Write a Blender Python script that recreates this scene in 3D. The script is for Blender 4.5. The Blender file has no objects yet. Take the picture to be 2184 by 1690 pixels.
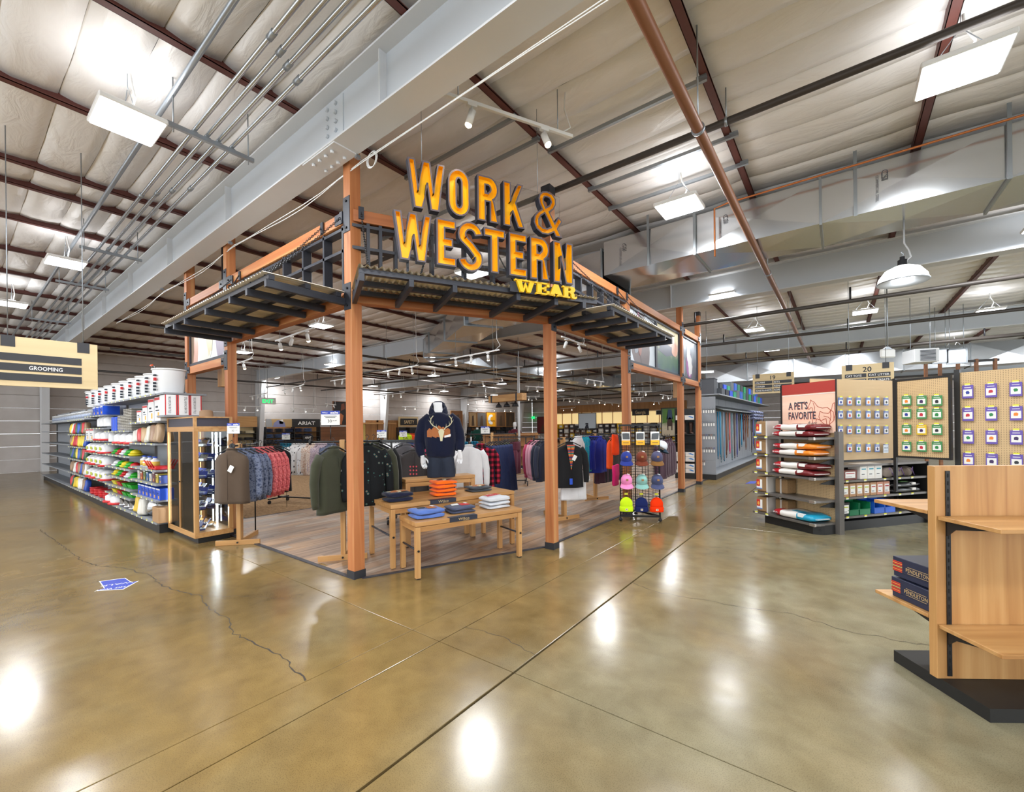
import bpy, bmesh, math, random
import numpy as np
from mathutils import Vector, Matrix
from mathutils.geometry import tessellate_polygon
random.seed(7)
SC = bpy.context.scene
COL = SC.collection
PI = math.pi
# ------------------------------------------------------------------ camera
F, YAW, CX, CY, ROLL, EYE = 917.9, .6515, 1092.0, 911.6, -.012, 1.75
cam = bpy.data.cameras.new('camera')
cam.sensor_fit = 'HORIZONTAL'; cam.sensor_width = 36.0
cam.lens = F*36.0/2184.0
cam.shift_x = 0.0
cam.shift_y = (CY-845.0)/2184.0
cam.clip_start = .05; cam.clip_end = 200
camo = bpy.data.objects.new('camera', cam); COL.objects.link(camo)
camo.location = (0, 0, EYE)
_r = Vector((math.cos(YAW), math.sin(YAW), 0)); _f = Vector((-math.sin(YAW), math.cos(YAW), 0)); _u = Vector((0, 0, 1))
_c, _s = math.cos(ROLL), math.sin(ROLL)
_rx = _r*_c+_u*_s; _ux = _u*_c-_r*_s
_m = Matrix((( _rx.x, _ux.x, -_f.x, 0), (_rx.y, _ux.y, -_f.y, 0), (_rx.z, _ux.z, -_f.z, EYE), (0, 0, 0, 1)))
camo.matrix_world = _m
SC.camera = camo
# ------------------------------------------------------------------ world, exposure
wd = bpy.data.worlds.new('world'); SC.world = wd; wd.use_nodes = True
wd.node_tree.nodes['Background'].inputs[0].default_value = (.9, .95, 1, 1)
wd.node_tree.nodes['Background'].inputs[1].default_value = 3.8
SC.view_settings.view_transform = 'Standard'; SC.view_settings.look = 'None'
SC.view_settings.gamma = 1.0; SC.view_settings.use_curve_mapping = False
SC.view_settings.exposure = 0.2
LIGHT_W = 105.0
CEILING_FILL = .06  # added upward fill, as a share of the lamp watts
#       # watts of each high bay lamp
SPOT_W = 14.0
cy = SC.cycles
cy.max_bounces = 7; cy.diffuse_bounces = 4; cy.glossy_bounces = 4; cy.transmission_bounces = 6; cy.transparent_max_bounces = 8
cy.sample_clamp_indirect = 4.0; cy.caustics_reflective = False; cy.caustics_refractive = False
cy.use_denoising = True
try: cy.use_light_tree = True
except Exception: pass

# ------------------------------------------------------------------ pixel -> place on a real surface
def ray(px, py):
    a, b = px-CX, py-CY
    return _r*((_c*a+_s*b)/F) + _f - _u*((-_s*a+_c*b)/F)
def G(px, py, Z=0.0):
    r = ray(px, py); t = (Z-EYE)/r.z
    return Vector((r.x*t, r.y*t, Z))
def onY(px, py, Y):
    r = ray(px, py); t = Y/r.y
    return Vector((r.x*t, Y, EYE+r.z*t))
def onX(px, py, X):
    r = ray(px, py); t = X/r.x
    return Vector((X, r.y*t, EYE+r.z*t))
def onD(px, py, d):
    r = ray(px, py)*d
    return Vector((r.x, r.y, EYE+r.z))
def Zat(X, Y, py):
    lo, hi = -3., 15.
    for _ in range(50):
        m = (lo+hi)/2
        v = Vector((X, Y, m-EYE)); d = v.dot(_f); u = F*v.dot(_r)/d; w = -F*v.z/d
        if CY+_s*u+_c*w > py: lo = m
        else: hi = m
    return m

# ------------------------------------------------------------------ materials
def lin(c):
    return tuple((x/255/12.92) if x <= 10 else (((x/255+.055)/1.055)**2.4) for x in c)
_M = {}
def mat(name, rgb=(200, 200, 200), rough=.6, metal=0., spec=.5, bump=0., bscale=60., var=0., vscale=8., emit=0., alpha=1., trans=0., coat=0., sheen=0.):
    if name in _M: return _M[name]
    m = bpy.data.materials.new(name); m.use_nodes = True; nt = m.node_tree; b = nt.nodes['Principled BSDF']
    c = lin(rgb); b.inputs['Base Color'].default_value = (*c, 1); b.inputs['Roughness'].default_value = rough
    b.inputs['Metallic'].default_value = metal; b.inputs['Specular IOR Level'].default_value = spec
    if coat: b.inputs['Coat Weight'].default_value = coat
    if sheen: b.inputs['Sheen Weight'].default_value = sheen
    if trans: b.inputs['Transmission Weight'].default_value = trans
    if alpha < 1: b.inputs['Alpha'].default_value = alpha
    if emit:
        b.inputs['Emission Color'].default_value = (*c, 1); b.inputs['Emission Strength'].default_value = emit
    if bump or var:
        tc = nt.nodes.new('ShaderNodeTexCoord')
        if var:
            n = nt.nodes.new('ShaderNodeTexNoise'); n.inputs['Scale'].default_value = vscale; n.inputs['Detail'].default_value = 4
            nt.links.new(tc.outputs['Object'], n.inputs['Vector'])
            mx = nt.nodes.new('ShaderNodeMixRGB'); mx.blend_type = 'MIX'
            mx.inputs[1].default_value = (*[x*(1-var) for x in c], 1); mx.inputs[2].default_value = (*[min(1, x*(1+var)) for x in c], 1)
            nt.links.new(n.outputs[0], mx.inputs[0]); nt.links.new(mx.outputs[0], b.inputs['Base Color'])
        if bump:
            n2 = nt.nodes.new('ShaderNodeTexNoise'); n2.inputs['Scale'].default_value = bscale; n2.inputs['Detail'].default_value = 3
            nt.links.new(tc.outputs['Object'], n2.inputs['Vector'])
            bp = nt.nodes.new('ShaderNodeBump'); bp.inputs['Strength'].default_value = bump; bp.inputs['Distance'].default_value = .01
            nt.links.new(n2.outputs[0], bp.inputs['Height']); nt.links.new(bp.outputs[0], b.inputs['Normal'])
    _M[name] = m; return m

def ramp_mat(name, stops, axis='z', stretch=.06, scale=9., detail=5., dist=.6, rough=.5, bump=.05, world=False, coat=0., spec=.5):
    """grain: noise drawn out along one axis, through a colour ramp"""
    if name in _M: return _M[name]
    m = bpy.data.materials.new(name); m.use_nodes = True; nt = m.node_tree; b = nt.nodes['Principled BSDF']
    tc = nt.nodes.new('ShaderNodeTexCoord'); mp = nt.nodes.new('ShaderNodeMapping')
    src = tc.outputs['Object']
    if world:
        g = nt.nodes.new('ShaderNodeNewGeometry'); src = g.outputs['Position']
    else:
        oi = nt.nodes.new('ShaderNodeObjectInfo'); ad = nt.nodes.new('ShaderNodeVectorMath'); ad.operation = 'ADD'
        ml = nt.nodes.new('ShaderNodeMath'); ml.operation = 'MULTIPLY'; ml.inputs[1].default_value = 37.
        nt.links.new(oi.outputs['Random'], ml.inputs[0]); nt.links.new(tc.outputs['Object'], ad.inputs[0]); nt.links.new(ml.outputs[0], ad.inputs[1]); src = ad.outputs[0]
    s = [1, 1, 1]; s['xyz'.index(axis)] = stretch
    mp.inputs['Scale'].default_value = s; nt.links.new(src, mp.inputs['Vector'])
    n = nt.nodes.new('ShaderNodeTexNoise'); n.inputs['Scale'].default_value = scale; n.inputs['Detail'].default_value = detail; n.inputs['Distortion'].default_value = dist
    nt.links.new(mp.outputs[0], n.inputs['Vector'])
    r = nt.nodes.new('ShaderNodeValToRGB'); e = r.color_ramp.elements
    while len(e) < len(stops): e.new(.5)
    for k, (p, c) in enumerate(stops): e[k].position = p; e[k].color = (*lin(c), 1)
    nt.links.new(n.outputs[0], r.inputs[0]); nt.links.new(r.outputs[0], b.inputs['Base Color'])
    b.inputs['Roughness'].default_value = rough; b.inputs['Specular IOR Level'].default_value = spec
    if coat: b.inputs['Coat Weight'].default_value = coat
    if bump:
        bp = nt.nodes.new('ShaderNodeBump'); bp.inputs['Strength'].default_value = bump; bp.inputs['Distance'].default_value = .01
        nt.links.new(n.outputs[0], bp.inputs['Height']); nt.links.new(bp.outputs[0], b.inputs['Normal'])
    _M[name] = m; return m

def fir(axis): return ramp_mat('fir_'+axis, [(.25, (138, 76, 36)), (.42, (168, 100, 54)), (.55, (180, 114, 66)), (.68, (196, 144, 92)), (.8, (154, 88, 46))], axis, .045, 7., 6., 1.1, .55, .04)
def maple(axis): return ramp_mat('maple_'+axis, [(.3, (164, 116, 66)), (.5, (184, 138, 84)), (.7, (196, 152, 98))], axis, .05, 14., 4., .5, .42, .02)

# ------------------------------------------------------------------ mesh building
class MB:
    def __init__(s): s.v = []; s.f = []; s.m = []; s.sm = []
    def add(s, vs, fs, mi=0, sm=False):
        o = len(s.v); s.v += [tuple(v) for v in vs]
        for f in fs: s.f.append(tuple(i+o for i in f)); s.m.append(mi); s.sm.append(sm)
        return s
    def box(s, x0, x1, y0, y1, z0, z1, mi=0):
        return s.add([(x0,y0,z0),(x1,y0,z0),(x1,y1,z0),(x0,y1,z0),(x0,y0,z1),(x1,y0,z1),(x1,y1,z1),(x0,y1,z1)],
                     [(0,3,2,1),(4,5,6,7),(0,1,5,4),(1,2,6,5),(2,3,7,6),(3,0,4,7)], mi)
    def cbox(s, c, d, mi=0):
        return s.box(c[0]-d[0]/2, c[0]+d[0]/2, c[1]-d[1]/2, c[1]+d[1]/2, c[2]-d[2]/2, c[2]+d[2]/2, mi)
    def bbox(s, x0, x1, y0, y1, z0, z1, b=.004, mi=0):
        """box with chamfered edges"""
        b = min(b, (x1-x0)/2.01, (y1-y0)/2.01, (z1-z0)/2.01)
        vs = []; ix = {}
        for i, (xa, xb) in enumerate(((x0, x0+b), (x1, x1-b))):
            for j, (ya, yb) in enumerate(((y0, y0+b), (y1, y1-b))):
                for k, (za, zb) in enumerate(((z0, z0+b), (z1, z1-b))):
                    ix[i,j,k] = len(vs); vs += [(xa, yb, zb), (xb, ya, zb), (xb, yb, za)]
        def I(i,j,k,a): return ix[i,j,k]+a
        fs = []
        for a in range(3):
            for e in (0, 1):
                o = [q for q in range(3) if q != a]
                q = []
                for (p1, p2) in ((0,0),(1,0),(1,1),(0,1)):
                    t = [0,0,0]; t[a] = e; t[o[0]] = p1; t[o[1]] = p2; q.append(I(*t, a))
                if (e == 0) != (a == 1): q.reverse()
                fs.append(tuple(q))
        for a in range(3):
            o = [q for q in range(3) if q != a]
            for p1 in (0,1):
                for p2 in (0,1):
                    t0 = [0,0,0]; t0[o[0]] = p1; t0[o[1]] = p2; t1 = list(t0); t1[a] = 1
                    fs.append((I(*t0, o[0]), I(*t0, o[1]), I(*t1, o[1]), I(*t1, o[0])))
        for i in (0,1):
            for j in (0,1):
                for k in (0,1): fs.append((I(i,j,k,0), I(i,j,k,1), I(i,j,k,2)))
        return s.add(vs, fs, mi)
    def bar(s, p, q, w, h, up=(0,0,1), mi=0):
        p = Vector(p); q = Vector(q); d = (q-p).normalized(); u = Vector(up)
        x = d.cross(u)
        if x.length < 1e-4: x = d.cross(Vector((1,0,0)))
        x.normalize(); z = x.cross(d).normalized(); x *= w/2; z *= h/2
        vs = [p-x-z, p+x-z, p+x+z, p-x+z, q-x-z, q+x-z, q+x+z, q-x+z]
        return s.add(vs, [(0,1,2,3),(7,6,5,4),(0,4,5,1),(1,5,6,2),(2,6,7,3),(3,7,4,0)], mi)
    def tube(s, pts, r, n=8, mi=0, cap=True, closed=False):
        pts = [Vector(p) for p in pts]; N = len(pts)
        rs = r if isinstance(r, (list, tuple)) else [r]*N
        o = len(s.v); ref = None
        for i, p in enumerate(pts):
            if closed: t = pts[(i+1) % N]-pts[i-1]
            else: t = pts[min(i+1, N-1)]-pts[max(i-1, 0)]
            t.normalize()
            if ref is None:
                ref = t.cross(Vector((0,0,1)))
                if ref.length < 1e-3: ref = t.cross(Vector((1,0,0)))
            a = (ref-t*ref.dot(t)).normalized(); b = t.cross(a); ref = a
            for k in range(n):
                an = 2*PI*k/n; s.v.append(tuple(p+(a*math.cos(an)+b*math.sin(an))*rs[i]))
        for i in range(N if closed else N-1):
            j = (i+1) % N
            for k in range(n):
                s.f.append((o+i*n+k, o+i*n+(k+1) % n, o+j*n+(k+1) % n, o+j*n+k)); s.m.append(mi); s.sm.append(True)
        if cap and not closed:
            s.f.append(tuple(o+k for k in reversed(range(n)))); s.m.append(mi); s.sm.append(False)
            s.f.append(tuple(o+(N-1)*n+k for k in range(n))); s.m.append(mi); s.sm.append(False)
        return s
    def cyl(s, p, q, r, n=12, mi=0, r2=None): return s.tube([p, q], [r, r if r2 is None else r2], n, mi)
    def lathe(s, prof, c=(0,0,0), n=20, mi=0, sx=1., sy=1., sm=True):
        o = len(s.v)
        for r, z in prof:
            for k in range(n):
                a = 2*PI*k/n; s.v.append((c[0]+r*math.cos(a)*sx, c[1]+r*math.sin(a)*sy, c[2]+z))
        for i in range(len(prof)-1):
            for k in range(n):
                s.f.append((o+i*n+k, o+i*n+(k+1) % n, o+(i+1)*n+(k+1) % n, o+(i+1)*n+k)); s.m.append(mi); s.sm.append(sm)
        if prof[0][0] > 1e-5: s.f.append(tuple(o+k for k in reversed(range(n)))); s.m.append(mi); s.sm.append(False)
        if prof[-1][0] > 1e-5: s.f.append(tuple(o+(len(prof)-1)*n+k for k in range(n))); s.m.append(mi); s.sm.append(False)
        return s
    def loft(s, rings, mi=0, sm=True, cap=True):
        """rings: lists of points of equal length, closed"""
        o = len(s.v); n = len(rings[0])
        for r in rings: s.v += [tuple(p) for p in r]
        for i in range(len(rings)-1):
            for k in range(n):
                s.f.append((o+i*n+k, o+i*n+(k+1) % n, o+(i+1)*n+(k+1) % n, o+(i+1)*n+k)); s.m.append(mi); s.sm.append(sm)
        if cap:
            s.f.append(tuple(o+k for k in reversed(range(n)))); s.m.append(mi); s.sm.append(sm)
            s.f.append(tuple(o+(len(rings)-1)*n+k for k in range(n))); s.m.append(mi); s.sm.append(sm)
        return s
    def poly(s, pts3, th, nrm, mi=0):
        """flat polygon (list of 3D points) given thickness th along nrm"""
        nrm = Vector(nrm).normalized()*th; n = len(pts3); o = len(s.v)
        P = [Vector(p) for p in pts3]
        s.v += [tuple(p) for p in P]+[tuple(p+nrm) for p in P]
        tri = tessellate_polygon([P])
        for t in tri:
            s.f.append((o+t[0], o+t[1], o+t[2])); s.m.append(mi); s.sm.append(False)
            s.f.append((o+n+t[2], o+n+t[1], o+n+t[0])); s.m.append(mi); s.sm.append(False)
        for k in range(n):
            j = (k+1) % n
            s.f.append((o+k, o+j, o+n+j, o+n+k)); s.m.append(mi); s.sm.append(False)
        return s
    def prism(s, pts2, z0, z1, mi=0):
        return s.poly([(p[0], p[1], z0) for p in pts2], z1-z0, (0,0,1), mi)
    def xf(s, mt, start=0):
        for i in range(start, len(s.v)): s.v[i] = tuple(mt @ Vector(s.v[i]))
        return s
    def mesh(s, name, mats):
        me = bpy.data.meshes.new(name); me.from_pydata(s.v, [], s.f)
        for m in (mats if isinstance(mats, (list, tuple)) else [mats]): me.materials.append(m)
        if len(me.polygons) == len(s.f):
            me.polygons.foreach_set('material_index', s.m); me.polygons.foreach_set('use_smooth', s.sm)
        bm = bmesh.new(); bm.from_mesh(me); bmesh.ops.recalc_face_normals(bm, faces=bm.faces); bm.to_mesh(me); bm.free()
        me.update(); return me
    def build(s, name, mats, parent=None, loc=(0,0,0), rz=0.):
        return obj(name, s.mesh(name, mats), parent, loc, rz)

def obj(name, me, parent=None, loc=(0,0,0), rz=0.):
    o = bpy.data.objects.new(name, me); COL.objects.link(o)
    o.location = loc; o.rotation_euler = (0, 0, rz)
    if parent is not None: o.parent = parent
    return o
def tag(o, label=None, cat=None, group=None, kind=None):
    if label: o['label'] = label
    if cat: o['category'] = cat
    if group: o['group'] = group
    if kind: o['kind'] = kind
    return o
def thing(name, label, cat, loc=(0,0,0), rz=0., group=None, kind=None):
    o = bpy.data.objects.new(name, None); COL.objects.link(o)
    o.location = loc; o.rotation_euler = (0, 0, rz); o.empty_display_size = .1
    return tag(o, label, cat, group, kind)
def struct(name, mb, m, parent=None, loc=(0,0,0)):
    o = mb.build(name, m, parent, loc)
    if parent is None: o['kind'] = 'structure'
    return o
def copy_tree(o, parent=None):
    c = o.copy(); COL.objects.link(c)
    if parent is not None: c.parent = parent
    for ch in list(o.children): copy_tree(ch, c)
    return c
def place(proto, loc, rz=0., label=None, group=None, used=set()):
    """the first time moves the thing itself, afterwards a copy of it and of its parts"""
    o = proto if proto.name not in used else copy_tree(proto)
    used.add(proto.name)
    o.location = loc; o.rotation_euler = (0, 0, rz)
    if label: o['label'] = label
    if group: o['group'] = group
    return o
ORD = ['first', 'second', 'third', 'fourth', 'fifth', 'sixth', 'seventh', 'eighth', 'ninth', 'tenth', 'eleventh', 'twelfth', 'thirteenth', 'fourteenth', 'fifteenth', 'sixteenth', 'seventeenth', 'eighteenth', 'nineteenth', 'twentieth']
def nth(k): return ORD[k] if k < 20 else 'twenty-'+ORD[k-20]

# ------------------------------------------------------------------ lettering
_T = {}
def text_mesh(s, bold=0.):
    k = (s, bold)
    if k not in _T:
        c = bpy.data.curves.new('lettering', 'FONT'); c.body = s; c.resolution_u = 2; c.offset = bold
        o = bpy.data.objects.new('lettering', c)
        me = o.to_mesh(); vs = [tuple(v.co) for v in me.vertices]; fs = [tuple(p.vertices) for p in me.polygons]
        o.to_mesh_clear(); bpy.data.objects.remove(o); bpy.data.curves.remove(c)
        xs = [v[0] for v in vs] or [0]; ys = [v[1] for v in vs] or [0]
        _T[k] = (vs, fs, min(xs), max(xs), min(ys), max(ys))
    return _T[k]
def add_text(mb, s, o, xd, yd, h, w=None, align='l', mi=0, th=.0015, bold=0.):
    """lettering of cap height h (and total width w) at origin o on the plane of xd, yd; a thin raised print"""
    vs, fs, x0, x1, y0, y1 = text_mesh(s, bold)
    if not vs: return mb
    xd = Vector(xd).normalized(); yd = Vector(yd).normalized(); n = xd.cross(yd); o = Vector(o)
    cap = text_mesh('H', bold); ch = cap[5]-cap[4]; sy = h/ch
    sx = sy if w is None else w/(x1-x0)
    W = (x1-x0)*sx; off = {'l': 0, 'c': -W/2, 'r': -W}[align]
    return mb.add([o+xd*((v[0]-x0)*sx+off)+yd*(v[1]*sy)+n*th for v in vs], fs, mi)
# ================================================================== THE SETTING
XL, XR, YF, YB = -29.0, 15.0, -9.0, 42.0
ZC = 5.62
W_FLOORX = -9.37            # carpet begins here
# ---- concrete
def concrete():
    m = bpy.data.materials.new('polished_concrete'); m.use_nodes = True; nt = m.node_tree; b = nt.nodes['Principled BSDF']; L = nt.links.new
    g = nt.nodes.new('ShaderNodeNewGeometry')
    def noise(sc, de=5., di=0., off=(0,0,0), scale=(1,1,1)):
        mp = nt.nodes.new('ShaderNodeMapping'); mp.inputs['Location'].default_value = off; mp.inputs['Scale'].default_value = scale
        n = nt.nodes.new('ShaderNodeTexNoise'); n.inputs['Scale'].default_value = sc; n.inputs['Detail'].default_value = de; n.inputs['Distortion'].default_value = di
        L(g.outputs['Position'], mp.inputs[0]); L(mp.outputs[0], n.inputs['Vector']); return n.outputs[0]
    def ramp(src, stops):
        r = nt.nodes.new('ShaderNodeValToRGB'); e = r.color_ramp.elements
        while len(e) < len(stops): e.new(.5)
        for k, (p, c) in enumerate(stops): e[k].position = p; e[k].color = (*lin(c), 1)
        L(src, r.inputs[0]); return r.outputs[0]
    def mix(a, bb, f, mode='MIX'):
        x = nt.nodes.new('ShaderNodeMixRGB'); x.blend_type = mode
        if isinstance(f, float): x.inputs[0].default_value = f
        else: L(f, x.inputs[0])
        L(a, x.inputs[1]); L(bb, x.inputs[2]); return x.outputs[0]
    warm = ramp(noise(.55, 8, .35), [(.3, (114, 94, 58)), (.48, (132, 110, 68)), (.6, (142, 118, 72)), (.75, (122, 100, 62))])
    cool = ramp(noise(.7, 8, .3, (7, 3, 0)), [(.3, (124, 118, 96)), (.55, (146, 140, 114)), (.75, (156, 150, 124))])
    # the slab right of the aisle joint is greyer
    sx = nt.nodes.new('ShaderNodeSeparateXYZ'); L(g.outputs['Position'], sx.inputs[0])
    mr = nt.nodes.new('ShaderNodeMapRange'); mr.inputs[1].default_value = -2.6; mr.inputs[2].default_value = .6; L(sx.outputs[0], mr.inputs[0])
    ad = nt.nodes.new('ShaderNodeMath'); ad.operation = 'ADD'; L(mr.outputs[0], ad.inputs[0])
    nn = nt.nodes.new('ShaderNodeMath'); nn.operation = 'MULTIPLY_ADD'; nn.inputs[1].default_value = 1.5; nn.inputs[2].default_value = -.75; L(noise(.9, 4, .3, (3, 9, 1)), nn.inputs[0]); L(nn.outputs[0], ad.inputs[1]); ad.use_clamp = True
    col = mix(warm, cool, ad.outputs[0])
    mott = ramp(noise(5, 8, .3, (1, 1, 1)), [(.25, (200, 196, 188)), (.75, (255, 255, 255))])
    col = mix(col, mott, .7, 'MULTIPLY')
    sp = ramp(noise(160, 2), [(.35, (190, 190, 190)), (.5, (255, 255, 255))])
    col = mix(col, sp, .5, 'MULTIPLY')
    L(col, b.inputs['Base Color'])
    ro = ramp(noise(3.5, 5, .2, (4, 4, 4)), [(.3, (112, 112, 112)), (.7, (130, 130, 130))])
    L(ro, b.inputs['Roughness'])
    b.inputs['Specular IOR Level'].default_value = .55
    b.inputs['Coat Weight'].default_value = .0
    bp = nt.nodes.new('ShaderNodeBump'); bp.inputs['Strength'].default_value = .06; bp.inputs['Distance'].default_value = .004
    L(noise(26, 4), bp.inputs['Height']); L(bp.outputs[0], b.inputs['Normal'])
    return m
CONC = concrete()
GROUT = mat('joint_filler', (92, 84, 66), .8)
floor = struct('floor', MB().box(XL-.2, XR+.2, YF-.2, YB+.2, -.3, -.022), GROUT)
# concrete slabs between the sawn joints
xs = [XL, -14.0, -7.9, -2.972, -2.637, -1.874, 4.2, 9.5, XR]
gaps = [.0, .004, .004, .004, .006, .014, .006, .006, 0.]
ysl = [YF, -3.0, 2.435, 8.1, 14.0, 20.5, 28.0, YB]
for i in range(len(xs)-1):
    for j in range(len(ysl)-1):
        if -2.98 < xs[i] < -2.9:          # the narrow patched trench is cut less often
            if j not in (0, 2, 5): continue
            y0, y1 = (ysl[j], ysl[{0: 2, 2: 5, 5: 7}[j]])
        else: y0, y1 = ysl[j], ysl[j+1]
        MB().bbox(xs[i]+gaps[i], xs[i+1]-gaps[i+1]*.3, y0+.003, y1-.003, -.021, 0, .003).build('slab', CONC, floor)
def crack(pts, w, seed):
    rnd = random.Random(seed); P = [Vector((x, y, 0)) for x, y in pts]; fine = []
    for a, b in zip(P, P[1:]):
        n = max(2, int((b-a).length/.05))
        for k in range(n):
            t = k/n; q = a.lerp(b, t); fine.append(q+Vector((rnd.uniform(-.018, .018), rnd.uniform(-.018, .018), 0)))
    fine.append(P[-1]); mb = MB(); vs = []; fs = []
    for k, q in enumerate(fine):
        d = (fine[min(k+1, len(fine)-1)]-fine[max(k-1, 0)]).normalized(); nn = Vector((-d.y, d.x, 0))*w*rnd.uniform(.3, 1.2)
        vs += [(q.x-nn.x, q.y-nn.y, .0008), (q.x+nn.x, q.y+nn.y, .0008)]
        if k: fs.append((2*k-2, 2*k, 2*k+1, 2*k-1))
    mb.add(vs, fs); mb.build('crack', mat('crack_dark', (62, 54, 44), .9), floor)
crack([(-11.5,1.0),(-9.233,1.072),(-8.248,1.1),(-7.72,1.181),(-7.348,1.352),(-6.708,1.484),(-6.129,1.458),(-5.614,1.556),(-5.403,1.612),(-5.067,1.559),(-4.478,1.559),(-4.166,1.485),(-3.657,1.536),(-3.364,1.553),(-2.98,1.5)], .006, 1)
crack([(-5.4,1.61),(-5.0,1.9),(-4.6,2.1)], .002, 2)
crack([(-1.87,4.62),(-1.553,4.505),(-1.19,4.552),(-.62,4.62),(-.366,4.702),(.009,4.578),(.559,4.642),(1.6,4.5)], .004, 3)
crack([(-2.63,2.75),(-2.3,2.8),(-2.05,2.75),(-1.88,2.72)], .003, 4)
# ---- wood-look planks inside the timber frame, with a dark reducer strip round them
PK = [ramp_mat('plank_%d' % k, [(.3, a), (.5, b), (.72, c)], 'y', .05, 16., 5., .4, .42, .03, world=False, spec=.4) for k, (a, b, c) in enumerate((
    ((118, 92, 72), (150, 122, 98), (170, 142, 118)), ((104, 84, 68), (140, 116, 96), (166, 142, 120)),
    ((136, 104, 76), (164, 130, 98), (178, 146, 114)), ((120, 102, 88), (152, 132, 114), (176, 156, 138))))]
chA, chB = Vector((-4.52, 2.93)), Vector((-3.44, 5.3))
def clip(poly, a, b):
    d = b-a; out = []
    def side(p): return d.x*(p[1]-a.y)-d.y*(p[0]-a.x)
    for k in range(len(poly)):
        p, q = poly[k], poly[(k+1) % len(poly)]; sp, sq = side(p), side(q)
        if sp >= 0: out.append(p)
        if sp*sq < 0:
            t = sp/(sp-sq); out.append((p[0]+(q[0]-p[0])*t, p[1]+(q[1]-p[1])*t))
    return out
planks = []
rnd = random.Random(3)
nx = 33; wpl = (W_FLOORX+3.44)/-nx
for i in range(nx):
    x0 = -3.44-wpl*(i+1); y = 2.93-rnd.random()*1.2
    while y < 24:
        q = [(x0+.001, max(y, 2.9)+.001), (x0+wpl-.001, max(y, 2.9)+.001), (x0+wpl-.001, y+1.219), (x0+.001, y+1.219)]
        if y+1.2 > 2.95:
            q = clip(q, chA, chB)
            if len(q) > 2: planks.append(q)
        y += 1.22
planks.sort(key=lambda q: sum((p[0]**2+p[1]**2) for p in q)/len(q))
fl2 = thing('plank_floor', None, None, kind='structure'); fl2.name = 'floor_planks'
for q in planks[:300]: MB().prism(q, -.002, .004+rnd.random()*.0006).build('plank', PK[rnd.randrange(4)], fl2)
mb = MB()
for q in planks[300:]: mb.prism(q, -.002, .004+rnd.random()*.0006, rnd.randrange(4))
mb.build('far_planks', PK, fl2)['kind'] = 'stuff'
mb = MB(); EDGE = mat('reducer_strip', (52, 50, 56), .5)
def strip(mb, a, b, w=.055):
    mb.bar((a[0], a[1], .004), (b[0], b[1], .004), w, .012)
strip(mb, (W_FLOORX, 2.87), (-4.5, 2.87)); strip(mb, (-4.47, 2.93), (-3.42, 5.28)); strip(mb, (-3.42, 5.28), (-3.42, 24)); strip(mb, (W_FLOORX, 2.87), (W_FLOORX, 30), .03)
mb.build('edge_strip', EDGE, fl2)
carpet = struct('floor_carpet', MB().box(XL+.05, W_FLOORX, 3.6, YB-.2, -.01, .005), ramp_mat('carpet', [(.3, (118, 92, 66)), (.5, (142, 114, 84)), (.7, (158, 130, 98))], 'x', .3, 30., 6., .5, .95, .15, world=True, spec=.1))
carpet2 = MB().box(W_FLOORX, -3.5, 24.05, YB-.2, -.01, .005).build('carpet_piece', _M['carpet'], carpet)
# ---- walls
WALL = ramp_mat('wall_paint', [(.3, (186, 178, 172)), (.7, (196, 189, 184))], 'x', 1., 2., 2., 0., .7, 0., world=True)
walls = {}
mb = MB()
for k in range(10): mb.bbox(XL-.2, XL, YF, YB, k*.575, k*.575+.567, .02)
walls['left'] = struct('wall_left', mb, WALL)
mb = MB()
for k in range(10): mb.bbox(XL, XR, YB, YB+.2, k*.575, k*.575+.567, .02)
walls['back'] = struct('wall_back', mb, WALL)
def added_daylight_bays(name, a0, a1, fn):
    # unseen wall; open bays between piers added so daylight brightens the ceiling
    w = struct(name, fn(MB(), a0, a1, 0, .5), WALL); fn(MB(), a0, a1, 5.3, 5.8).build('header', WALL, w)
    n = int((a1-a0)/4); step = (a1-a0)/n
    for k in range(n+1): fn(MB(), a0+k*step-.25, a0+k*step+.25, .5, 5.3).build('pier', WALL, w)
    return w
walls['right'] = added_daylight_bays('wall_right', YF, YB, lambda m, a, b, z0, z1: m.box(XR, XR+.2, a, b, z0, z1))
walls['front'] = added_daylight_bays('wall_front', XL, XR, lambda m, a, b, z0, z1: m.box(a, b, YF-.2, YF, z0, z1))
# ---- ceiling: insulation blanket in strips laid over maroon purlins
def blanket():
    m = bpy.data.materials.new('insulation_blanket'); m.use_nodes = True; nt = m.node_tree; b = nt.nodes['Principled BSDF']; L = nt.links.new
    g = nt.nodes.new('ShaderNodeNewGeometry'); mp = nt.nodes.new('ShaderNodeMapping'); mp.inputs['Scale'].default_value = (1.2, 3.2, 1)
    L(g.outputs['Position'], mp.inputs[0])
    n = nt.nodes.new('ShaderNodeTexNoise'); n.inputs['Scale'].default_value = 1.6; n.inputs['Detail'].default_value = 5; n.inputs['Distortion'].default_value = 1.4
    L(mp.outputs[0], n.inputs['Vector'])
    r = nt.nodes.new('ShaderNodeValToRGB'); r.color_ramp.elements[0].color = (*lin((232, 229, 227)), 1); r.color_ramp.elements[1].color = (*lin((246, 244, 242)), 1)
    L(n.outputs[0], r.inputs[0]); L(r.outputs[0], b.inputs['Base Color'])
    b.inputs['Roughness'].default_value = .34; b.inputs['Specular IOR Level'].default_value = .5
    bp = nt.nodes.new('ShaderNodeBump'); bp.inputs['Strength'].default_value = .35; bp.inputs['Distance'].default_value = .05
    L(n.outputs[0], bp.inputs['Height']); L(bp.outputs[0], b.inputs['Normal'])
    return m
BLK = blanket()
ceiling = struct('ceiling', MB().box(XL, XR, YF, YB, 5.8, 5.95), mat('roof_deck', (150, 150, 150), .8))
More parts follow.
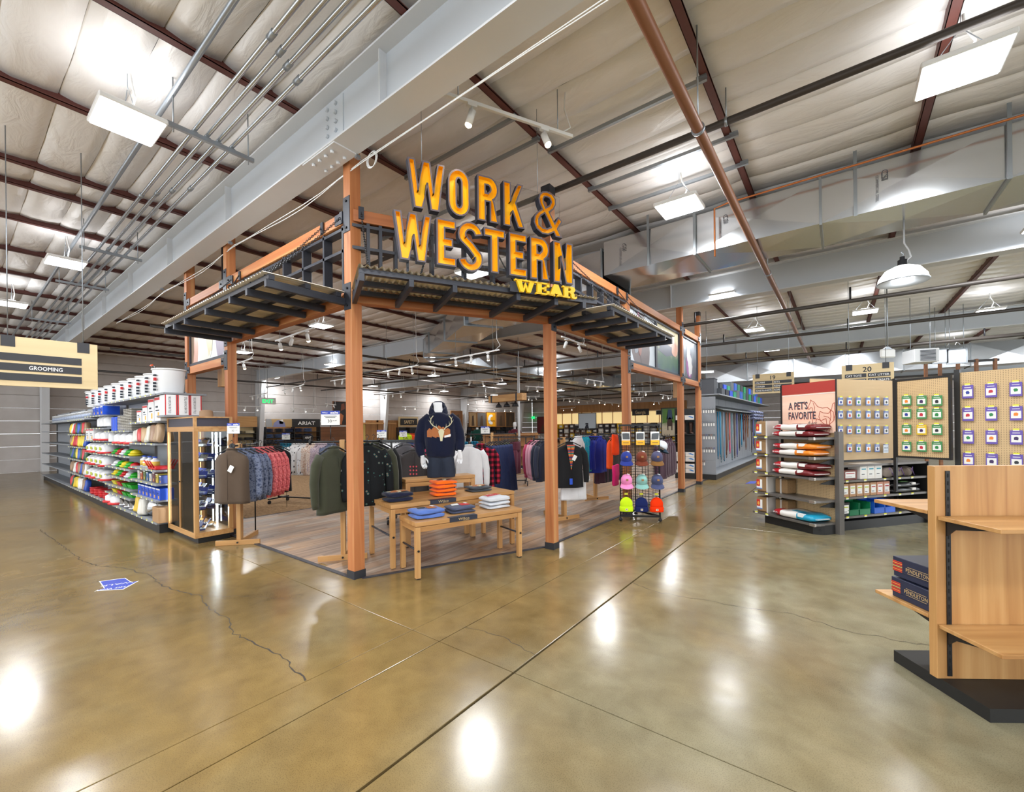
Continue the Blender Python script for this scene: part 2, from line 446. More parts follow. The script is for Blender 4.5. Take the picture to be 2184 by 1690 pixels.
PUR = [.87+1.985*k for k in range(7, 0, -1)]+[.87, -1.12, -3.09, -5.08, -7.02, -9.05, -9.86]+[-11.5-2.0*k for k in range(9)]
SEAM = .49
rnd = random.Random(11)
edges = sorted(PUR+[XL, XR]); stations = []
for a, b in zip(edges, edges[1:]):
    for k in range(6):
        t = k/6; stations.append((a+(b-a)*t, math.sin(t*PI)))
stations.append((XR, 0))
def strip_mesh(seed):
    rr = random.Random(seed); mb = MB(); vs = []; fs = []
    prof = ((0, .02), (.012, .0), (.13, -.022), (.36, -.022), (.478, .0), (.49, .02))
    for k, (x, s) in enumerate(stations):
        for (y, z) in prof: vs.append((x, y, z-.035*s+rr.uniform(-.009, .009)))
        if k:
            for q in range(5): fs.append(((k-1)*6+q, (k-1)*6+q+1, k*6+q+1, k*6+q))
    mb.add(vs, fs, 0, True); return mb.mesh('insulation_panel', BLK)
sm = [strip_mesh(s) for s in range(5)]
y = YF; k = 0
while y < YB-.1:
    obj('insulation_panel', sm[k % 5], ceiling, (0, y, ZC)); y += SEAM; k += 1
MAROON = mat('primer_maroon', (92, 46, 38), .55, var=.15)
for x in PUR:
    MB().box(x-.045, x+.045, YF, YB, 5.5, 5.508).box(x-.045, x-.038, YF, YB, 5.5, 5.70).box(x+.038, x+.045, YF, YB, 5.5, 5.52).build('purlin', MAROON, ceiling)
STEEL = mat('painted_steel_white', (214, 216, 218), .42, var=.04, vscale=2.)
WEB = mat('painted_steel_grey', (200, 206, 212), .42, var=.04, vscale=2.)
GALV = mat('galvanised', (158, 164, 170), .38, .75)
def ibeam(y, zb, x0, x1, bolts):
    b = MB().box(x0, x1, y-.15, y+.15, zb, zb+.02).box(x0, x1, y-.15, y+.15, 5.47, 5.49, 0).box(x0, x1, y-.006, y+.006, zb+.02, 5.47, 1).build('roof_beam', [STEEL, WEB], ceiling)
    for k, x in enumerate((-3.55, -7.4, -10.25, -13.2, -16, -19, -22)):
        MB().box(x-.006, x+.006, y-.09, y-.006, zb+.02, 5.47).build('stiffener', STEEL, b)
    if bolts:
        MB().box(-4.95, -4.28, y-.14, y+.14, zb-.014, zb).build('splice_plate', STEEL, b)
        for i in range(4):
            for j in (-1, 1): MB().cyl((-4.82+i*.13, y+.075*j, zb-.045), (-4.82+i*.13, y+.075*j, zb-.014), .022, 6).build('bolt', STEEL, b)
        MB().box(-4.72, -4.3, y-.02, y-.006, zb+.18, zb+.6).build('web_plate', WEB, b)
        for i in range(2):
            for j in range(4): MB().cyl((-4.6+i*.17, y-.05, zb+.24+j*.1), (-4.6+i*.17, y-.02, zb+.24+j*.1), .022, 6).build('bolt', WEB, b)
    return b
ibeam(2.67, 4.84, XL, XR, True)
for y in (11.75, 20.9, 30.0, 39.0): ibeam(y, 4.84, XL, XR, False)
for y in (2.67, 11.75, 20.9, 30.0, 39.0):       # tapered wall columns under each roof beam
    MB().prism([(XL+.05, 0), (XL+.4, 0), (XL+1.0, 4.84), (XL+.05, 4.84)], -.12, .12).xf(Matrix(((1,0,0,0),(0,0,-1,0),(0,1,0,0),(0,0,0,1)))).build('frame_leg', STEEL, walls['left'], (0, y, 0))
# ================================================================== OVERHEAD SERVICES
DARK = mat('dark_pipe', (70, 64, 60), .5, .3)
BLACK = mat('black_metal', (38, 38, 42), .45, .3)
WHITE = mat('white_enamel', (232, 232, 230), .35)
# ---- high bay lamps: white housing, glowing lens, two wires, cord
GLOW = mat('lamp_glow', (250, 252, 255), .5, emit=9.)
def high_bay(x, y, lbl, z=4.98, rot=0.):
    t = thing('high_bay_light', lbl, 'ceiling light', (x, y, z), rot, 'LED high bay lights')
    MB().bbox(-.3, .3, -.27, .27, 0, .05, .01).build('housing', WHITE, t)
    MB().bbox(-.28, .28, -.25, .25, -.012, .004, .006).build('lens', GLOW, t)
    MB().box(-.1, .1, -.06, .06, .05, .1).build('driver_box', WHITE, t)
    w = MB()
    for s in (-1, 1): w.cyl((.25*s, 0, .05), (.02*s, 0, .36), .004, 5)
    w.cyl((0, 0, .36), (0, 0, .52), .004, 5); w.build('hanger_wire', GALV, t)
    MB().tube([(.04, .02, .1), (.1, .04, .25), (.03, .03, .4), (.02, .02, .52)], .011, 6).build('power_cord', WHITE, t)
    l = bpy.data.lights.new('high_bay_lamp', 'AREA'); l.shape = 'SQUARE'; l.size = .52; l.energy = LIGHT_W; l.color = (.94, .97, 1)
    lo = bpy.data.objects.new('high_bay_lamp', l); COL.objects.link(lo); lo.parent = t; lo.location = (0, 0, -.03)
    u = bpy.data.lights.new('high_bay_uplight', 'AREA'); u.shape = 'SQUARE'; u.size = .5; u.energy = LIGHT_W*CEILING_FILL; u.color = (.97, .98, 1)  # upward fill added to brighten the ceiling, no part of the fixture
    uo = bpy.data.objects.new('high_bay_uplight', u); COL.objects.link(uo); uo.parent = t; uo.location = (0, 0, .08); uo.rotation_euler = (PI, 0, 0)
    return t
for (px, py, lb) in (
    (273, 263, 'large LED high bay light above the conduit rack, largest of the ceiling lights'),
    (1449, 443, 'LED high bay light hanging between purlins in front of the silver duct'),
    (1009, 583, 'LED high bay light seen through the sign just under the second row of letters'),
    (685, 696, 'LED high bay light behind the timber beam beside the corner post'),
    (518, 752, 'LED high bay light seen just right of the timber post by the glass case'),
    (708, 778, 'LED high bay light second from the corner post on its left inside the shop'),
    (583, 806, 'small LED high bay light above the exit sign'),
    (795, 824, 'LED high bay light just right of the corner timber post'),
    (925, 802, 'LED high bay light over the headless mannequin'),
    (1068, 818, 'LED high bay light above the hanging timber lamp box'),
    (1054, 843, 'small LED high bay light touching the top of the hanging timber lamp box'),
    (947, 835, 'small LED high bay light to the upper right of the mannequin neck'),
    (1543, 633, 'LED high bay light nearest the black-capped timber post'),
    (1609, 704, 'LED high bay light second in the row running down the right aisle'),
    (1645, 747, 'LED high bay light third in the row running down the right aisle'),
    (1845, 666, 'LED high bay light over the pegboard displays'),
    (1829, 725, 'LED high bay light behind the dark pipe above aisle sign 20'),
    (2050, 150, 'LED high bay light at the upper right corner of the photo'),
    (2034, 742, 'LED high bay light low over the right-hand end of the pegboard'),
    (140, 562, 'LED high bay light behind the grey roof beam at the far left')):
    g = G(px, py, 4.98); high_bay(g.x, g.y, lb)
for (x, y, lb) in ((-1.9, 1.0, 'LED high bay light over the aisle in front of the corner post'), (2.6, .8, 'LED high bay light over the floor beside the camera'), (2.8, 11.0, 'LED high bay light over the right end of the shelves'),
                   (-6.0, -3.6, 'LED high bay light over the aisle left behind the camera'), (-1.5, -4.5, 'LED high bay light over the aisle behind the camera'), (-10.5, -1.5, 'LED high bay light over the aisle before the shelves of buckets'), (-16.5, 1.0, 'LED high bay light over the far end of the shelves of buckets'),
                   (-20.0, 25.0, 'LED high bay light deep inside the clothing hall'), (-12.5, 20.0, 'LED high bay light over the middle of the clothing hall'), (-8.0, 26.5, 'LED high bay light before the boot wall'), (-13.0, 14.0, 'LED high bay light right of the duct bend'), (-6.4, 13.5, 'LED high bay light over the cap rack side of the hall'), (-6.4, 20.5, 'LED high bay light between cap rack and boot wall'), (-12.5, 31.0, 'LED high bay light in front of the rider poster'), (-20.0, 33.5, 'LED high bay light in front of the five posters'), (3.5, 18.5, 'LED high bay light over the shelves behind aisle sign 20'), (8.5, 12.5, 'LED high bay light over the far right aisles'), (8.5, 22.0, 'second LED high bay light over the far right aisles')):
    high_bay(x, y, lb)  # extra lamps added to brighten the floor and the hall
# ---- duct
DUCT = mat('duct_metal', (206, 209, 212), .2, .88, bump=.02, bscale=14.)
PRINT = mat('duct_print', (70, 74, 84), .5)
duct = thing('air_duct', 'large rectangular galvanised duct that runs under the roof and turns a corner', 'duct', (0, 0, 0))
STRAP = mat('duct_strap', (150, 156, 160), .35, .6)
def duct_section(p, q, w, z0, z1):
    """one length of duct: four sides, each cross-broken into four slightly raised triangles"""
    p = Vector(p); q = Vector(q); d = (q-p); L = d.length; d.normalize(); n = Vector((-d.y, d.x)) ; mb = MB()
    def P(a, b, z): return Vector((p.x+d.x*a+n.x*b, p.y+d.y*a+n.y*b, z))
    for (c, nr) in (((P(0,-w/2,z0), P(L,-w/2,z0), P(L,-w/2,z1), P(0,-w/2,z1)), Vector((-n.x, -n.y, 0))), ((P(0,w/2,z0), P(L,w/2,z0), P(L,w/2,z1), P(0,w/2,z1)), Vector((n.x, n.y, 0))),
                    ((P(0,-w/2,z0), P(L,-w/2,z0), P(L,w/2,z0), P(0,w/2,z0)), Vector((0,0,-1))), ((P(0,-w/2,z1), P(L,-w/2,z1), P(L,w/2,z1), P(0,w/2,z1)), Vector((0,0,1)))):
        ce = (c[0]+c[1]+c[2]+c[3])/4+nr*.028
        mb.add([*c, ce], [(0,1,4),(1,2,4),(2,3,4),(3,0,4)])
    o = mb.build('duct_section', DUCT, duct)
    f = MB()
    for a in (0,):
        for (b0, b1, za, zb) in ((-w/2-.03, -w/2, z0-.03, z1+.03), (w/2, w/2+.03, z0-.03, z1+.03), (-w/2, w/2, z0-.03, z0), (-w/2, w/2, z1, z1+.03)):
            c = [P(a-.015, b0, za), P(a+.015, b0, za), P(a+.015, b1, za), P(a-.015, b1, za), P(a-.015, b0, zb), P(a+.015, b0, zb), P(a+.015, b1, zb), P(a-.015, b1, zb)]
            f.add(c, [(0,3,2,1),(4,5,6,7),(0,1,5,4),(1,2,6,5),(2,3,7,6),(3,0,4,7)])
    f.build('flange', STRAP, o)
    return o
run = [14.2, 12.4, 10.6, 8.8, 7.0, 5.2, 3.4, 1.65, -.2, -1.95, -3.62]
for a, b in zip(run, run[1:]):
    o = duct_section((a, 8.33), (b, 8.33), 1.06, 4.69, 5.34)
MB().box(-3.64, -3.62, 7.8, 8.86, 4.69, 5.34).build('end_cap', DUCT, duct)
for x in (-3.25, -1.5, .48): # stencilled mark on the near side
    m = MB(); add_text(m, 'CSI', (x, 7.765, 5.20), (0, 0, -1), (1, 0, 0), .07, th=.002); add_text(m, 'COMMERCIAL STEEL', (x-.06, 7.768, 5.15), (0, 0, -1), (1, 0, 0), .03, .36, th=.002); m.build('stencil', PRINT, duct)
pts = [(-3.62, 8.33), (-7.65, 8.82), (-9.6, 9.95), (-11.55, 11.05), (-12.45, 11.6), (-13.0, 12.3), (-13.22, 13.3)]
for a, b in zip(pts, pts[1:]): duct_section(a, b, 1.06, 4.5, 5.2)
yy = 13.3
while yy < 33: duct_section((-13.22, yy), (-13.22, yy+1.9), 1.06, 4.5, 5.2); yy += 1.9
for x in (5.2, 1.65, .2, -1.95, -2.75): MB().box(x-.02, x+.02, 7.75, 7.755, 4.66, 5.6).build('hanger_strap', STRAP, duct)
for y in (14, 18, 22, 26, 30): MB().cyl((-12.6, y, 4.5), (-12.6, y, 5.5), .006, 5).build('hanger_strap', STRAP, duct)

d2 = thing('air_duct', 'far flat galvanised duct beyond aisle sign 19', 'duct', (0, 0, 0)); duct_keep = duct; duct = d2
yy = -5.5
for k in range(9): duct_section((yy+k*1.9, 24.3), (yy+(k+1)*1.9, 24.3), 1.0, 3.9, 4.75)
duct = duct_keep
# ---- pipes
def pipe(name, lbl, pts, r, m, hang=(), cat='pipe', coup=()):
    t = thing(name, lbl, cat, (0, 0, 0))
    MB().tube(pts, r, 12).build('pipe_run', m, t)
    for h in hang:
        MB().cyl((h[0], h[1], h[2]), (h[0], h[1], 5.6), .008, 6).build('hanger_rod', GALV, t)
        MB().lathe([(r*1.25, -.015), (r*1.25, .015)], (0, 0, 0), 14).xf(Matrix.Translation(h) @ (Matrix.Rotation(PI/2, 4, 'X') if abs(pts[0][0]-pts[-1][0]) < .5 else Matrix.Rotation(PI/2, 4, 'Y'))).build('pipe_clamp', GALV, t)
    return t
BROWN = mat('primer_brown', (128, 84, 58), .4, .1)
pipe('sprinkler_main', 'brown sprinkler pipe running straight down the right aisle under the roof', [(-1.06, -8, 4.6), (-1.06, 24, 4.6)], .05, BROWN, [(-1.06, 4.4, 4.6), (-1.06, 9.4, 4.6), (-1.06, 14, 4.6), (-1.06, 18.6, 4.6)])
pipe('sprinkler_branch', 'dark sprinkler pipe crossing behind the ampersand under the purlins', [(-8.5, 5.4, 5.2), (14, 5.4, 5.2)], .04, DARK, [(-1.0, 5.4, 5.2), (3, 5.4, 5.2)])
for k, (y, z, lb) in enumerate(((11.9, 4.4, 'dark sprinkler pipe crossing over the right aisle just beyond the timber frame'), (15.4, 4.4, 'second dark sprinkler pipe crossing over the right aisle'), (19.6, 4.36, 'third thicker dark pipe crossing above aisle sign 19'))):
    t = pipe('sprinkler_branch', lb, [(-28, y, z), (14, y, z)], .045 if k < 2 else .06, DARK)
    for x in (-22, -18, -14.5, -11, -7.5, -3.0, .2, 3.6): MB().cyl((x, y, z), (x, y, z+.3), .022, 6).build('riser_nipple', BLACK, t)
for (y, z, lb) in ((27.2, 4.3, 'dark sprinkler pipe low under the roof, fourth from the timber frame'), (32.4, 4.3, 'dark sprinkler pipe before the wall of posters'), (36.5, 4.3, 'last dark sprinkler pipe before the back wall')):
    pipe('sprinkler_branch', lb, [(-28, y, z), (14, y, z)], .05, DARK)
for (x, z, lb) in ((-15.5, 4.75, 'dark pipe over the left part of the clothing hall'), (-20.5, 4.7, 'dark pipe further left over the clothing hall'), (-25.0, 4.35, 'dark pipe along the wall of brand signs')):
    pipe('sprinkler_line', lb, [(x, 3.5, z), (x, 41, z)], .045, DARK)
pipe('copper_pipe', 'thin copper pipe over the top of the silver duct', [(-1.6, 7.62, 4.5), (-1.6, 7.62, 5.28), (-1.4, 7.6, 5.3), (14, 7.6, 5.32)], .014, mat('copper', (196, 120, 70), .35, .8))
# struts bridging purlins
for k, (x0, x1, y) in enumerate(((-3.12, -1.0, 6.15), (-3.12, -1.0, 6.9), (-5.1, -3.05, 4.65), (-5.1, -3.05, 4.15), (-7.1, -5.05, 5.2), (-3.1, -1.1, 4.95), (-9.1, -7.0, 7.6), (-7.05, -5.05, 9.4), (-5.1, -3.0, 10.1))):
    lb = ['nearer', 'farther'][k] if k < 2 else ['on the left of the track light', 'behind the corner post top', 'left of the sign letters', 'just left of the brown pipe', 'high behind the left awning', 'above the timber beam at the left', 'left of the black-capped post'][k-2]
    t = thing('strut_channel', ('%s galvanised strut channel carrying the lamp before the duct' % lb) if k < 2 else 'galvanised strut channel under the roof %s' % lb, 'strut', (0, 0, 0))
    MB().box(x0, x1, y-.02, y+.02, 5.44, 5.448).box(x0, x1, y-.02, y-.014, 5.448, 5.485).box(x0, x1, y+.014, y+.02, 5.448, 5.485).build('channel', GALV, t)
    MB().box(x0, x0+.1, y-.03, y+.03, 5.485, 5.5).box(x1-.1, x1, y-.03, y+.03, 5.485, 5.5).build('clip', GALV, t)
# ---- conduit rack beside the grey beam
EMT = mat('bright_conduit', (186, 192, 198), .22, .9)
for k, (y, lb) in enumerate(((2.06, 'bright steel conduit nearest the grey roof beam'), (1.92, 'second bright steel conduit out from the grey roof beam'), (1.81, 'third bright steel conduit out from the grey roof beam'), (1.69, 'fourth bright steel conduit out from the grey roof beam'))):
    t = thing('conduit', lb, 'conduit', (0, 0, 0))
    MB().cyl((-28.9, y, 5.1), (14, y, 5.1), .022, 10).build('conduit_run', EMT, t)
    for x in (-7.1-k*.25, -10.2-k*.2, -4.1+k*.1): MB().cyl((x-.05, y, 5.1), (x+.05, y, 5.1), .029, 8).build('coupling', GALV, t)
t = thing('conduit', 'dull grey conduit behind the bright ones, hung close under the roof', 'conduit', (0, 0, 0))
MB().cyl((-28.9, 1.5, 5.4), (14, 1.5, 5.4), .028, 10).build('conduit_run', GALV, t)
for (x, lb) in ((-5.69, 'galvanised trapeze strut nearest the lens under the conduits'), (-10.7, 'second galvanised trapeze strut under the conduits'), (-13.5, 'third galvanised trapeze strut under the conduits'), (-18.5, 'fourth galvanised trapeze strut under the conduits')):
    t = thing('trapeze_hanger', lb, 'strut', (x, 0, 0))
    mb = MB().box(-.02, .02, 1.44, 2.3, 5.03, 5.036).box(-.02, -.014, 1.44, 2.3, 5.036, 5.075).box(.014, .02, 1.44, 2.3, 5.036, 5.075)
    mb.build('channel', GALV, t)
    for y in (1.5, 2.24): MB().cyl((0, y, 4.98), (0, y, 5.6), .007, 6).build('threaded_rod', GALV, t)
    for y in (2.06, 1.92, 1.81, 1.69): MB().box(-.025, .025, y-.03, y+.03, 5.075, 5.082).build('strap', GALV, t)
# ---- cable pair along the grey beam, clipped to its lower flange
t = thing('cable_pair', 'two thin white cables draped along the lower edge of the grey roof beam', 'cable', (0, 0, 0))
for dz in (0, -.03):
    P = [(5, 2.86, 4.80+dz)]
    for a, b in ((5, -4.3), (-4.3, -7.9), (-7.9, -11.6), (-11.6, -16)):
        for k in range(1, 9):
            u = k/8; P.append((a+(b-a)*u, 2.86+.02*math.sin(k+dz*40), 4.80+dz-(.09 if abs(b-a) < 8 else .02)*math.sin(u*PI)))
    MB().tube(P, .006, 5).build('cable', WHITE, t)
m = MB()
for k in range(4): m.tube([(-4.12+.085*math.cos(a/16*2*PI), 2.88+.006*k, 4.74+.085*math.sin(a/16*2*PI)+.008*k) for a in range(16)], .005, 5, closed=True)
m.build('cable_coil', WHITE, t)
m = MB()
for x in (-4.3, -7.9, -11.6): m.box(x-.02, x+.02, 2.8, 2.85, 4.8, 4.842).tube([(x, 2.85, 4.83), (x, 2.89, 4.81), (x, 2.88, 4.77), (x, 2.85, 4.78)], .004, 5)
m.build('beam_clip', GALV, t)
# ================================================================== TIMBER FRAME, AWNINGS, SIGN
PW = .14
NAVY = mat('black_plate', (44, 46, 54), .45, .2)
BOLT = mat('black_bolt', (26, 26, 28), .4, .4)
CAPM = mat('post_boot', (40, 41, 46), .55)
FX, FY, FZ = fir('x'), fir('y'), fir('z')
X0, Y0 = -4.5, 2.852        # front corner of the corner post
X1 = -3.25
H1, HU, HP = 3.227, 4.18, 2.863
def post(lbl, x, y, top, cap=False, boot=.092):
    t = thing('timber_post', lbl, 'post', (x-PW/2, y+PW/2, 0), 0, None, 'thing')
    MB().bbox(-PW/2, PW/2, -PW/2, PW/2, 0.01, top, .004).build('shaft', FZ, t)
    MB().box(-PW/2-.006, PW/2+.006, -PW/2-.006, PW/2+.006, 0, boot).build('boot', CAPM, t)
    if cap: MB().box(-PW/2-.005, PW/2+.005, -PW/2-.005, PW/2+.005, top-.11, top+.005).build('top_cap', CAPM, t)
    return t
pc = post('corner timber post nearest the camera, left of the display tables', X0, Y0, 5.42)
pl1 = post('timber post behind the rack with the brown vest', -8.15, Y0, 5.42)
pl2 = post('timber post rising behind the glass display case', -10.142, Y0, 5.42)
p1 = post('timber post just right of the display tables', X1, 5.205, 5.2, True)
p2 = post('timber post standing behind the cap rack', X1, 7.976, 4.2)
p3 = post('timber post in front of the shelf of white boot boxes', X1, 11.582, 4.83)
p4 = post('far timber post with black cap at the end of the halter aisle', X1, 13.372, 5.07, True)
def plate(parent, face, u0, u1, z0, z1, bolts=()):
    """flat steel plate on the -Y ('y') or +X ('x') face of a post, u relative to the post centre"""
    m = MB(); h = PW/2
    if face == 'y': m.box(u0, u1, -h-.008, -h, z0, z1)
    else: m.box(h, h+.008, u0, u1, z0, z1)
    o = m.build('connector_plate', NAVY, parent)
    for (u, z) in bolts:
        b = MB()
        if face == 'y': b.cyl((u, -h-.022, z), (u, -h-.008, z), .014, 6)
        else: b.cyl((h+.008, u, z), (h+.022, u, z), .014, 6)
        b.build('bolt', BOLT, o)
    return o
for p in (pc, pl1, pl2):
    plate(p, 'y', -.066, .066, 4.06, 4.47, ((0, 4.42), (0, 4.11)))
    if p is not pc: plate(p, 'y', .072, .25, HU+.01, HU+.135, ((.16, HU+.07),))
    if p is not pl2: plate(p, 'y', -.25, -.072, HU+.01, HU+.135, ((-.16, HU+.07),))
plate(pc, 'y', -.066, .066, 3.15, 3.46, ((0, 3.4), (0, 3.2)))
plate(pl1, 'y', -.066, .066, 3.17, 3.42, ((0, 3.37), (0, 3.22)))
for p, s in ((pl1, -1), (pl2, 1)):
    plate(p, 'y', -.066, .066, HP-.09, HP+.24, ((0, HP-.05), (0, HP+.19)))
    plate(p, 'y', min(.072*s, .2*s), max(.072*s, .2*s), HP+.01, HP+.13, ((.14*s, HP+.07),))
for p in (p1, p2): plate(p, 'x', -.066, .066, 3.12, 3.4, ((0, 3.18), (0, 3.35)))
for p in (p2, p3, p4):
    plate(p, 'x', -.066, .066, HP-.09, HP+.24, ((0, HP-.05), (0, HP+.19)))
    if p is not p2:
        plate(p, 'x', -.2, -.072, HP+.01, HP+.13, ((-.14, HP+.07),)); plate(p, 'x', -.066, .066, HU-.1, HU+.26, ((0, HU-.05), (0, HU+.2))); plate(p, 'x', -.22, -.072, HU+.01, HU+.13, ((-.15, HU+.07),))
    if p is not p4: plate(p, 'x', .072, .2, HP+.01, HP+.13, ((.14, HP+.07),))
plate(p3, 'x', .072, .22, HU+.01, HU+.13, ((.15, HU+.07),))
def beam(lbl, a, b, z, m, d=.13, h=.14):
    t = thing('timber_beam', lbl, 'beam', (a[0], a[1], z), math.atan2(b[1]-a[1], b[0]-a[0]), None, 'thing')
    L = math.hypot(b[0]-a[0], b[1]-a[1])
    MB().bbox(0, L, 0, d, 0, h, .004).build('beam_body', m, t)
    return t
# local x runs along each beam, so every one uses the grain along x
beam('upper timber beam of the left side, from the glass case to the corner post', (-10.28, Y0+.004), (X0-PW, Y0+.004), HU, FX)
beam('lower timber beam of the left side that carries the left awning', (-8.15, Y0+.004), (X0-PW, Y0+.004), H1, FX)
beam('short timber beam under the picture over the glass case', (-10.142, Y0+.004), (-8.15-PW, Y0+.004), HP, FX)
th = math.atan2(5.205-Y0, X1-X0); CH = 2.664
ux, uy = math.cos(th), math.sin(th); ox, oy = uy, -ux
beam('upper timber beam across the entrance behind the big yellow letters', (X0+.03*ux, Y0+.03*uy), (X1-.05*ux, 5.205-.05*uy), HU, FX)
beam('lower timber beam across the entrance that carries the middle awning', (X0+.03*ux, Y0+.03*uy), (X1-.05*ux, 5.205-.05*uy), H1, FX)
beam('lower timber beam of the right side that carries the right awning', (X1-.004, 5.345), (X1-.004, 7.976), H1, FX)
beam('upper timber beam of the right side running back to the capped post', (X1-.004, 5.345), (X1-.004, 13.5), HU, FX)
beam('timber beam under the pair of pictures on the right side', (X1-.004, 8.116), (X1-.004, 11.58), HP, FX)
beam('last short timber beam under the picture of the white animal', (X1-.004, 11.722), (X1-.004, 13.37), HP, FX)
for (x, y, z0, z1, lb) in ((-9.75, 3.35, 2.62, 3.3, 'hanging plywood stub behind the timber post by the glass case'), (-3.75, 12.9, 2.55, 3.2, 'hanging plywood stub between the two far timber posts')):
    t = thing('plywood_stub', lb, 'post', (x, y, z0), 0); MB().bbox(-.11, .11, -.08, .08, 0, z1-z0, .004).build('stub_body', maple('z'), t); MB().box(-.02, .02, -.02, .02, z1-z0, 5.58-z0).build('hanger', NAVY, t)
# ---- black lattice between lower and upper beams
BLK2 = mat('black_tube', (48, 50, 58), .42, .15)
def lattice(lbl, a, b, ups, z0, z1, rails):
    t = thing('steel_lattice', lbl, 'lattice', (a[0], a[1], 0), math.atan2(b[1]-a[1], b[0]-a[0]))
    L = math.hypot(b[0]-a[0], b[1]-a[1])
    for z in rails: MB().box(0, L, .01, .12, z, z+.035).build('rail', BLK2, t)
    for u in ups: MB().box(u-.018, u+.018, .01, .12, z0, z1).build('upright', BLK2, t)
    return t
lattice('black steel lattice above the left awning', (-8.15, Y0+.01), (X0-PW, Y0+.01), (.02, .65, 1.3, 1.95, 2.5, 3.02, 3.45), H1+.14, HU, (H1+.15, 3.86, HU-.06))
lattice('black steel lattice behind the second row of yellow letters', (X0, Y0), (X1, 5.205), (.2, .34, .52, .97, 1.4, 1.8, 2.2, 2.6), H1+.14, HU, (H1+.15, 3.86, HU-.06))
lattice('black steel lattice above the right awning', (X1-.01, 5.345), (X1-.01, 7.976), (.02, .45, .82, 1.22, 1.62, 2.02, 2.3), H1+.14, HU, (H1+.15, 3.86, HU-.06))
# ---- pictures between the beams
def picture(lbl, a, b, z0, z1, fn):
    t = thing('hanging_picture', lbl, 'picture', (a[0], a[1], z0), math.atan2(b[1]-a[1], b[0]-a[0]))
    L = math.hypot(b[0]-a[0], b[1]-a[1]); H = z1-z0
    m = MB().box(0, L, 0, .05, 0, .05).box(0, L, 0, .05, H-.05, H).box(0, .05, 0, .05, .05, H-.05).box(L-.05, L, 0, .05, .05, H-.05)
    m.build('frame', BLK2, t)
    p = MB(); mats = fn(p, L, H); p.build('print', mats, t)
    return t
def blob(mb, cx, cz, rx, rz, y, mi, n=18, seed=0, rough=.12):
    r = random.Random(seed)
    mb.poly([(cx+rx*math.cos(2*PI*k/n)*(1+r.uniform(-rough, rough)), y, cz+rz*math.sin(2*PI*k/n)*(1+r.uniform(-rough, rough))) for k in range(n)], .0015, (0, -1, 0), mi)
def fade(name, a, b, z0, z1):
    """printed picture ground that changes colour with height, broken up by noise"""
    if name in _M: return _M[name]
    m = bpy.data.materials.new(name); m.use_nodes = True; nt = m.node_tree; bs = nt.nodes['Principled BSDF']; L = nt.links.new
    tc = nt.nodes.new('ShaderNodeTexCoord'); sx = nt.nodes.new('ShaderNodeSeparateXYZ'); L(tc.outputs['Object'], sx.inputs[0])
    n = nt.nodes.new('ShaderNodeTexNoise'); n.inputs['Scale'].default_value = 3.; L(tc.outputs['Object'], n.inputs['Vector'])
    mr = nt.nodes.new('ShaderNodeMapRange'); mr.inputs[1].default_value = z0; mr.inputs[2].default_value = z1; L(sx.outputs[2], mr.inputs[0])
    ma = nt.nodes.new('ShaderNodeMath'); ma.operation = 'MULTIPLY_ADD'; ma.inputs[1].default_value = .5; L(n.outputs[0], ma.inputs[0]); L(mr.outputs[0], ma.inputs[2])
    r = nt.nodes.new('ShaderNodeValToRGB'); r.color_ramp.elements[0].position = .2; r.color_ramp.elements[1].position = 1.1
    st = [a]+list(b) if isinstance(b, list) else [a, b]
    e = r.color_ramp.elements
    while len(e) < len(st): e.new(.5)
    for k, c in enumerate(st): e[k].position = .2+k*(.95/(len(st)-1))*.85; e[k].color = (*lin(c), 1)
    L(ma.outputs[0], r.inputs[0]); L(r.outputs[0], bs.inputs['Base Color']); bs.inputs['Roughness'].default_value = .35
    _M[name] = m; return m
def pic_chicks(p, L, H):
    p.box(.05, L-.05, .03, .035, .05, H-.05, 0)
    blob(p, .25, .4, .16, .5, .03, 1, 18, 2); blob(p, .75, .35, .34, .42, .0285, 2, 20, 4); blob(p, 1.0, .75, .2, .6, .027, 3, 18, 5); blob(p, 1.5, .55, .2, .6, .0285, 4, 18, 6); blob(p, .1, .5, .09, .5, .027, 5, 12, 7)
    return [mat('print_pale', (214, 220, 226), .35), mat('print_skin', (196, 156, 140), .35), mat('print_cream', (224, 220, 204), .35), mat('print_straw', (206, 196, 160), .35), mat('print_mauve', (150, 140, 158), .35), mat('print_brown', (126, 104, 84), .35)]
def pic_rider(p, L, H):
    p.box(.05, L-.05, .03, .035, .05, H-.05, 0)
    blob(p, .75, .55, .55, .6, .03, 1, 24, 3, .08); blob(p, 1.0, .35, .28, .5, .0285, 1, 18, 9, .06); blob(p, .5, .75, .22, .5, .0275, 2, 16, 8); blob(p, .7, .5, .13, .3, .0265, 3, 14, 1); blob(p, .62, .95, .05, .2, .0255, 4, 10, 3); blob(p, .95, .7, .03, .25, .0255, 0, 10, 3)
    return [mat('print_grey_white', (200, 208, 216), .35), mat('print_bay', (98, 84, 84), .35), mat('print_slate', (122, 130, 140), .35), mat('print_chestnut', (140, 88, 76), .35), mat('print_pink', (206, 110, 150), .35)]
def pic_field(p, L, H):
    p.box(.05, L-.05, .03, .035, .05, H-.05, 0); blob(p, L*.5, H*.5, L*.4, .14, .03, 1, 26, 5, .25); blob(p, L*.8, H*.56, .25, .18, .029, 2, 14, 7)
    return [fade('print_vineyard', (60, 70, 110), [(70, 104, 92), (86, 116, 92), (196, 170, 160), (236, 226, 190)], .0, 1.3), mat('print_hedge', (92, 96, 112), .35), mat('print_glow', (216, 170, 150), .35)]
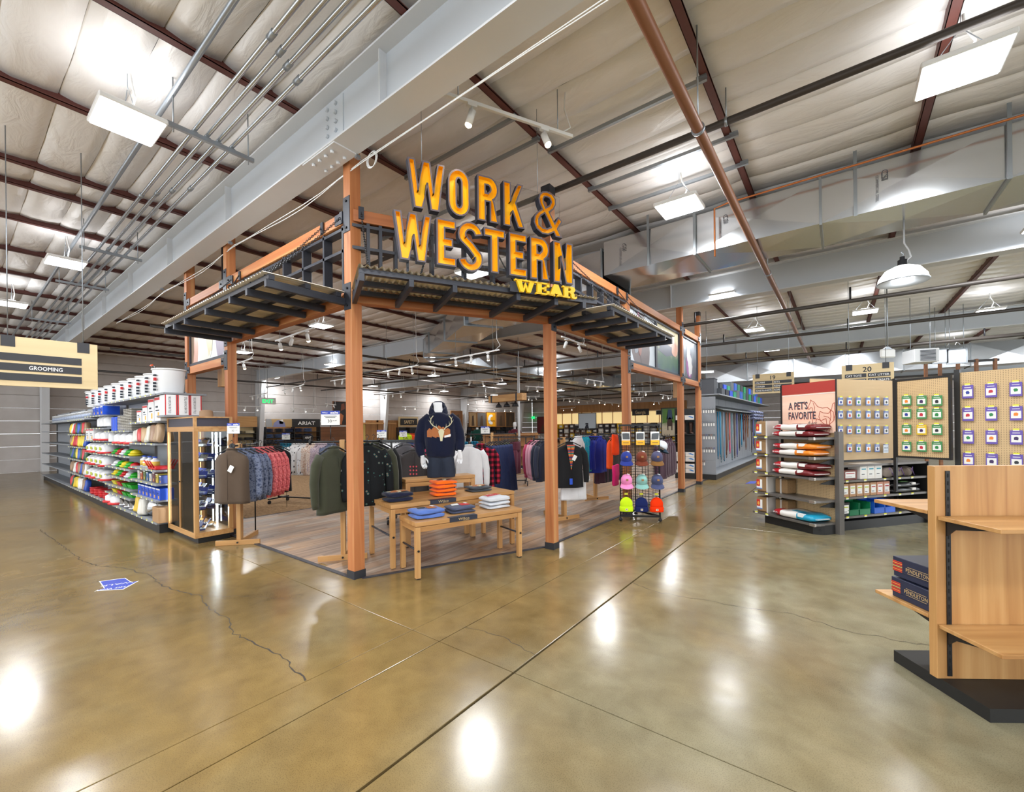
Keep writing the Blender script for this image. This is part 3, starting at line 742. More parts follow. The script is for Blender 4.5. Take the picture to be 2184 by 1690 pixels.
def pic_goat(p, L, H):
    p.box(.05, L-.05, .03, .035, .05, H-.05, 0)
    blob(p, L*.5, .4, .28, .36, .03, 3, 18, 3); blob(p, L*.55, .4, .2, .3, .0285, 1, 18, 2, .2); blob(p, L*.45, .75, .16, .3, .0275, 1, 16, 6, .2); blob(p, L*.34, 1.0, .05, .12, .0265, 1, 10, 6); blob(p, L*.2, .3, .1, .24, .0285, 2, 12, 3)
    return [fade('print_dusk', (46, 48, 58), [(84, 88, 98), (150, 158, 168)], 0., 1.2), mat('print_wool', (192, 190, 190), .35), mat('print_mesh', (110, 122, 128), .35), mat('print_magenta', (132, 70, 128), .35)]
picture('picture with pale straw and skin tones over the glass case', (-10.14, Y0+.03), (-8.29, Y0+.03), HP+.15, HU-.02, pic_chicks)
picture('picture of a dark horse and rider partly behind the right awning', (X1-.05, 8.13), (X1-.05, 9.79), HP+.15, HU-.02, pic_rider)
picture('picture of a green vineyard under a pale sky', (X1-.05, 9.79), (X1-.05, 11.57), HP+.15, HU-.02, pic_field)
picture('dark picture of a white woolly animal beside the capped post', (X1-.05, 11.73), (X1-.05, 13.36), HP+.15, HU-.02, pic_goat)
# ---- awnings: steel joists, rails, corrugated sheet, chains
SHEET = mat('corrugated_sheet', (228, 222, 210), .45, .0)
CHAIN = mat('chain_steel', (52, 52, 54), .35, .6)
def chain_mesh(mb, p, q, s=.034):
    p = Vector(p); q = Vector(q); d = q-p; L = d.length; d.normalize(); n = int(L/(s*.78))
    u = d.cross(Vector((0, 0, 1)))
    if u.length < .01: u = Vector((1, 0, 0))
    u.normalize(); w = d.cross(u)
    for k in range(n):
        sag = -.045*math.sin(PI*(k+.5)/n)*L/1.6
        c = p+d*(L*(k+.5)/n)+Vector((0, 0, sag)); a = u if k % 2 else w
        mb.tube([c+d*(s/2*.95*math.cos(t))+a*(s*.27*math.sin(t)) for t in [2*PI*j/8 for j in range(8)]], .0042, 4, closed=True)
def awning(lbl, a, b, js, u0, u1, proj, chains, z=3.205):
    t = thing('awning', lbl, 'awning', (a[0], a[1], 0), math.atan2(b[1]-a[1], b[0]-a[0]))
    zr = z+.082
    for u in js: MB().bbox(u-.025, u+.025, -proj, -.012, z, z+.08, .003).build('joist', BLK2, t)
    for v in (-proj+.05, -proj*.52, -.1): MB().box(u0, u1, v-.03, v+.03, zr, zr+.05).build('rail', BLK2, t)
    n = int((u1-u0)/.0114); vs = []; fs = []
    for k in range(n+1):
        x = u0-.01+(u1-u0+.02)*k/n; zz = zr+.064+.011*math.sin(k*2*PI/6)
        vs += [(x, -proj-.03, zz), (x, -.02, zz+.012)]
        if k: fs.append((2*k-2, 2*k, 2*k+1, 2*k-1))
    me = bpy.data.meshes.new('roof_sheet'); me.from_pydata(vs, [], fs); me.materials.append(SHEET)
    me.polygons.foreach_set('use_smooth', [True]*len(fs)); obj('roof_sheet', me, t)
    for (p, q) in chains:
        m = MB(); chain_mesh(m, p, q); m.build('chain', CHAIN, t)
        MB().box(p[0]-.03, p[0]+.03, -.02, -.006, p[2]-.07, p[2]+.07).build('chain_bracket', NAVY, t)
    return t
zt = 3.35
awning('left corrugated awning over the side with the brown vest rack', (-8.15, Y0), (X0, Y0), [8.15-4.62, 8.15-5.08, 8.15-5.54, 8.15-6.3, 8.15-7.08, 8.15-7.54, 8.15-7.95], .15, 3.56, .89,
       [((3.48, -.02, 4.25), (3.44, -.86, zt)), ((3.05, -.02, 4.25), (3.1, -.86, zt)), ((.55, -.02, 4.22), (2.1, -.86, zt)), ((.25, -.02, 4.22), (.8, -.86, zt))])
awning('middle corrugated awning over the entrance below the yellow letters', (X0, Y0), (X1, 5.205), [.035, .52, .985, 1.74, 2.24, 2.64], .01, 2.84, .87,
       [((.12, -.02, 4.28), (.1, -.84, zt)), ((.95, -.02, 4.24), (.62, -.84, zt)), ((1.75, -.02, 4.24), (1.75, -.84, zt)), ((2.2, -.02, 4.24), (2.4, -.84, zt))])
awning('right corrugated awning over the cap rack side', (X1, 5.205), (X1, 13.), [5.36-5.205, 5.79-5.205, 6.23-5.205, 7.05-5.205, 7.48-5.205, 7.85-5.205], .11, 2.72, .88,
       [((.25, -.02, 4.26), (.5, -.84, zt)), ((.6, -.02, 4.26), (1.3, -.84, zt)), ((2.3, -.02, 4.24), (1.7, -.84, zt)), ((2.75, -.02, 4.24), (2.5, -.84, zt))])
# ---- channel letters
def arc(cx, cy, rx, ry, a0, a1, n): return [(cx+rx*math.cos(math.radians(a0+(a1-a0)*k/n)), cy+ry*math.sin(math.radians(a0+(a1-a0)*k/n))) for k in range(n+1)]
def smooth(pts, n=5):
    out = []; N = len(pts)
    for i in range(N):
        p0, p1, p2, p3 = [Vector(pts[(i+k) % N]) for k in (-1, 0, 1, 2)]
        for k in range(n):
            t = k/n; out.append(tuple(.5*((2*p1)+(p2-p0)*t+(2*p0-5*p1+4*p2-p3)*t*t+(3*p1-p0-3*p2+p3)*t**3)))
    return out
def stroke(path, w):
    P = [Vector(p) for p in path]; l = []; r = []
    for i, p in enumerate(P):
        d = (P[min(i+1, len(P)-1)]-P[max(i-1, 0)]).normalized(); n = Vector((-d.y, d.x))*w/2
        l.append(tuple(p+n)); r.append(tuple(p-n))
    return l+r[::-1]
S = .205
def rpoly(w):        # R with bowl and leg
    s = .1/w*1.0
    out = [(0, 0), (0, 1), (.52, 1)]+arc(.56, .735, .44, .265, 90, -62, 9)+[(.8, .47), (1, 0), (1-s*1.06, 0), (.58, .44), (s, .44), (s, 0)]
    hole = [(s, .8), (.5, .8)]+arc(.5, .73, .5-s*.98+.0, .07, 80, -80, 6)+[(.5, .64), (s, .64)]
    return [out, hole]
def glyphs(ch, W, H):
    s = .098/W; t = .098/H        # stroke in units of width and of height
    if ch == 'W': return [[(0, 1), (.2, 1), (.295, .36), (.395, 1), (.605, 1), (.705, .36), (.8, 1), (1, 1), (.835, 0), (.6, 0), (.5, .56), (.4, 0), (.165, 0)]]
    if ch == 'O': return [arc(.5, .72, .5, .28, 180, 0, 10)+arc(.5, .28, .5, .28, 0, -180, 10), arc(.5, .72, .5-s, .28-t, 180, 0, 10)+arc(.5, .28, .5-s, .28-t, 0, -180, 10)]
    if ch == 'R': return rpoly(W)
    if ch == 'K': return [[(0, 0), (0, 1), (s, 1), (s, .56), (.70, 1), (.98, 1), (.63, .55), (1.03, 0), (.70, 0), (.42, .37), (s, .2), (s, 0)]]
    if ch == 'E': return [[(0, 0), (0, 1), (1, 1), (1, 1-t), (s, 1-t), (s, .5+t/2), (.84, .5+t/2), (.84, .5-t/2), (s, .5-t/2), (s, t), (1, t), (1, 0)]]
    if ch == 'T': return [[(0, 1), (1, 1), (1, 1-t), (.5+s/2, 1-t), (.5+s/2, 0), (.5-s/2, 0), (.5-s/2, 1-t), (0, 1-t)]]
    if ch == 'N': return [[(0, 0), (0, 1), (s*1.05, 1), (1-s, .34), (1-s, 1), (1, 1), (1, 0), (1-s*1.05, 0), (s, .66), (s, 0)]]
    if ch == 'S':
        c = arc(.5*W, .755*H, .39*W, .2*H, 5, 180, 10)+arc(.5*W, .72*H, .39*W, .12*H, 200, 225, 2)+[(.5*W, .52*H)]+arc(.5*W, .28*H, .39*W, .12*H, 45, 20, 2)+arc(.5*W, .245*H, .39*W, .2*H, 0, -175, 10)
        return [[(x/W, y/H) for x, y in stroke(c, .094)]]
    if ch == '&':
        out = smooth([(.44, 1.0), (.68, .93), (.74, .75), (.66, .6), (.5, .5)], 1)
        o = [(.47, 1), (.66, .965), (.77, .86), (.78, .73), (.70, .61), (.56, .52), (.73, .3), (.86, .46), (1.0, .36), (.84, .16), (1.0, -.03), (.76, -.03), (.69, .06), (.5, -.02), (.28, -.02), (.09, .07), (.0, .22), (.03, .37), (.14, .48), (.28, .56), (.2, .68), (.17, .79), (.21, .9), (.32, .975)]
        h1 = [(.47, .86), (.56, .84), (.60, .77), (.54, .68), (.42, .62), (.355, .72), (.35, .8), (.39, .85)]
        h2 = [(.38, .46), (.5, .3), (.58, .18), (.46, .13), (.32, .13), (.2, .19), (.19, .3), (.26, .39)]
        return [o, h1, h2]
def offset(poly, d):
    P = [Vector(p) for p in poly]; n = len(P)
    A = sum(P[i].x*P[(i+1) % n].y-P[(i+1) % n].x*P[i].y for i in range(n))
    sg = 1 if A > 0 else -1; out = []
    for i in range(n):
        a = (P[i]-P[i-1]); b = (P[(i+1) % n]-P[i])
        if a.length < 1e-6 or b.length < 1e-6: out.append(P[i]); continue
        na = Vector((-a.y, a.x)).normalized()*sg; nb = Vector((-b.y, b.x)).normalized()*sg
        m = na+nb; k = m.length_squared
        out.append(P[i]+m*(2/k*d) if k > .5 else P[i]+na*d)
    return out
def channel_letter(ch, u0, u1, z0, z1, vf, parent):
    """vf: front plane (local -y is outward)"""
    W, H = u1-u0, z1-z0; D = .085; t = .017; mb = MB(); cs = [[Vector((x*W, y*H)) for x, y in c] for c in glyphs(ch, W, H)]
    P3 = lambda p, v: (u0+p.x, v, z0+p.y)
    for ci, c in enumerate(cs):
        inn = offset(c, t if ci == 0 else -t); n = len(c); o = len(mb.v)
        vs = [P3(p, vf) for p in c]+[P3(p, vf+D) for p in c]+[P3(p, vf) for p in inn]+[P3(p, vf+.055) for p in inn]
        f0 = []; f1 = []; f2 = []
        for k in range(n):
            j = (k+1) % n
            f0.append((k, j, n+j, n+k)); f1.append((k, j, 2*n+j, 2*n+k)); f2.append((2*n+k, 2*n+j, 3*n+j, 3*n+k))
        mb.add(vs, f0, 0); o2 = o
        for f in f1: mb.f.append(tuple(q+o2 for q in f)); mb.m.append(1); mb.sm.append(False)
        for f in f2: mb.f.append(tuple(q+o2 for q in f)); mb.m.append(2); mb.sm.append(False)
    flat = [p for c in cs for p in c]
    tri = tessellate_polygon([[Vector((p.x, p.y, 0)) for p in c] for c in cs])
    mb.add([P3(p, vf+.055) for p in flat], tri, 2); mb.add([P3(p, vf+D) for p in flat], tri, 0)
    me = bpy.data.meshes.new('letter'); me.from_pydata(mb.v, [], mb.f)
    for m in (mat('letter_side', (40, 42, 54), .5), mat('letter_rim', (92, 82, 88), .5), mat('letter_yellow', (246, 184, 6), .4)): me.materials.append(m)
    me.polygons.foreach_set('material_index', mb.m); me.update()
    return obj('letter', me, parent)
sign = thing('letter_sign', 'large sign of black-sided letters with yellow faces, WORK & WESTERN, above the entrance', 'sign', (X0, Y0, 0), th)
vf = -.87
for ch, a, b in (('W', .49, .885), ('O', .918, 1.163), ('R', 1.25, 1.5), ('K', 1.56, 1.82), ('&', 1.945, 2.335)): channel_letter(ch, a, b, 4.035, 4.54, vf, sign)
for ch, a, b in (('W', .345, .735), ('E', .785, 1.002), ('S', 1.042, 1.288), ('T', 1.32, 1.578), ('E', 1.624, 1.853), ('R', 1.893, 2.147), ('N', 2.205, 2.478)): channel_letter(ch, a, b, 3.478, 3.972, vf, sign)
def clear_mat(name, tint=(1, 1, 1), gloss=.07):
    if name in _M: return _M[name]
    m = bpy.data.materials.new(name); m.use_nodes = True; nt = m.node_tree; nt.nodes.remove(nt.nodes['Principled BSDF']); L = nt.links.new
    out = nt.nodes['Material Output']; a = nt.nodes.new('ShaderNodeBsdfTransparent'); a.inputs[0].default_value = (*tint, 1); g = nt.nodes.new('ShaderNodeBsdfGlossy'); g.inputs['Roughness'].default_value = .03
    f = nt.nodes.new('ShaderNodeFresnel'); f.inputs[0].default_value = 1.45; x = nt.nodes.new('ShaderNodeMixShader'); L(f.outputs[0], x.inputs[0]); L(a.outputs[0], x.inputs[1]); L(g.outputs[0], x.inputs[2]); L(x.outputs[0], out.inputs[0])
    _M[name] = m; return m
CLEAR = clear_mat('clear_acrylic', (.985, .99, .99))
MB().box(.6, 2.35, vf+.086, vf+.091, 3.95, 4.56).build('clear_panel', CLEAR, sign)
MB().box(.44, 2.46, vf+.086, vf+.091, 3.44, 3.96).build('clear_panel', CLEAR, sign)
for u in (.5, 1.1, 1.8, 2.4): MB().box(u-.012, u+.012, vf+.092, vf+.11, 3.34, 3.56).build('foot', NAVY, sign)
for (u, z) in ((.66, 4.54), (2.05, 4.54)): MB().cyl((u, vf+.09, z), (u, vf+.09, 5.55), .003, 5).build('hanging_wire', GALV, sign)
# WEAR: solid slab-serif letters on a black board at the awning edge
wear = thing('wear_sign', 'yellow slab-serif letters WEAR on a black board at the awning edge', 'sign', (X0, Y0, 0), th)
MB().box(1.62, 2.42, -.9, -.885, 3.285, 3.4).build('back_board', BLK2, wear)
YEL = mat('sign_yellow', (236, 190, 10), .45)
def slab(ch, u0, u1, z0, z1):
    W, H = u1-u0, z1-z0; P = []
    def q(pts): P.append([(x, y) for x, y in pts])
    R = lambda a, b, c, d: q([(a, c), (b, c), (b, d), (a, d)])
    if ch == 'W': q([(.06, 1), (.3, 1), (.39, .3), (.5, .82), (.61, .3), (.72, 1), (.94, 1), (.74, 0), (.58, 0), (.5, .42), (.42, 0), (.26, 0)]); R(0, .36, .87, 1); R(.64, 1, .87, 1); R(.38, .62, .87, 1)
    if ch == 'E': R(.1, .42, 0, 1); R(0, 1, 0, .13); R(0, 1, .87, 1); R(.42, .7, .43, .57); R(.8, 1, .66, 1); R(.8, 1, 0, .34); R(.62, .76, .32, .68)
    if ch == 'A': q([(.36, 1), (.64, 1), (.96, 0), (.66, 0), (.6, .22), (.4, .22), (.35, 0), (.06, 0)]); R(0, .42, 0, .13); R(.56, 1, 0, .13)
    if ch == 'R': R(.1, .38, 0, 1); R(0, .5, 0, .13); R(0, .5, .87, 1); q([(.38, 1), (.6, 1), (.82, .93), (.88, .74), (.8, .55), (.6, .46), (.38, .46), (.38, .6), (.52, .62), (.58, .73), (.52, .85), (.38, .86)]); q([(.46, .48), (.74, .5), (.82, .38), (.82, .16), (.9, .12), (.92, .2), (1, .2), (.98, .04), (.86, -.03), (.68, .0), (.6, .1), (.58, .34)])
    m = MB()
    for c in P: m.poly([(u0+x*W, -.902, z0+y*H) for x, y in c], .035, (0, -1, 0))
    m.build('letter', YEL, wear)
for ch, a, b in (('W', 1.665, 1.93), ('E', 1.93, 2.11), ('A', 2.1, 2.3), ('R', 2.29, 2.49)): slab(ch, a, b, 3.285, 3.425)
# ================================================================== FABRICS AND GENERATORS FOR GOODS
def fabric(name, rgb, v=.12): return mat(name, rgb, .9, spec=.15, bump=.25, bscale=220., var=v, vscale=6., sheen=.15)
def print_mat(name, cols, scale=40., kind='vor', stretch=(1, 1, 1)):
    """printed cloth: cell noise through a stepped ramp"""
    if name in _M: return _M[name]
    m = bpy.data.materials.new(name); m.use_nodes = True; nt = m.node_tree; b = nt.nodes['Principled BSDF']; L = nt.links.new
    tc = nt.nodes.new('ShaderNodeTexCoord'); mp = nt.nodes.new('ShaderNodeMapping'); mp.inputs['Scale'].default_value = stretch; L(tc.outputs['Object'], mp.inputs[0])
    if kind == 'vor':
        t = nt.nodes.new('ShaderNodeTexVoronoi'); t.inputs['Scale'].default_value = scale; L(mp.outputs[0], t.inputs['Vector']); src = t.outputs['Distance']
    elif kind == 'noise':
        t = nt.nodes.new('ShaderNodeTexNoise'); t.inputs['Scale'].default_value = scale; t.inputs['Detail'].default_value = 3; L(mp.outputs[0], t.inputs['Vector']); src = t.outputs[0]
    elif kind == 'plaid':
        s = nt.nodes.new('ShaderNodeSeparateXYZ'); L(mp.outputs[0], s.inputs[0]); o = []
        for k in (0, 2):
            w = nt.nodes.new('ShaderNodeMath'); w.operation = 'MULTIPLY'; w.inputs[1].default_value = scale; L(s.outputs[k], w.inputs[0])
            q = nt.nodes.new('ShaderNodeMath'); q.operation = 'SINE'; L(w.outputs[0], q.inputs[0])
            g = nt.nodes.new('ShaderNodeMath'); g.operation = 'GREATER_THAN'; g.inputs[1].default_value = .1; L(q.outputs[0], g.inputs[0]); o.append(g.outputs[0])
        a = nt.nodes.new('ShaderNodeMath'); a.operation = 'MULTIPLY_ADD'; a.inputs[1].default_value = .5; L(o[0], a.inputs[0])
        h = nt.nodes.new('ShaderNodeMath'); h.operation = 'MULTIPLY'; h.inputs[1].default_value = .45; L(o[1], h.inputs[0]); L(h.outputs[0], a.inputs[2]); src = a.outputs[0]
    elif kind == 'stripe':
        s = nt.nodes.new('ShaderNodeSeparateXYZ'); L(mp.outputs[0], s.inputs[0]); w = nt.nodes.new('ShaderNodeMath'); w.operation = 'MULTIPLY'; w.inputs[1].default_value = scale; L(s.outputs[2], w.inputs[0])
        q = nt.nodes.new('ShaderNodeMath'); q.operation = 'FRACT'; L(w.outputs[0], q.inputs[0]); src = q.outputs[0]
    r = nt.nodes.new('ShaderNodeValToRGB'); r.color_ramp.interpolation = 'CONSTANT' if kind != 'noise' else 'LINEAR'; e = r.color_ramp.elements
    while len(e) < len(cols): e.new(.5)
    for k, (p, c) in enumerate(cols): e[k].position = p; e[k].color = (*lin(c), 1)
    L(src, r.inputs[0]); L(r.outputs[0], b.inputs['Base Color']); b.inputs['Roughness'].default_value = .9; b.inputs['Specular IOR Level'].default_value = .15
    _M[name] = m; return m
TAGW = mat('paper_white', (232, 232, 228), .6)
def slab_mesh(W, D, T, m, seed=0, wob=.006, name='folded_body', round_=.5):
    """soft slab lying on z=0: width W (x), depth D (y), thickness T, rolled edges"""
    rr = random.Random(seed); mb = MB(); n = 11; rings = []
    ph = [rr.uniform(0, 6.28) for _ in range(4)]
    for i in range(n):
        u = i/(n-1); e = min(1, math.sin(PI*min(max(u, .0), 1))**.28+.0) if 0 < u < 1 else .05
        x = (u-.5)*W; ring = []
        for k in range(16):
            a = 2*PI*k/16; c, s = math.cos(a), math.sin(a)
            yy = (abs(c)**.35)*(1 if c > 0 else -1)*D/2*(.93+.07*e); zz = (abs(s)**.6)*(1 if s > 0 else -1)*T/2*(.55+.45*e)
            zz += (wob*math.sin(x*19+ph[0]+yy*8)+wob*.6*math.sin(yy*31+ph[1])) if s > .1 else 0
            ring.append((x+wob*math.sin(yy*17+ph[2]), yy+wob*1.2*math.sin(x*14+ph[3]), max(.001, zz+T/2)))
        rings.append(ring)
    mb.loft(rings); return mb.mesh(name, m)
def folded(lbl, group, loc, rz, m, W=.3, D=.26, T=.05, prints=(), seed=0, layers=2):
    t = thing('folded_shirt', lbl, 'shirt', loc, rz, group)
    obj('folded_body', slab_mesh(W, D, T, m, seed), t)
    if layers > 1: obj('inner_fold', slab_mesh(W*.96, D*.9, T*.55, m, seed+5, name='inner_fold'), t, (.008, -D*.06, .001))
    for (poly, mm) in prints:
        b = MB(); b.poly([(x, y, T+.004+.004*math.sin(x*19)) for x, y in poly], .004, (0, 0, 1)); b.build('chest_print', mm, t)
    return t
# ---------------------------------------------------------------- display tables
MX, MY, MZ = maple('x'), maple('y'), maple('z')
def table(lbl, o, ang, L, D, h, leg=.058, plaque=None, foot=True):
    t = thing('display_table', lbl, 'table', (o[0], o[1], 0), ang)
    MB().bbox(0, L, 0, D, h-.05, h, .003).build('table_top', MX, t)
    a = MB()
    for k, (x0, x1, y0, y1) in enumerate(((leg, L-leg, .012, .035), (leg, L-leg, D-.035, D-.012))): MB().box(x0, x1, y0, y1, h-.115, h-.056).build('apron', MX, t)
    for (x0, x1) in ((.012, .035), (L-.035, L-.012)): MB().box(x0, x1, leg, D-leg, h-.115, h-.056).build('apron', MY, t)
    for x in (0.002, L-leg-.002):
        for y in (.002, D-leg-.002):
            l = MB().bbox(x, x+leg, y, y+leg, .012, h-.055, .003).build('leg', MZ, t)
            MB().box(x+.008, x+leg-.008, y+.008, y+leg-.008, 0, .012).build('glide', BLACK, l)
            MB().cyl((x+leg/2, y-.012 if y < D/2 else y+leg, h*.5), (x+leg/2, y if y < D/2 else y+leg+.012, h*.5), .014, 6).build('bolt', BOLT, l)
    if D > .3:
        for x in (leg/2, L-leg/2): MB().cyl((x, leg, h*.5), (x, D-leg, h*.5), .012, 8).build('stretcher_rod', NAVY, t)
    if plaque:
        b = MB().box(plaque-.19, plaque+.19, -.006, .08, h+.0005, h+.003).box(plaque-.19, plaque+.19, -.006, -.002, h-.05, h+.003)
        o2 = b.build('shelf_talker', mat('talker_navy', (34, 38, 54), .5), t)
        m = MB(); add_text(m, 'Wilco', (plaque, -.0065, h-.038), (1, 0, 0), (0, 0, 1), .03, .15, 'c'); m.box(plaque-.01, plaque+.075, -.008, -.0065, h-.045, h-.043); m.build('lettering', mat('gold_print', (206, 176, 120), .5), o2)
    return t
A1, A2 = math.radians(71.5), math.radians(73.5)
T1o, T2o = (-3.89, 3.253), (-4.423, 3.311)
table('low wooden display table in front with blue, navy and white folded shirts', T1o, A1, 1.5, .545, .66, plaque=.62)
table('tall wooden display table with navy, orange and grey folded shirts', T2o, A2, 1.9, .86, .80, plaque=.72)
A3 = math.radians(68)
table('narrow wooden bench behind the tables with the mannequin on it', (-5.07, 4.06), A3, 1.13, .3, 1.0, .07)
def on(o, ang, u, v, z): return (o[0]+u*math.cos(ang)-v*math.sin(ang), o[1]+u*math.sin(ang)+v*math.cos(ang), z)
NAVYF = fabric('cloth_navy', (26, 30, 52)); ORF = fabric('cloth_orange', (250, 106, 20)); GRF = fabric('cloth_charcoal', (66, 72, 80)); BLF = fabric('cloth_blue', (88, 116, 184)); SLF = fabric('cloth_slate', (68, 74, 98)); WHF = fabric('cloth_ash', (200, 204, 210))
RUST = mat('print_rust', (164, 98, 52), .8); BONE = mat('print_bone', (206, 200, 166), .8); DKB = mat('print_dark_brown', (92, 52, 30), .8); INK = mat('print_ink', (44, 52, 62), .8); REDP = mat('print_red', (186, 52, 52), .8); WHP = mat('print_white', (226, 226, 226), .8)
def deer(W=.3, D=.26, a=RUST):
    return [([(-.11, -.05), (.1, -.055), (.12, .05), (.02, .085), (-.09, .07)], a), ([(-.02, -.07), (.02, -.07), (.035, .0), (.015, .04), (-.02, .04), (-.035, .0)], BONE), ([(-.12, .03), (-.04, .055), (-.045, .075), (-.13, .06)], BONE), ([(.05, .06), (.12, .02), (.135, .05), (.06, .08)], BONE)]
def flag(a=INK, b=RUST):
    q = [([(-.11, .0), (-.01, .01), (0., .08), (-.09, .09)], a)]
    for k in range(4): q.append(([(.0, -.06+k*.035), (.11, -.075+k*.035), (.115, -.058+k*.035), (.005, -.043+k*.035)], b))
    q.append(([(.09, .03), (.125, .03), (.12, .09), (.085, .09)], WHP)); return q
gA = 'folded shirts on the display tables'
z2, z1 = .802, .662
def stack(name, o, ang, u, v, z, items, rz=0., W=.32, D=.27):
    for k, (lb, m, T, pr) in enumerate(items):
        folded(lb, gA, on(o, ang, u+.006*(k % 2), v, z), ang+rz+.04*((k*7) % 3-1), m, W, D, T, pr, seed=hash(name) % 97 if 0 else len(name)*13+k)
        z += T+.004
stack('navy', T2o, A2, .2, .3, z2, [('lower navy folded shirt at the left end of the tall table', NAVYF, .052, []), ('upper navy folded shirt with deer print at the left end of the tall table', NAVYF, .06, deer())], .05)
names = ['lowest', 'second lowest', 'second from top', 'topmost']
stack('orange', T2o, A2, .88, .33, z2, [('%s bright orange folded shirt in the pile on the tall table' % n, ORF, .05, deer(a=DKB) if k == 3 else [([(-.02, -.132), (.13, -.132), (.13, -.11), (-.02, -.11)], DKB)]) for k, n in enumerate(names)], -.03, .31, .27)
stack('grey', T2o, A2, 1.48, .36, z2, [('lower charcoal folded shirt at the right end of the tall table', GRF, .03, []), ('charcoal folded shirt with orange deer print at the right end of the tall table', GRF, .036, deer(a=RUST))], .02, .33, .26)
stack('blue', T1o, A1, .24, .27, z1, [('lower blue folded shirt at the left end of the low table', BLF, .048, []), ('upper blue folded shirt with flag print at the left end of the low table', BLF, .05, flag())], .04, .36, .3)
stack('slate', T1o, A1, .72, .31, z1, [('lower slate folded shirt in the middle of the low table', SLF, .036, []), ('slate folded shirt with red and white print in the middle of the low table', SLF, .042, flag(WHP, REDP))], -.05, .33, .28)
stack('white', T1o, A1, 1.24, .29, z1, [('lowest pale ash folded shirt at the right end of the low table', WHF, .042, []), ('middle pale ash folded shirt at the right end of the low table', WHF, .046, []), ('top pale ash folded shirt with red stripes at the right end of the low table', WHF, .06, [([(-.12, -.02+k*.03), (.1, .0+k*.03), (.1, .008+k*.03), (-.12, -.012+k*.03)], REDP) for k in range(4)])], .03, .34, .28)
# ---------------------------------------------------------------- mannequin
SKINW = mat('mannequin_white', (232, 234, 236), .35)
def remeshed(o, vox, sm=4):
    m = o.modifiers.new('skin', 'REMESH'); m.mode = 'VOXEL'; m.voxel_size = vox; m.use_smooth_shade = True
    if sm: s = o.modifiers.new('soft', 'SMOOTH'); s.iterations = sm; s.factor = .5
    return o
def ell(cx, cy, z, a, b, n=20, tilt=0., p=1.0, wob=0., ph=0., k=5):
    return [(cx+a*math.copysign(abs(math.cos(2*PI*i/n))**p, math.cos(2*PI*i/n)), cy+b*math.copysign(abs(math.sin(2*PI*i/n))**p, math.sin(2*PI*i/n))+wob*math.sin(k*2*PI*i/n+ph), z+tilt*math.cos(2*PI*i/n)) for i in range(n)]
def limb(mb, pts, rs, n=12, mi=0):
    mb.tube([Vector(p) for p in pts], list(rs), n, mi); return mb
mq = thing('mannequin', 'headless white mannequin in a navy hoodie and jeans standing on the bench', 'mannequin', (-4.86, 4.57, 1.0), .82)
hd = MB()
hd.loft([ell(.0, .01, .30, .195, .125, p=.9), ell(0, 0, .33, .215, .145, wob=.006, k=7), ell(0, -.005, .40, .222, .155, wob=.008, k=5, ph=1), ell(-.005, -.01, .55, .232, .155, wob=.006, k=6), ell(-.01, -.01, .72, .242, .155), ell(-.015, 0, .84, .25, .145), ell(-.02, .01, .92, .215, .12, tilt=.01), ell(-.025, .01, .965, .14, .1), ell(-.03, .015, .99, .09, .08)])
limb(hd, [(-.15, .01, .92), (-.255, .02, .83), (-.31, .03, .66), (-.325, .03, .53), (-.31, -.02, .41), (-.28, -.07, .325)], [.08, .086, .08, .076, .07, .052], 14)
limb(hd, [(.13, .02, .93), (.225, .02, .85), (.28, .02, .68), (.3, .01, .55), (.295, -.05, .45), (.28, -.08, .4)], [.08, .086, .08, .074, .066, .05], 14)
hood = remeshed(hd.build('hoodie', fabric('hoodie_navy', (21, 26, 48)), mq), .011, 6)
h2 = MB()     # the hood: a thick soft collar lying round the neck and down the back
for (dz, rr, cy_, a, b) in ((-.01, .032, .03, .118, .095), (.02, .028, .045, .114, .095), (.055, .026, .06, .108, .085)):
    h2.tube([(-.03+a*math.cos(t), cy_+b*math.sin(t), 1.0+dz+.06*math.sin(t)-(.02 if math.sin(t) < -.6 else 0)) for t in [2*PI*k/20 for k in range(20)]], rr, 10, closed=True)
h2.loft([ell(-.03, .16, .86, .11, .05), ell(-.03, .18, .95, .15, .075), ell(-.03, .17, 1.06, .135, .07), ell(-.03, .15, 1.14, .1, .055), ell(-.03, .14, 1.17, .05, .03)])
remeshed(h2.build('hood', _M['hoodie_navy'], mq), .009, 4)
nk = MB(); nk.loft([ell(-.025, .01, .96, .085, .07), ell(-.03, .015, 1.03, .068, .062), ell(-.035, .02, 1.09, .064, .06), ell(-.04, .02, 1.138, .07, .066), ell(-.04, .02, 1.142, .062, .058)])
nk.build('neck', SKINW, mq)
jn = MB()
for s, cx in ((-1, -.1), (1, .105)):
    jn.loft([ell(cx, 0, .0, .105, .09), ell(cx, 0, .02, .112, .096), ell(cx, -.005, .1, .112, .1, wob=.004, k=5), ell(cx*.95, -.005, .2, .112, .11, wob=.005, k=4), ell(cx*.8, 0, .28, .115, .115), ell(cx*.7, 0, .36, .11, .1)])
remeshed(jn.build('jeans', mat('denim_dark', (34, 42, 58), .9, bump=.2, bscale=200., var=.2, vscale=12.), mq), .01, 3)
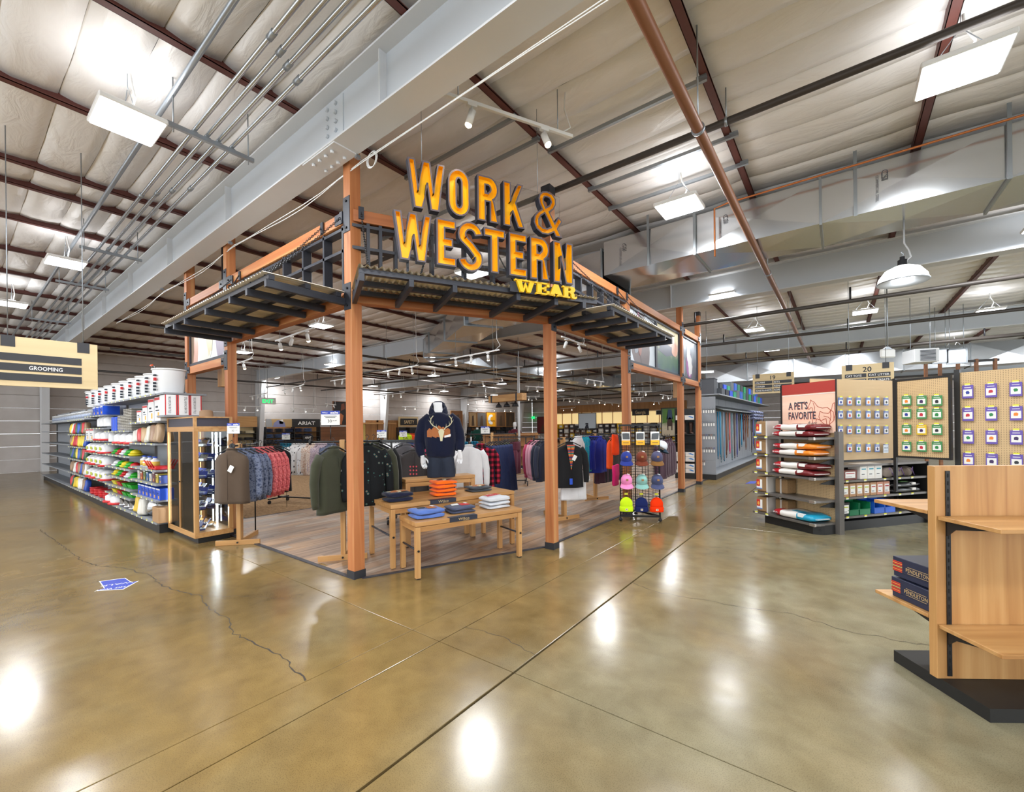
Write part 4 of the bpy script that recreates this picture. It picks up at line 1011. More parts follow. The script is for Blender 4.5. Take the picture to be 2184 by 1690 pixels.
def hand(side):
    """white mannequin hand hanging down, built round its wrist at (0,0,0), fingers towards -z; thumb towards the front"""
    mb = MB()
    mb.loft([ell(0, 0, .03, .026, .02), ell(0, 0, 0, .028, .021), ell(0, 0, -.03, .035, .02), ell(0, -.002, -.065, .04, .019), ell(0, -.004, -.088, .038, .016)])
    for k, (x, l, r) in enumerate(((-.029, .062, .0085), (-.0095, .075, .009), (.0105, .08, .0092), (.029, .072, .0088))):
        a = [(x, -.002, -.08), (x*1.1, -.008, -.08-l*.42), (x*1.1, -.024, -.08-l*.75), (x*1.05, -.04, -.08-l)]
        mb.tube(a, [r*1.1, r, r*.92, r*.7], 8)
    mb.tube([(.028*side, -.004, -.02), (.045*side, -.022, -.045), (.05*side, -.036, -.07), (.046*side, -.046, -.092)], [.013, .012, .0105, .008], 8)
    return mb
o = remeshed(hand(1).build('hand', SKINW, mq, (-.272, -.075, .315)), .0042, 3); o.rotation_euler = (.25, -.3, .6); o.scale = (1.15, 1.15, 1.15)
o = remeshed(hand(-1).build('hand', SKINW, mq, (.283, -.088, .385)), .0042, 3); o.rotation_euler = (.3, .1, -.5); o.scale = (1.15, 1.15, 1.15)
# deer skull print: flat shapes laid on the chest
def chest_y(x, z): return -.01-.155*math.sqrt(max(.05, 1-((x+.008)/.245)**2))-.004
pr = [((-.2, .44), RUST, [(-.21, .66), (-.12, .74), (-.05, .755), (.02, .77), (.1, .78), (.14, .77), (.13, .7), (.14, .63), (.05, .60), (.0, .58), (-.06, .61), (-.12, .61), (-.19, .63)])]
def patch(poly, mm, lift=0.):
    b = MB(); P = [(x, chest_y(x, z)-lift, z) for x, z in poly]
    # subdivide edges so that the print follows the chest
    Q = []
    for k in range(len(poly)):
        x0, z0 = poly[k]; x1, z1 = poly[(k+1) % len(poly)]; n = max(1, int(math.hypot(x1-x0, z1-z0)/.03))
        for j in range(n): x = x0+(x1-x0)*j/n; z = z0+(z1-z0)*j/n; Q.append((x, chest_y(x, z)-lift, z))
    b.poly(Q, .003, (0, -1, 0)); return b.build('chest_print', mm, mq)
for seg in range(5):
    xs0 = -.2+seg*.068; patch([(xs0, .62+.012*(seg % 2)), (xs0+.07, .60+.012*((seg+1) % 2)), (xs0+.07, .765-.02*abs(seg-2)), (xs0+.035, .79-.02*abs(seg-2)), (xs0, .76-.02*abs(seg-2.5))], RUST, .002)
patch([(-.035, .7), (-.01, .735), (.03, .735), (.055, .7), (.04, .64), (.03, .59), (.025, .555), (-.005, .555), (-.01, .59), (-.02, .64)], BONE, .006)
for s in (-1, 1):
    c = .01
    tr = [(.035, .72), (.07, .76), (.125, .79), (.155, .83), (.15, .89), (.115, .935)]
    for (a, b) in zip(tr, tr[1:]):
        d = Vector((b[0]-a[0], b[1]-a[1])).normalized(); n = Vector((-d.y, d.x))*.006
        patch([(c+s*(a[0]+n.x), a[1]+n.y), (c+s*(b[0]+n.x), b[1]+n.y), (c+s*(b[0]-n.x), b[1]-n.y), (c+s*(a[0]-n.x), a[1]-n.y)], BONE, .006)
    for (a, b) in (((.125, .79), (.115, .86)), ((.155, .83), (.19, .88)), ((.07, .76), (.075, .82)), ((.15, .88), (.175, .93))):
        d = Vector((b[0]-a[0], b[1]-a[1])).normalized(); n = Vector((-d.y, d.x))*.0045
        patch([(c+s*(a[0]+n.x), a[1]+n.y), (c+s*b[0], b[1]), (c+s*(a[0]-n.x), a[1]-n.y)], BONE, .006)
patch([(.055, .605), (.15, .625), (.15, .66), (.055, .635)], WHP, .005)
m = MB(); add_text(m, 'REALTREE', (.06, chest_y(.1, .62)-.012, .612), (.95, .3, 0), (0, 0, 1), .018, .085); m.build('chest_print', INK, mq)
# ---------------------------------------------------------------- cap rack
RK = mat('rack_black', (24, 24, 26), .4, .4)
rc = Vector((-3.01, 7.82)); ra = math.radians(29)
rk = thing('cap_rack', 'black three-sided wire rack on casters hung with caps and beanies', 'rack', (rc.x, rc.y, 0), ra)
C3 = [(-.35, -.2), (.35, -.2), (0, .4)]
for k in range(3):
    a, b = Vector(C3[k]), Vector(C3[(k+1) % 3]); d = (b-a).normalized()
    MB().bar((a.x, a.y, .1), (b.x, b.y, .1), .03, .035).build('base_bar', RK, rk); MB().bar((a.x, a.y, 1.76), (b.x, b.y, 1.76), .03, .035).build('top_bar', RK, rk)
    g = MB()
    for j in range(8): p = a.lerp(b, .02+.96*j/7); g.cyl((p.x, p.y, .12), (p.x, p.y, 1.75), .0035, 5)
    z = .16
    while z < 1.72: g.cyl((a.x, a.y, z), (b.x, b.y, z), .003, 5); z += .05
    g.build('wire_grid', RK, rk)['kind'] = 'stuff'
    MB().cyl((a.x, a.y, .1), (a.x, a.y, 1.76), .009, 8).build('corner_post', RK, rk)
    c = MB().lathe([(.0, -.012), (.03, -.012), (.034, 0), (.03, .012), (0, .012)], n=14).xf(Matrix.Translation((a.x, a.y, .036)) @ Matrix.Rotation(PI/2, 4, 'X')).box(a.x-.012, a.x+.012, a.y-.018, a.y+.018, .05, .09)
    c.build('caster', BLACK, rk)
def cap_proto(name):
    t = thing('baseball_cap', '', 'cap', (0, 0, 0)); return t
def make_cap(lbl, loc, rz, m, bm=None, patch_c=(150, 110, 66), tilt=0.):
    t = thing('baseball_cap', lbl, 'cap', loc, rz, 'caps and beanies on the wire rack'); bm = bm or m
    R = .098; mb = MB(); prof = []
    mb.lathe([(R*1.0, 0), (R*1.03, .03), (R*.98, .07), (R*.8, .11), (R*.5, .132), (R*.12, .14), (.0, .141)], n=20, sx=1., sy=1.08); mb.lathe([(.011, .14), (.009, .147), (0, .149)], n=8)
    mb.xf(Matrix.Rotation(.5, 4, 'X')); mb.build('crown', m, t)
    b = MB(); vs = []; fs = []
    for i in range(13):
        a = PI*(1.08+.84*i/12)
        for (k, q) in enumerate((0, 1)):
            r = R*1.0 if q == 0 else R*1.0+.075*math.sin(PI*(i/12))**.6
            x = r*math.cos(a)*.98; y = R*1.05*math.sin(a)-(.075*math.sin(PI*i/12)**.7 if q else 0); z = -.002-(.045 if q else 0)+.02*math.cos((i/12-.5)*PI)
            vs.append((x, y, z))
        if i: fs.append((2*i-2, 2*i, 2*i+1, 2*i-1))
    b.add(vs, fs, 0, True); b.add([(v[0], v[1], v[2]-.006) for v in vs], fs, 0, True); b.xf(Matrix.Rotation(.5, 4, 'X')); b.build('brim', bm, t)
    if patch_c: MB().box(-.019, .019, -R*1.06-.038, -R*1.06-.012, .035, .066).build('patch', mat('leather_patch', patch_c, .7), t)
    MB().box(-.025, .025, .0, .002, .09, .15).xf(Matrix.Rotation(.25, 4, 'Y')).build('hang_tag', TAGW, t)
    return t
def rl(x, y, z): return (rc.x+x*math.cos(ra)-y*math.sin(ra), rc.y+x*math.sin(ra)+y*math.cos(ra), z)
caps = [((45, 60, 140), None, 'royal blue cap in the upper row of the wire rack'), ((112, 54, 36), None, 'rust brown cap in the upper row of the wire rack'), ((72, 72, 100), (120, 84, 44), 'grey cap with tan brim in the upper row of the wire rack'),
        ((236, 138, 190), None, 'pink cap in the lower row of the wire rack'), ((134, 182, 174), None, 'pale mint cap in the lower row of the wire rack'), ((72, 78, 112), None, 'slate blue cap in the lower row of the wire rack')]
for k, (c, bc, lb) in enumerate(caps):
    x = (-.255, .01, .275)[k % 3]; z = (1.15, .74)[k//3]
    make_cap(lb, rl(x, -.34, z), ra, fabric('cap_%d' % k, c), fabric('brim_%d' % k, bc) if bc else None)
def make_beanie(lbl, loc, rz, m):
    t = thing('beanie', lbl, 'beanie', loc, rz, 'caps and beanies on the wire rack')
    mb = MB(); mb.lathe([(.105, .07), (.112, .12), (.11, .17), (.085, .22), (.045, .25), (.012, .262), (0, .263)], n=24, sx=1, sy=.42); mb.build('crown', m, t)
    mb = MB(); mb.lathe([(.115, 0), (.121, .01), (.122, .08), (.116, .092), (.108, .09)], n=24, sx=1, sy=.46); mb.build('cuff', m, t)
    MB().box(-.02, .02, -.0595, -.056, .025, .06).build('patch', mat('beanie_patch', (220, 214, 196), .7), t)
    MB().box(-.008, .008, -.061, -.059, .035, .052).build('patch', mat('leather_patch', (150, 110, 66), .7), t)
    MB().cyl((0, .0, .26), (0, .12, .31), .004, 6).build('peg', RK, t)
    MB().box(-.03, .03, -.002, .0, .3, .335).build('price_tag', mat('tag_yellow', (222, 220, 60), .6), t)
    return t
for k, (c, lb) in enumerate((((214, 250, 40), 'neon yellow beanie at the bottom of the wire rack'), ((34, 44, 96), 'navy blue beanie at the bottom of the wire rack'), ((255, 62, 18), 'bright orange beanie at the bottom of the wire rack'))):
    make_beanie(lb, rl((-.255, .01, .275)[k], -.28, .2), ra, mat('knit_%d' % k, c, .9, spec=.1, bump=.5, bscale=160.))
for k in range(3):
    t = thing('glove_pack', ('left-hand', 'middle', 'right-hand')[k].replace('left-hand', 'first').replace('right-hand', 'third')+' clear pack of grey gloves over a yellow card, top of the wire rack', 'gloves', rl((-.245, .01, .265)[k], -.235, 1.4), ra, 'glove packs on the wire rack')
    MB().box(-.075, .075, -.012, 0, 0, .24).build('card', TAGW, t); MB().box(-.076, .076, -.016, -.012, 0, .085).build('yellow_label', mat('card_yellow', (244, 176, 30), .5), t)
    obj('glove', slab_mesh(.12, .11, .02, fabric('glove_grey', (98, 102, 106)), k), t, (0, -.013, .155)).rotation_euler = (PI/2, 0, 0)
    MB().box(-.05, .05, -.0175, -.016, .035, .045).build('label_print', INK, t)
make_cap('white and navy cap hung on the right side of the wire rack', rl(.42, .05, 1.33), ra+1.9, fabric('cap_white', (214, 220, 226)), fabric('brim_dark', (44, 62, 78)), None)
for k, (c, z, lb) in enumerate((((255, 70, 20), 1.2, 'bright orange vest folded on the back of the wire rack'), ((214, 40, 110), .62, 'magenta gloves hung on the back left of the wire rack'))):
    t = thing('folded_vest' if not k else 'glove_pair', lb, 'vest' if not k else 'gloves', rl(-.42, .15, z), ra+.9); obj('cloth_body', slab_mesh(.2, .4, .06, fabric('rack_%d' % k, c), 8+k, .012), t, (0, 0, .2)).rotation_euler = (PI/2, 0, 0)
    MB().cyl((0, .02, .38), (.08, .1, .42), .004, 6).build('hook', RK, t)
# ================================================================== RIGHT-HAND SHELVES
SHELFG = mat('shelf_grey', (112, 108, 104), .35, .4)
KICK = mat('kick_black', (26, 26, 26), .5)
def pegboard():
    if 'pegboard' in _M: return _M['pegboard']
    m = bpy.data.materials.new('pegboard'); m.use_nodes = True; nt = m.node_tree; b = nt.nodes['Principled BSDF']; L = nt.links.new
    tc = nt.nodes.new('ShaderNodeTexCoord'); s = nt.nodes.new('ShaderNodeSeparateXYZ'); L(tc.outputs['Object'], s.inputs[0]); o = []
    for k in (0, 2):
        a = nt.nodes.new('ShaderNodeMath'); a.operation = 'MULTIPLY'; a.inputs[1].default_value = 1/.0254; L(s.outputs[k], a.inputs[0])
        f = nt.nodes.new('ShaderNodeMath'); f.operation = 'FRACT'; L(a.outputs[0], f.inputs[0])
        d = nt.nodes.new('ShaderNodeMath'); d.operation = 'SUBTRACT'; d.inputs[1].default_value = .5; L(f.outputs[0], d.inputs[0])
        q = nt.nodes.new('ShaderNodeMath'); q.operation = 'POWER'; q.inputs[1].default_value = 2; L(d.outputs[0], q.inputs[0]); o.append(q.outputs[0])
    a = nt.nodes.new('ShaderNodeMath'); a.operation = 'ADD'; L(o[0], a.inputs[0]); L(o[1], a.inputs[1])
    g = nt.nodes.new('ShaderNodeMath'); g.operation = 'GREATER_THAN'; g.inputs[1].default_value = .03; L(a.outputs[0], g.inputs[0])
    x = nt.nodes.new('ShaderNodeMixRGB'); x.inputs[1].default_value = (*lin((96, 74, 50)), 1); x.inputs[2].default_value = (*lin((206, 176, 132)), 1); L(g.outputs[0], x.inputs[0]); L(x.outputs[0], b.inputs['Base Color'])
    b.inputs['Roughness'].default_value = .6; _M['pegboard'] = m; return m
PEG = pegboard()
TY = mat('tag_yellow', (222, 220, 60), .6)
def price_tag(parent, x, y, z, nrm=-1):
    MB().box(x-.028, x+.028, y-.003, y, z, z+.018, 0).box(x-.028, x+.028, y-.003, y, z-.016, z, 1).build('price_tag', [TY, TAGW], parent)
# ---- endcap with feed bags
EO, EA = (-1.118, 8.77), math.atan2(-.594, .805)
def ec(x, y, z): return (EO[0]+x*math.cos(EA)-y*math.sin(EA), EO[1]+x*math.sin(EA)+y*math.cos(EA), z)
t = thing('shelf_endcap', 'grey metal endcap shelves with a red-topped horse and hen poster, stacked with feed bags', 'shelf', (*EO, 0), EA)
MB().prism([(0, .06), (.9, .06), (1.0, .18), (1.0, .47), (0, .47)], 0, .15).build('kick_base', KICK, t)
MB().box(.04, 1.0, .45, .47, .15, 1.62).build('back_panel', PEG, t)
MB().box(1.0, 1.07, .4, .5, 0, 1.62).build('upright', SHELFG, t)
MB().box(.02, .05, .42, .5, .15, 2.44).build('upright', KICK, t)
sz = (.176, .537, .897, 1.22, 1.53)
for k, z in enumerate(sz):
    s = MB().prism([(-.22, .02), (.9, .0), (.975, .03), (1.0, .1), (1.0, .45), (-.22, .45)], z-.035, z).build('shelf', SHELFG, t)
    MB().bbox(.89, .985, -.006, .03, z-.042, z+.004, .004).build('corner_clip', mat('bright_clip', (190, 186, 180), .25, .8), s)
    price_tag(s, .1, -.001, z-.014); price_tag(s, -.14, .015, z-.014)
    for x in (.9,): MB().prism([(.1, z-.1), (.42, z-.03), (.42, z-.13)], 0, .01).xf(Matrix(((0,0,1,x+.07),(1,0,0,0),(0,1,0,0),(0,0,0,1)))).build('bracket', KICK, s)
pb = thing('poster_panel', 'pink wooden poster with red top band, horse and hen drawing and A PET\'S FAVORITE', 'poster', ec(.03, .44, 0), EA)
LP = .99
MB().box(0, LP, -.012, 0, 1.6, 2.44, 0).box(0, LP, -.016, -.012, 2.26, 2.44, 1).box(0, LP, -.0155, -.012, 2.235, 2.243, 2).box(0, .012, -.02, .004, 1.6, 2.45, 3).box(LP-.012, LP, -.02, .004, 1.6, 2.45, 3).build('board', [ramp_mat('poster_wood', [(.3, (226, 184, 160)), (.7, (240, 208, 186))], 'x', .06, 6.), mat('poster_red', (166, 56, 48), .5), WHP, KICK], pb)
LT = mat('poster_navy', (60, 66, 78), .5); LR = mat('poster_line', (176, 84, 62), .5)
m = MB(); add_text(m, "A PET'S", (.145, -.0125, 2.0), (1, 0, 0), (0, 0, 1), .125, .36, bold=.02); add_text(m, 'FAVORITE', (.145, -.0125, 1.83), (1, 0, 0), (0, 0, 1), .125, .5, bold=.02); add_text(m, 'diets', (.5, -.0125, 1.72), (1, 0, 0), (0, 0, 1), .07, .17)
m.build('lettering', LT, pb)
m = MB(); add_text(m, "A PET'S", (.15, -.0122, 1.993), (1, 0, 0), (0, 0, 1), .125, .36, bold=.02); add_text(m, 'FAVORITE', (.15, -.0122, 1.823), (1, 0, 0), (0, 0, 1), .125, .5, bold=.02); m.build('letter_shade', LR, pb)
def line(mb, pts, w=.005):
    for a, b in zip(pts, pts[1:]):
        d = Vector((b[0]-a[0], b[1]-a[1])); n = Vector((-d.y, d.x)).normalized()*w
        mb.add([(a[0]+n.x, -.0135, a[1]+n.y), (b[0]+n.x, -.0135, b[1]+n.y), (b[0]-n.x, -.0135, b[1]-n.y), (a[0]-n.x, -.0135, a[1]-n.y)], [(0, 1, 2, 3)])
m = MB()   # horse and hen in outline
line(m, [(.53, 2.06), (.51, 2.0), (.53, 1.985), (.56, 2.02), (.59, 2.01), (.6, 1.93), (.58, 1.84), (.6, 1.74), (.6, 1.62)]); line(m, [(.53, 2.06), (.56, 2.12), (.56, 2.15), (.575, 2.13), (.62, 2.11), (.68, 2.03), (.76, 2.0), (.84, 2.01), (.89, 1.97), (.9, 1.86), (.88, 1.78), (.87, 1.62)])
line(m, [(.64, 1.62), (.64, 1.74), (.66, 1.83), (.74, 1.8), (.82, 1.83), (.83, 1.73), (.83, 1.62)]); line(m, [(.89, 1.97), (.94, 1.93), (.95, 1.8)]); line(m, [(.6, 2.1), (.63, 2.02), (.62, 1.95), (.65, 1.92)])
line(m, [(.7, 1.86), (.72, 1.95), (.78, 1.92), (.86, 1.91), (.91, 1.97), (.93, 2.06), (.96, 2.08), (.955, 2.0), (.97, 1.9), (.94, 1.79), (.87, 1.73), (.79, 1.74), (.73, 1.79), (.7, 1.86)]); line(m, [(.78, 1.87), (.86, 1.85), (.9, 1.8)]); line(m, [(.84, 1.73), (.84, 1.64)]); line(m, [(.88, 1.73), (.9, 1.64)])
m.build('drawing', LR, pb)
def bag_mesh(W, D, T, seed, mats, cuts):
    me = slab_mesh(W, D, T, mats[0], seed, .008, 'bag_body')
    for mm in mats[1:]: me.materials.append(mm)
    for p in me.polygons:
        x = p.center.x/W+.5; k = 0
        for c in cuts: k += x > c
        p.material_index = k
    return me
BR, BW = mat('bag_red', (170, 26, 38), .35), mat('bag_white', (226, 222, 216), .35)
def bag(lbl, loc, rz, mats, cuts, seed, W=.74, D=.4, T=.105, txt='PURINA', tail=True, panel=None, grp='feed bags on the endcap'):
    b = thing('feed_bag', lbl, 'bag', loc, rz, grp); obj('bag_body', bag_mesh(W, D, T, seed, mats, cuts), b)
    m = MB(); add_text(m, txt, (-W*.45, -D*.5-.001, T*.42), (1, 0, 0), (0, .25, 1), T*.2, W*.17); m.build('lettering', WHP, b)
    m = MB()
    for k in range(9):
        if k % 2 == 0: m.box(-W*.475+(k % 3)*.008, -W*.475+(k % 3)*.008+.008, -D*.5-.003, -D*.5, T*.42+(k//3)*.008, T*.42+(k//3)*.008+.008)
    m.build('emblem', WHP, b)
    if tail:
        MB().prism([(W*.46, -D*.4), (W*.56, -D*.3), (W*.55, D*.3), (W*.46, D*.4)], T*.42, T*.48).build('sewn_end', BW, b)
        MB().prism([(-W*.46, -D*.4), (-W*.53, -D*.2), (-W*.52, D*.25), (-W*.46, D*.4)], T*.42, T*.48).build('sewn_end', BW, b)
    if panel: MB().box(W*.16, W*.3, -D*.5-.004, -D*.36, T*.5, T*.95).build('label', TAGW, b)
    MB().prism([(-.06, -D*.28), (.12, -D*.3), (.12, -D*.05), (-.06, -D*.02)], T+.004, T+.008).build('bag_print', panel or mat('bag_brown', (96, 52, 36), .4), b)
    return b
BB, BO, BT = mat('bag_maroon', (108, 30, 34), .35), mat('bag_amber', (224, 130, 36), .35), mat('bag_teal', (30, 148, 182), .35)
for lv, cm, nm in ((4, BB, 'maroon-ended'), (3, BO, 'amber-ended'), (2, BB, 'brown-ended')):
    for j in range(2):
        bag('%s %s feed bag with red and white front on the %s endcap shelf' % (('lower', 'upper')[j], nm, {4: 'top', 3: 'second', 2: 'third'}[lv]), ec(.56+.02*j, .22, sz[lv]+.003+j*.108), EA+.03*(j-.5), [BR, BW, cm], (.22, .64), lv*3+j, panel=cm)
bag('single feed bag with red, white and teal ends on the bottom endcap shelf', ec(.56, .22, sz[0]+.003), EA-.02, [BR, BW, BT], (.22, .6), 44, T=.12, panel=BT)
SEED = mat('seed_block', (150, 118, 80), .8, bump=1., bscale=120., var=.5, vscale=120.)
WRAP = clear_mat('shrink_wrap', (.96, .96, .96))
for k, z in enumerate(sz):
    t = thing('seed_block', 'seed block with red, white and blue label on the %s shelf of the endcap' % ('bottom', 'fourth', 'third', 'second', 'top')[k], 'seed block', ec(-.08, .2, z+.002), EA+.12, 'seed blocks at the end of the endcap')
    MB().bbox(-.1, .12, -.15, .15, 0, .27, .02).build('block', SEED, t)
    l = MB().box(-.085, .02, -.156, -.152, .05, .22, 0).box(-.085, -.02, -.158, -.156, .1, .22, 1).box(-.085, .02, -.158, -.156, .05, .07, 2); l.build('label', [TAGW, mat('label_red', (190, 40, 40), .5), mat('label_blue', (110, 140, 196), .5)], t)
    MB().prism([(-.07, .13), (-.04, .12), (-.03, .15), (-.045, .19), (-.07, .17)], -.16, -.158).xf(Matrix(((1,0,0,0),(0,0,1,0),(0,1,0,0),(0,0,0,1)))).build('hen_print', mat('label_gold', (226, 170, 70), .5), t)
    MB().box(.1, .125, -.153, .153, -.0, .273).build('wrap_seam', mat('wrap_seam', (196, 192, 186), .3), t)
    if k < 2:
        for j in range(2-k if k else 1):
            t2 = thing('seed_block', 'plain end of a seed block behind the labelled one on the %s endcap shelf' % ('bottom', 'fourth')[k], 'seed block', ec(.2+.0*j, .3, z+.002), EA, 'seed blocks at the end of the endcap')
            MB().bbox(-.12, .12, -.1, .12, 0, .25, .02).build('block', SEED, t2); MB().box(-.01, .02, -.104, .124, 0, .253).build('wrap_seam', _M['wrap_seam'], t2)
# ---- wall section: pegboard, deck, shelves
WO, WA = (.02, 8.76), math.radians(53.4)
WL = 1.97
def ws(x, y, z): return (WO[0]+x*math.cos(WA)-y*math.sin(WA), WO[1]+x*math.sin(WA)+y*math.cos(WA), z)
t = thing('shelf_section', 'dark shelf section with blue carded tags on its pegboard, right of the endcap', 'shelf', (*WO, 0), WA)
MB().box(0, WL, .03, .5, 0, .15).build('kick_base', KICK, t)
MB().box(-.1, 1.9, .44, .46, 1.1, 2.52).build('pegboard_panel', PEG, t)
MB().box(0, WL, .47, .48, .15, 1.1).build('back_panel', KICK, t)
for x in (WL-.07,): MB().box(x, x+.04, .42, .5, 0, 2.55).build('upright', KICK, t)
s = MB().box(0, WL, -.0, .46, 1.035, 1.07).build('shelf_deck', SHELFG, t)
MB().box(WL, WL+.02, -.02, .5, 0, 1.07).build('side_panel', KICK, t)
wz = (.234, .545, .82)
for z in wz:
    s = MB().box(0, WL, 0.0, .46, z-.035, z).build('shelf', SHELFG, t)
    for x in (.1, .5, .95, 1.3, 1.6): price_tag(s, x, -.001, z-.016)
# hang tags
def onP(px, py, o, n):
    r = ray(px, py); n = Vector((n[0], n[1], 0)); k = ((Vector((o[0], o[1], 0)))-Vector((0, 0, 0))).dot(n)/r.dot(n); return Vector((r.x*k, r.y*k, EYE+r.z*k))
nW = (-math.sin(WA), math.cos(WA)); pegW = ws(0, .40, 0)
CB, CG, CYL = mat('card_blue', (92, 118, 176), .5), mat('card_green', (70, 140, 84), .5), mat('card_mustard', (222, 188, 40), .5)
toys = [mat('toy_%d' % k, c, .5) for k, c in enumerate(((40, 60, 150), (190, 40, 60), (40, 130, 70), (230, 130, 40), (60, 40, 90), (40, 44, 50)))]
rows = ['top', 'second', 'third', 'bottom']
def hang_tag(lbl, p, rz, cm, k, grp, w=.115, h=.14):
    q = thing('hang_tag', lbl, 'tag', (p.x, p.y, p.z), rz, grp)
    MB().bbox(-w/2, w/2, -.01, 0, -h/2, h/2, .002).build('card', cm, q)
    MB().box(-w*.4, w*.4, -.0115, -.01, -h*.34, h*.18).build('window', TAGW, q)
    r = random.Random(k)
    MB().prism([(-.018+r.uniform(-.006, .006), -.03), (.018, -.03+r.uniform(-.006, .006)), (.022, .0), (.008, .016), (-.012, .014), (-.022, .0)], .0115, .014).xf(Matrix(((1,0,0,0),(0,0,-1,0),(0,1,0,-.004),(0,0,0,1)))).build('toy_picture', toys[k % 6], q)
    MB().box(-w*.3, w*.3, -.0115, -.01, h*.3, h*.34).build('card_print', TAGW, q)
    MB().cyl((0, 0, h/2-.008), (0, .055, h/2-.002), .003, 5).build('peg_hook', GALV, q)
    MB().box(-.03, .03, -.018, -.015, h/2+.006, h/2+.026, 0).box(-.03, .03, -.018, -.015, h/2-.006, h/2+.006, 1).build('price_tag', [TY, TAGW], q)
    return q
k = 0
for i, y in enumerate((857, 885, 918, 956)):
    for j, x in enumerate((1792, 1811, 1830, 1851, 1870, 1889)):
        hang_tag('blue carded cat toy tag, %s from the poster in the %s row of the pegboard' % (nth(j), rows[i]), onP(x, y, pegW, nW), WA, CB, k, 'blue carded tags on the pegboard'); k += 1
q = thing('ask_card', 'small pale card reading ASK US! at the lower right of the blue tags', 'card', onP(1889, 958, ws(0, .37, 0), nW), WA)
MB().box(-.06, .06, -.004, 0, -.07, .07).build('card', mat('ask_pale', (206, 216, 226), .5), q); m = MB(); add_text(m, 'ASK US!', (0, -.0045, .01), (1, 0, 0), (0, 0, 1), .022, .095, 'c'); m.box(-.045, .045, -.005, -.0045, -.04, -.034); m.build('lettering', INK, q)
# angled wing board with green tags
wa, wb = onD(1909, 811, 7.2), onD(2028, 800, 6.5)
wz0, wz1 = 1.17, 2.462
VA = math.atan2(wb.y-wa.y, wb.x-wa.x); VL = math.hypot(wb.x-wa.x, wb.y-wa.y)
t = thing('wing_board', 'black-framed pegboard wing turned towards the aisle with green tags', 'board', (wa.x, wa.y, 0), VA)
MB().box(.03, VL-.03, 0, .012, wz0+.03, wz1-.03).build('pegboard_panel', PEG, t)
f = MB().box(0, .03, -.01, .03, wz0, wz1).box(VL-.03, VL, -.01, .03, wz0, wz1).box(.03, VL-.03, -.01, .03, wz0, wz0+.03).box(.03, VL-.03, -.01, .03, wz1-.03, wz1); f.build('frame', KICK, t)
MB().box(-.04, 0, 0, .04, .6, wz1+.03).build('hinge_post', KICK, t)
nV = (-math.sin(VA), math.cos(VA)); pv = (wa.x-.03*nV[0], wa.y-.03*nV[1])
for i, y in enumerate((855, 883, 917, 953)):
    for j, x in enumerate((1934, 1966, 1999)):
        yl = (i, j) == (2, 1)
        hang_tag('%s carded treat tag in the %s column, %s row of the wing board' % ('yellow' if yl else 'green', ('near', 'middle', 'right-hand')[j].replace('near', 'first').replace('right-hand', 'third'), rows[i]), onP(x, y, pv, nV), VA, CYL if yl else CG, k+3, 'green carded tags on the wing board', .13, .16); k += 1
t = thing('tag_board', 'dark board with purple tags beyond the wing board', 'board', (1.45, 9.35, 0), VA+.2)
MB().box(0, .9, .03, .06, .2, 2.5).build('pegboard_panel', PEG, t); MB().box(-.06, 0, 0, .08, 0, 2.55).build('upright', KICK, t); MB().box(0, .9, -.3, .03, 0, .2).build('kick_base', KICK, t)
for j in range(3):
    for i in range(4): hang_tag('purple carded tag, %s column and %s row of the far board' % (nth(j), rows[i]), Vector((1.45+(.09+j*.24)*math.cos(VA+.2), 9.35+(.09+j*.24)*math.sin(VA+.2), 2.2-i*.34)), VA+.2, mat('card_purple', (104, 84, 170), .5), j+i, 'purple carded tags', .12, .2)
# goods on the shelves
def carton(name, lbl, cat, loc, rz, W, D, H, m, grp=None, label=None, parent=None):
    q = thing(name, lbl, cat, loc, rz, grp); MB().bbox(-W/2, W/2, -D/2, D/2, 0, H, .003).build('box_body', m, q)
    if label: MB().box(-W*.36, W*.36, -D/2-.002, -D/2, H*.2, H*.82, 0).box(-W*.3, W*.3, -D/2-.003, -D/2-.002, H*.62, H*.7, 1).box(-W*.3, W*.1, -D/2-.003, -D/2-.002, H*.3, H*.34, 2).build('label', [TAGW, label, INK], q)
    return q
for j in range(3): carton('white_jug_box', '%s white carton with teal line on the upper shelf under the pegboard' % ('first', 'middle', 'third')[j], 'box', ws(.5+j*.17, .12, wz[2]+.002), WA, .16, .2, .25, BW, 'white cartons under the pegboard', mat('line_teal', (60, 150, 170), .5))
carton('printed_box', 'dark red printed box beside the white cartons', 'box', ws(.2, .12, wz[2]+.002), WA, .3, .2, .16, mat('box_maroon', (110, 60, 50), .5), None, BR)
for j in range(7): carton('tan_carton', '%s tan carton with white label from the left on the middle shelf under the pegboard' % nth(j), 'box', ws(.1+j*.155, .1, wz[1]+.002), WA+.05*((j*3) % 3-1), .13, .16, .215, mat('carton_tan', (176, 136, 100), .6) if j < 5 else mat('carton_rose', (196, 140, 116), .6), 'tan cartons under the pegboard', [mat('label_lime', (190, 200, 60), .5), BR][j > 3])
STONE = mat('sack_stone', (128, 116, 106), .8, bump=.6, bscale=60., var=.2, vscale=30.)
for j in range(3):
    q = thing('salt_lick', '%s grey salt stone tied with purple cord' % ('first', 'middle', 'third')[j], 'salt lick', ws(1.08+j*.26, .12, wz[2]+.002), WA+.2*j, 'grey stones on the upper shelf'); obj('stone_body', slab_mesh(.24, .2, .16, STONE, 60+j, .012, 'stone_body'), q)
    MB().tube([(-.05, -.1, .1), (0, -.11, .16), (.06, -.1, .1), (.08, -.12, .02)], .006, 6).build('cord', mat('cord_purple', (120, 90, 150), .7), q)
BLKB = mat('bag_black', (42, 44, 46), .3)
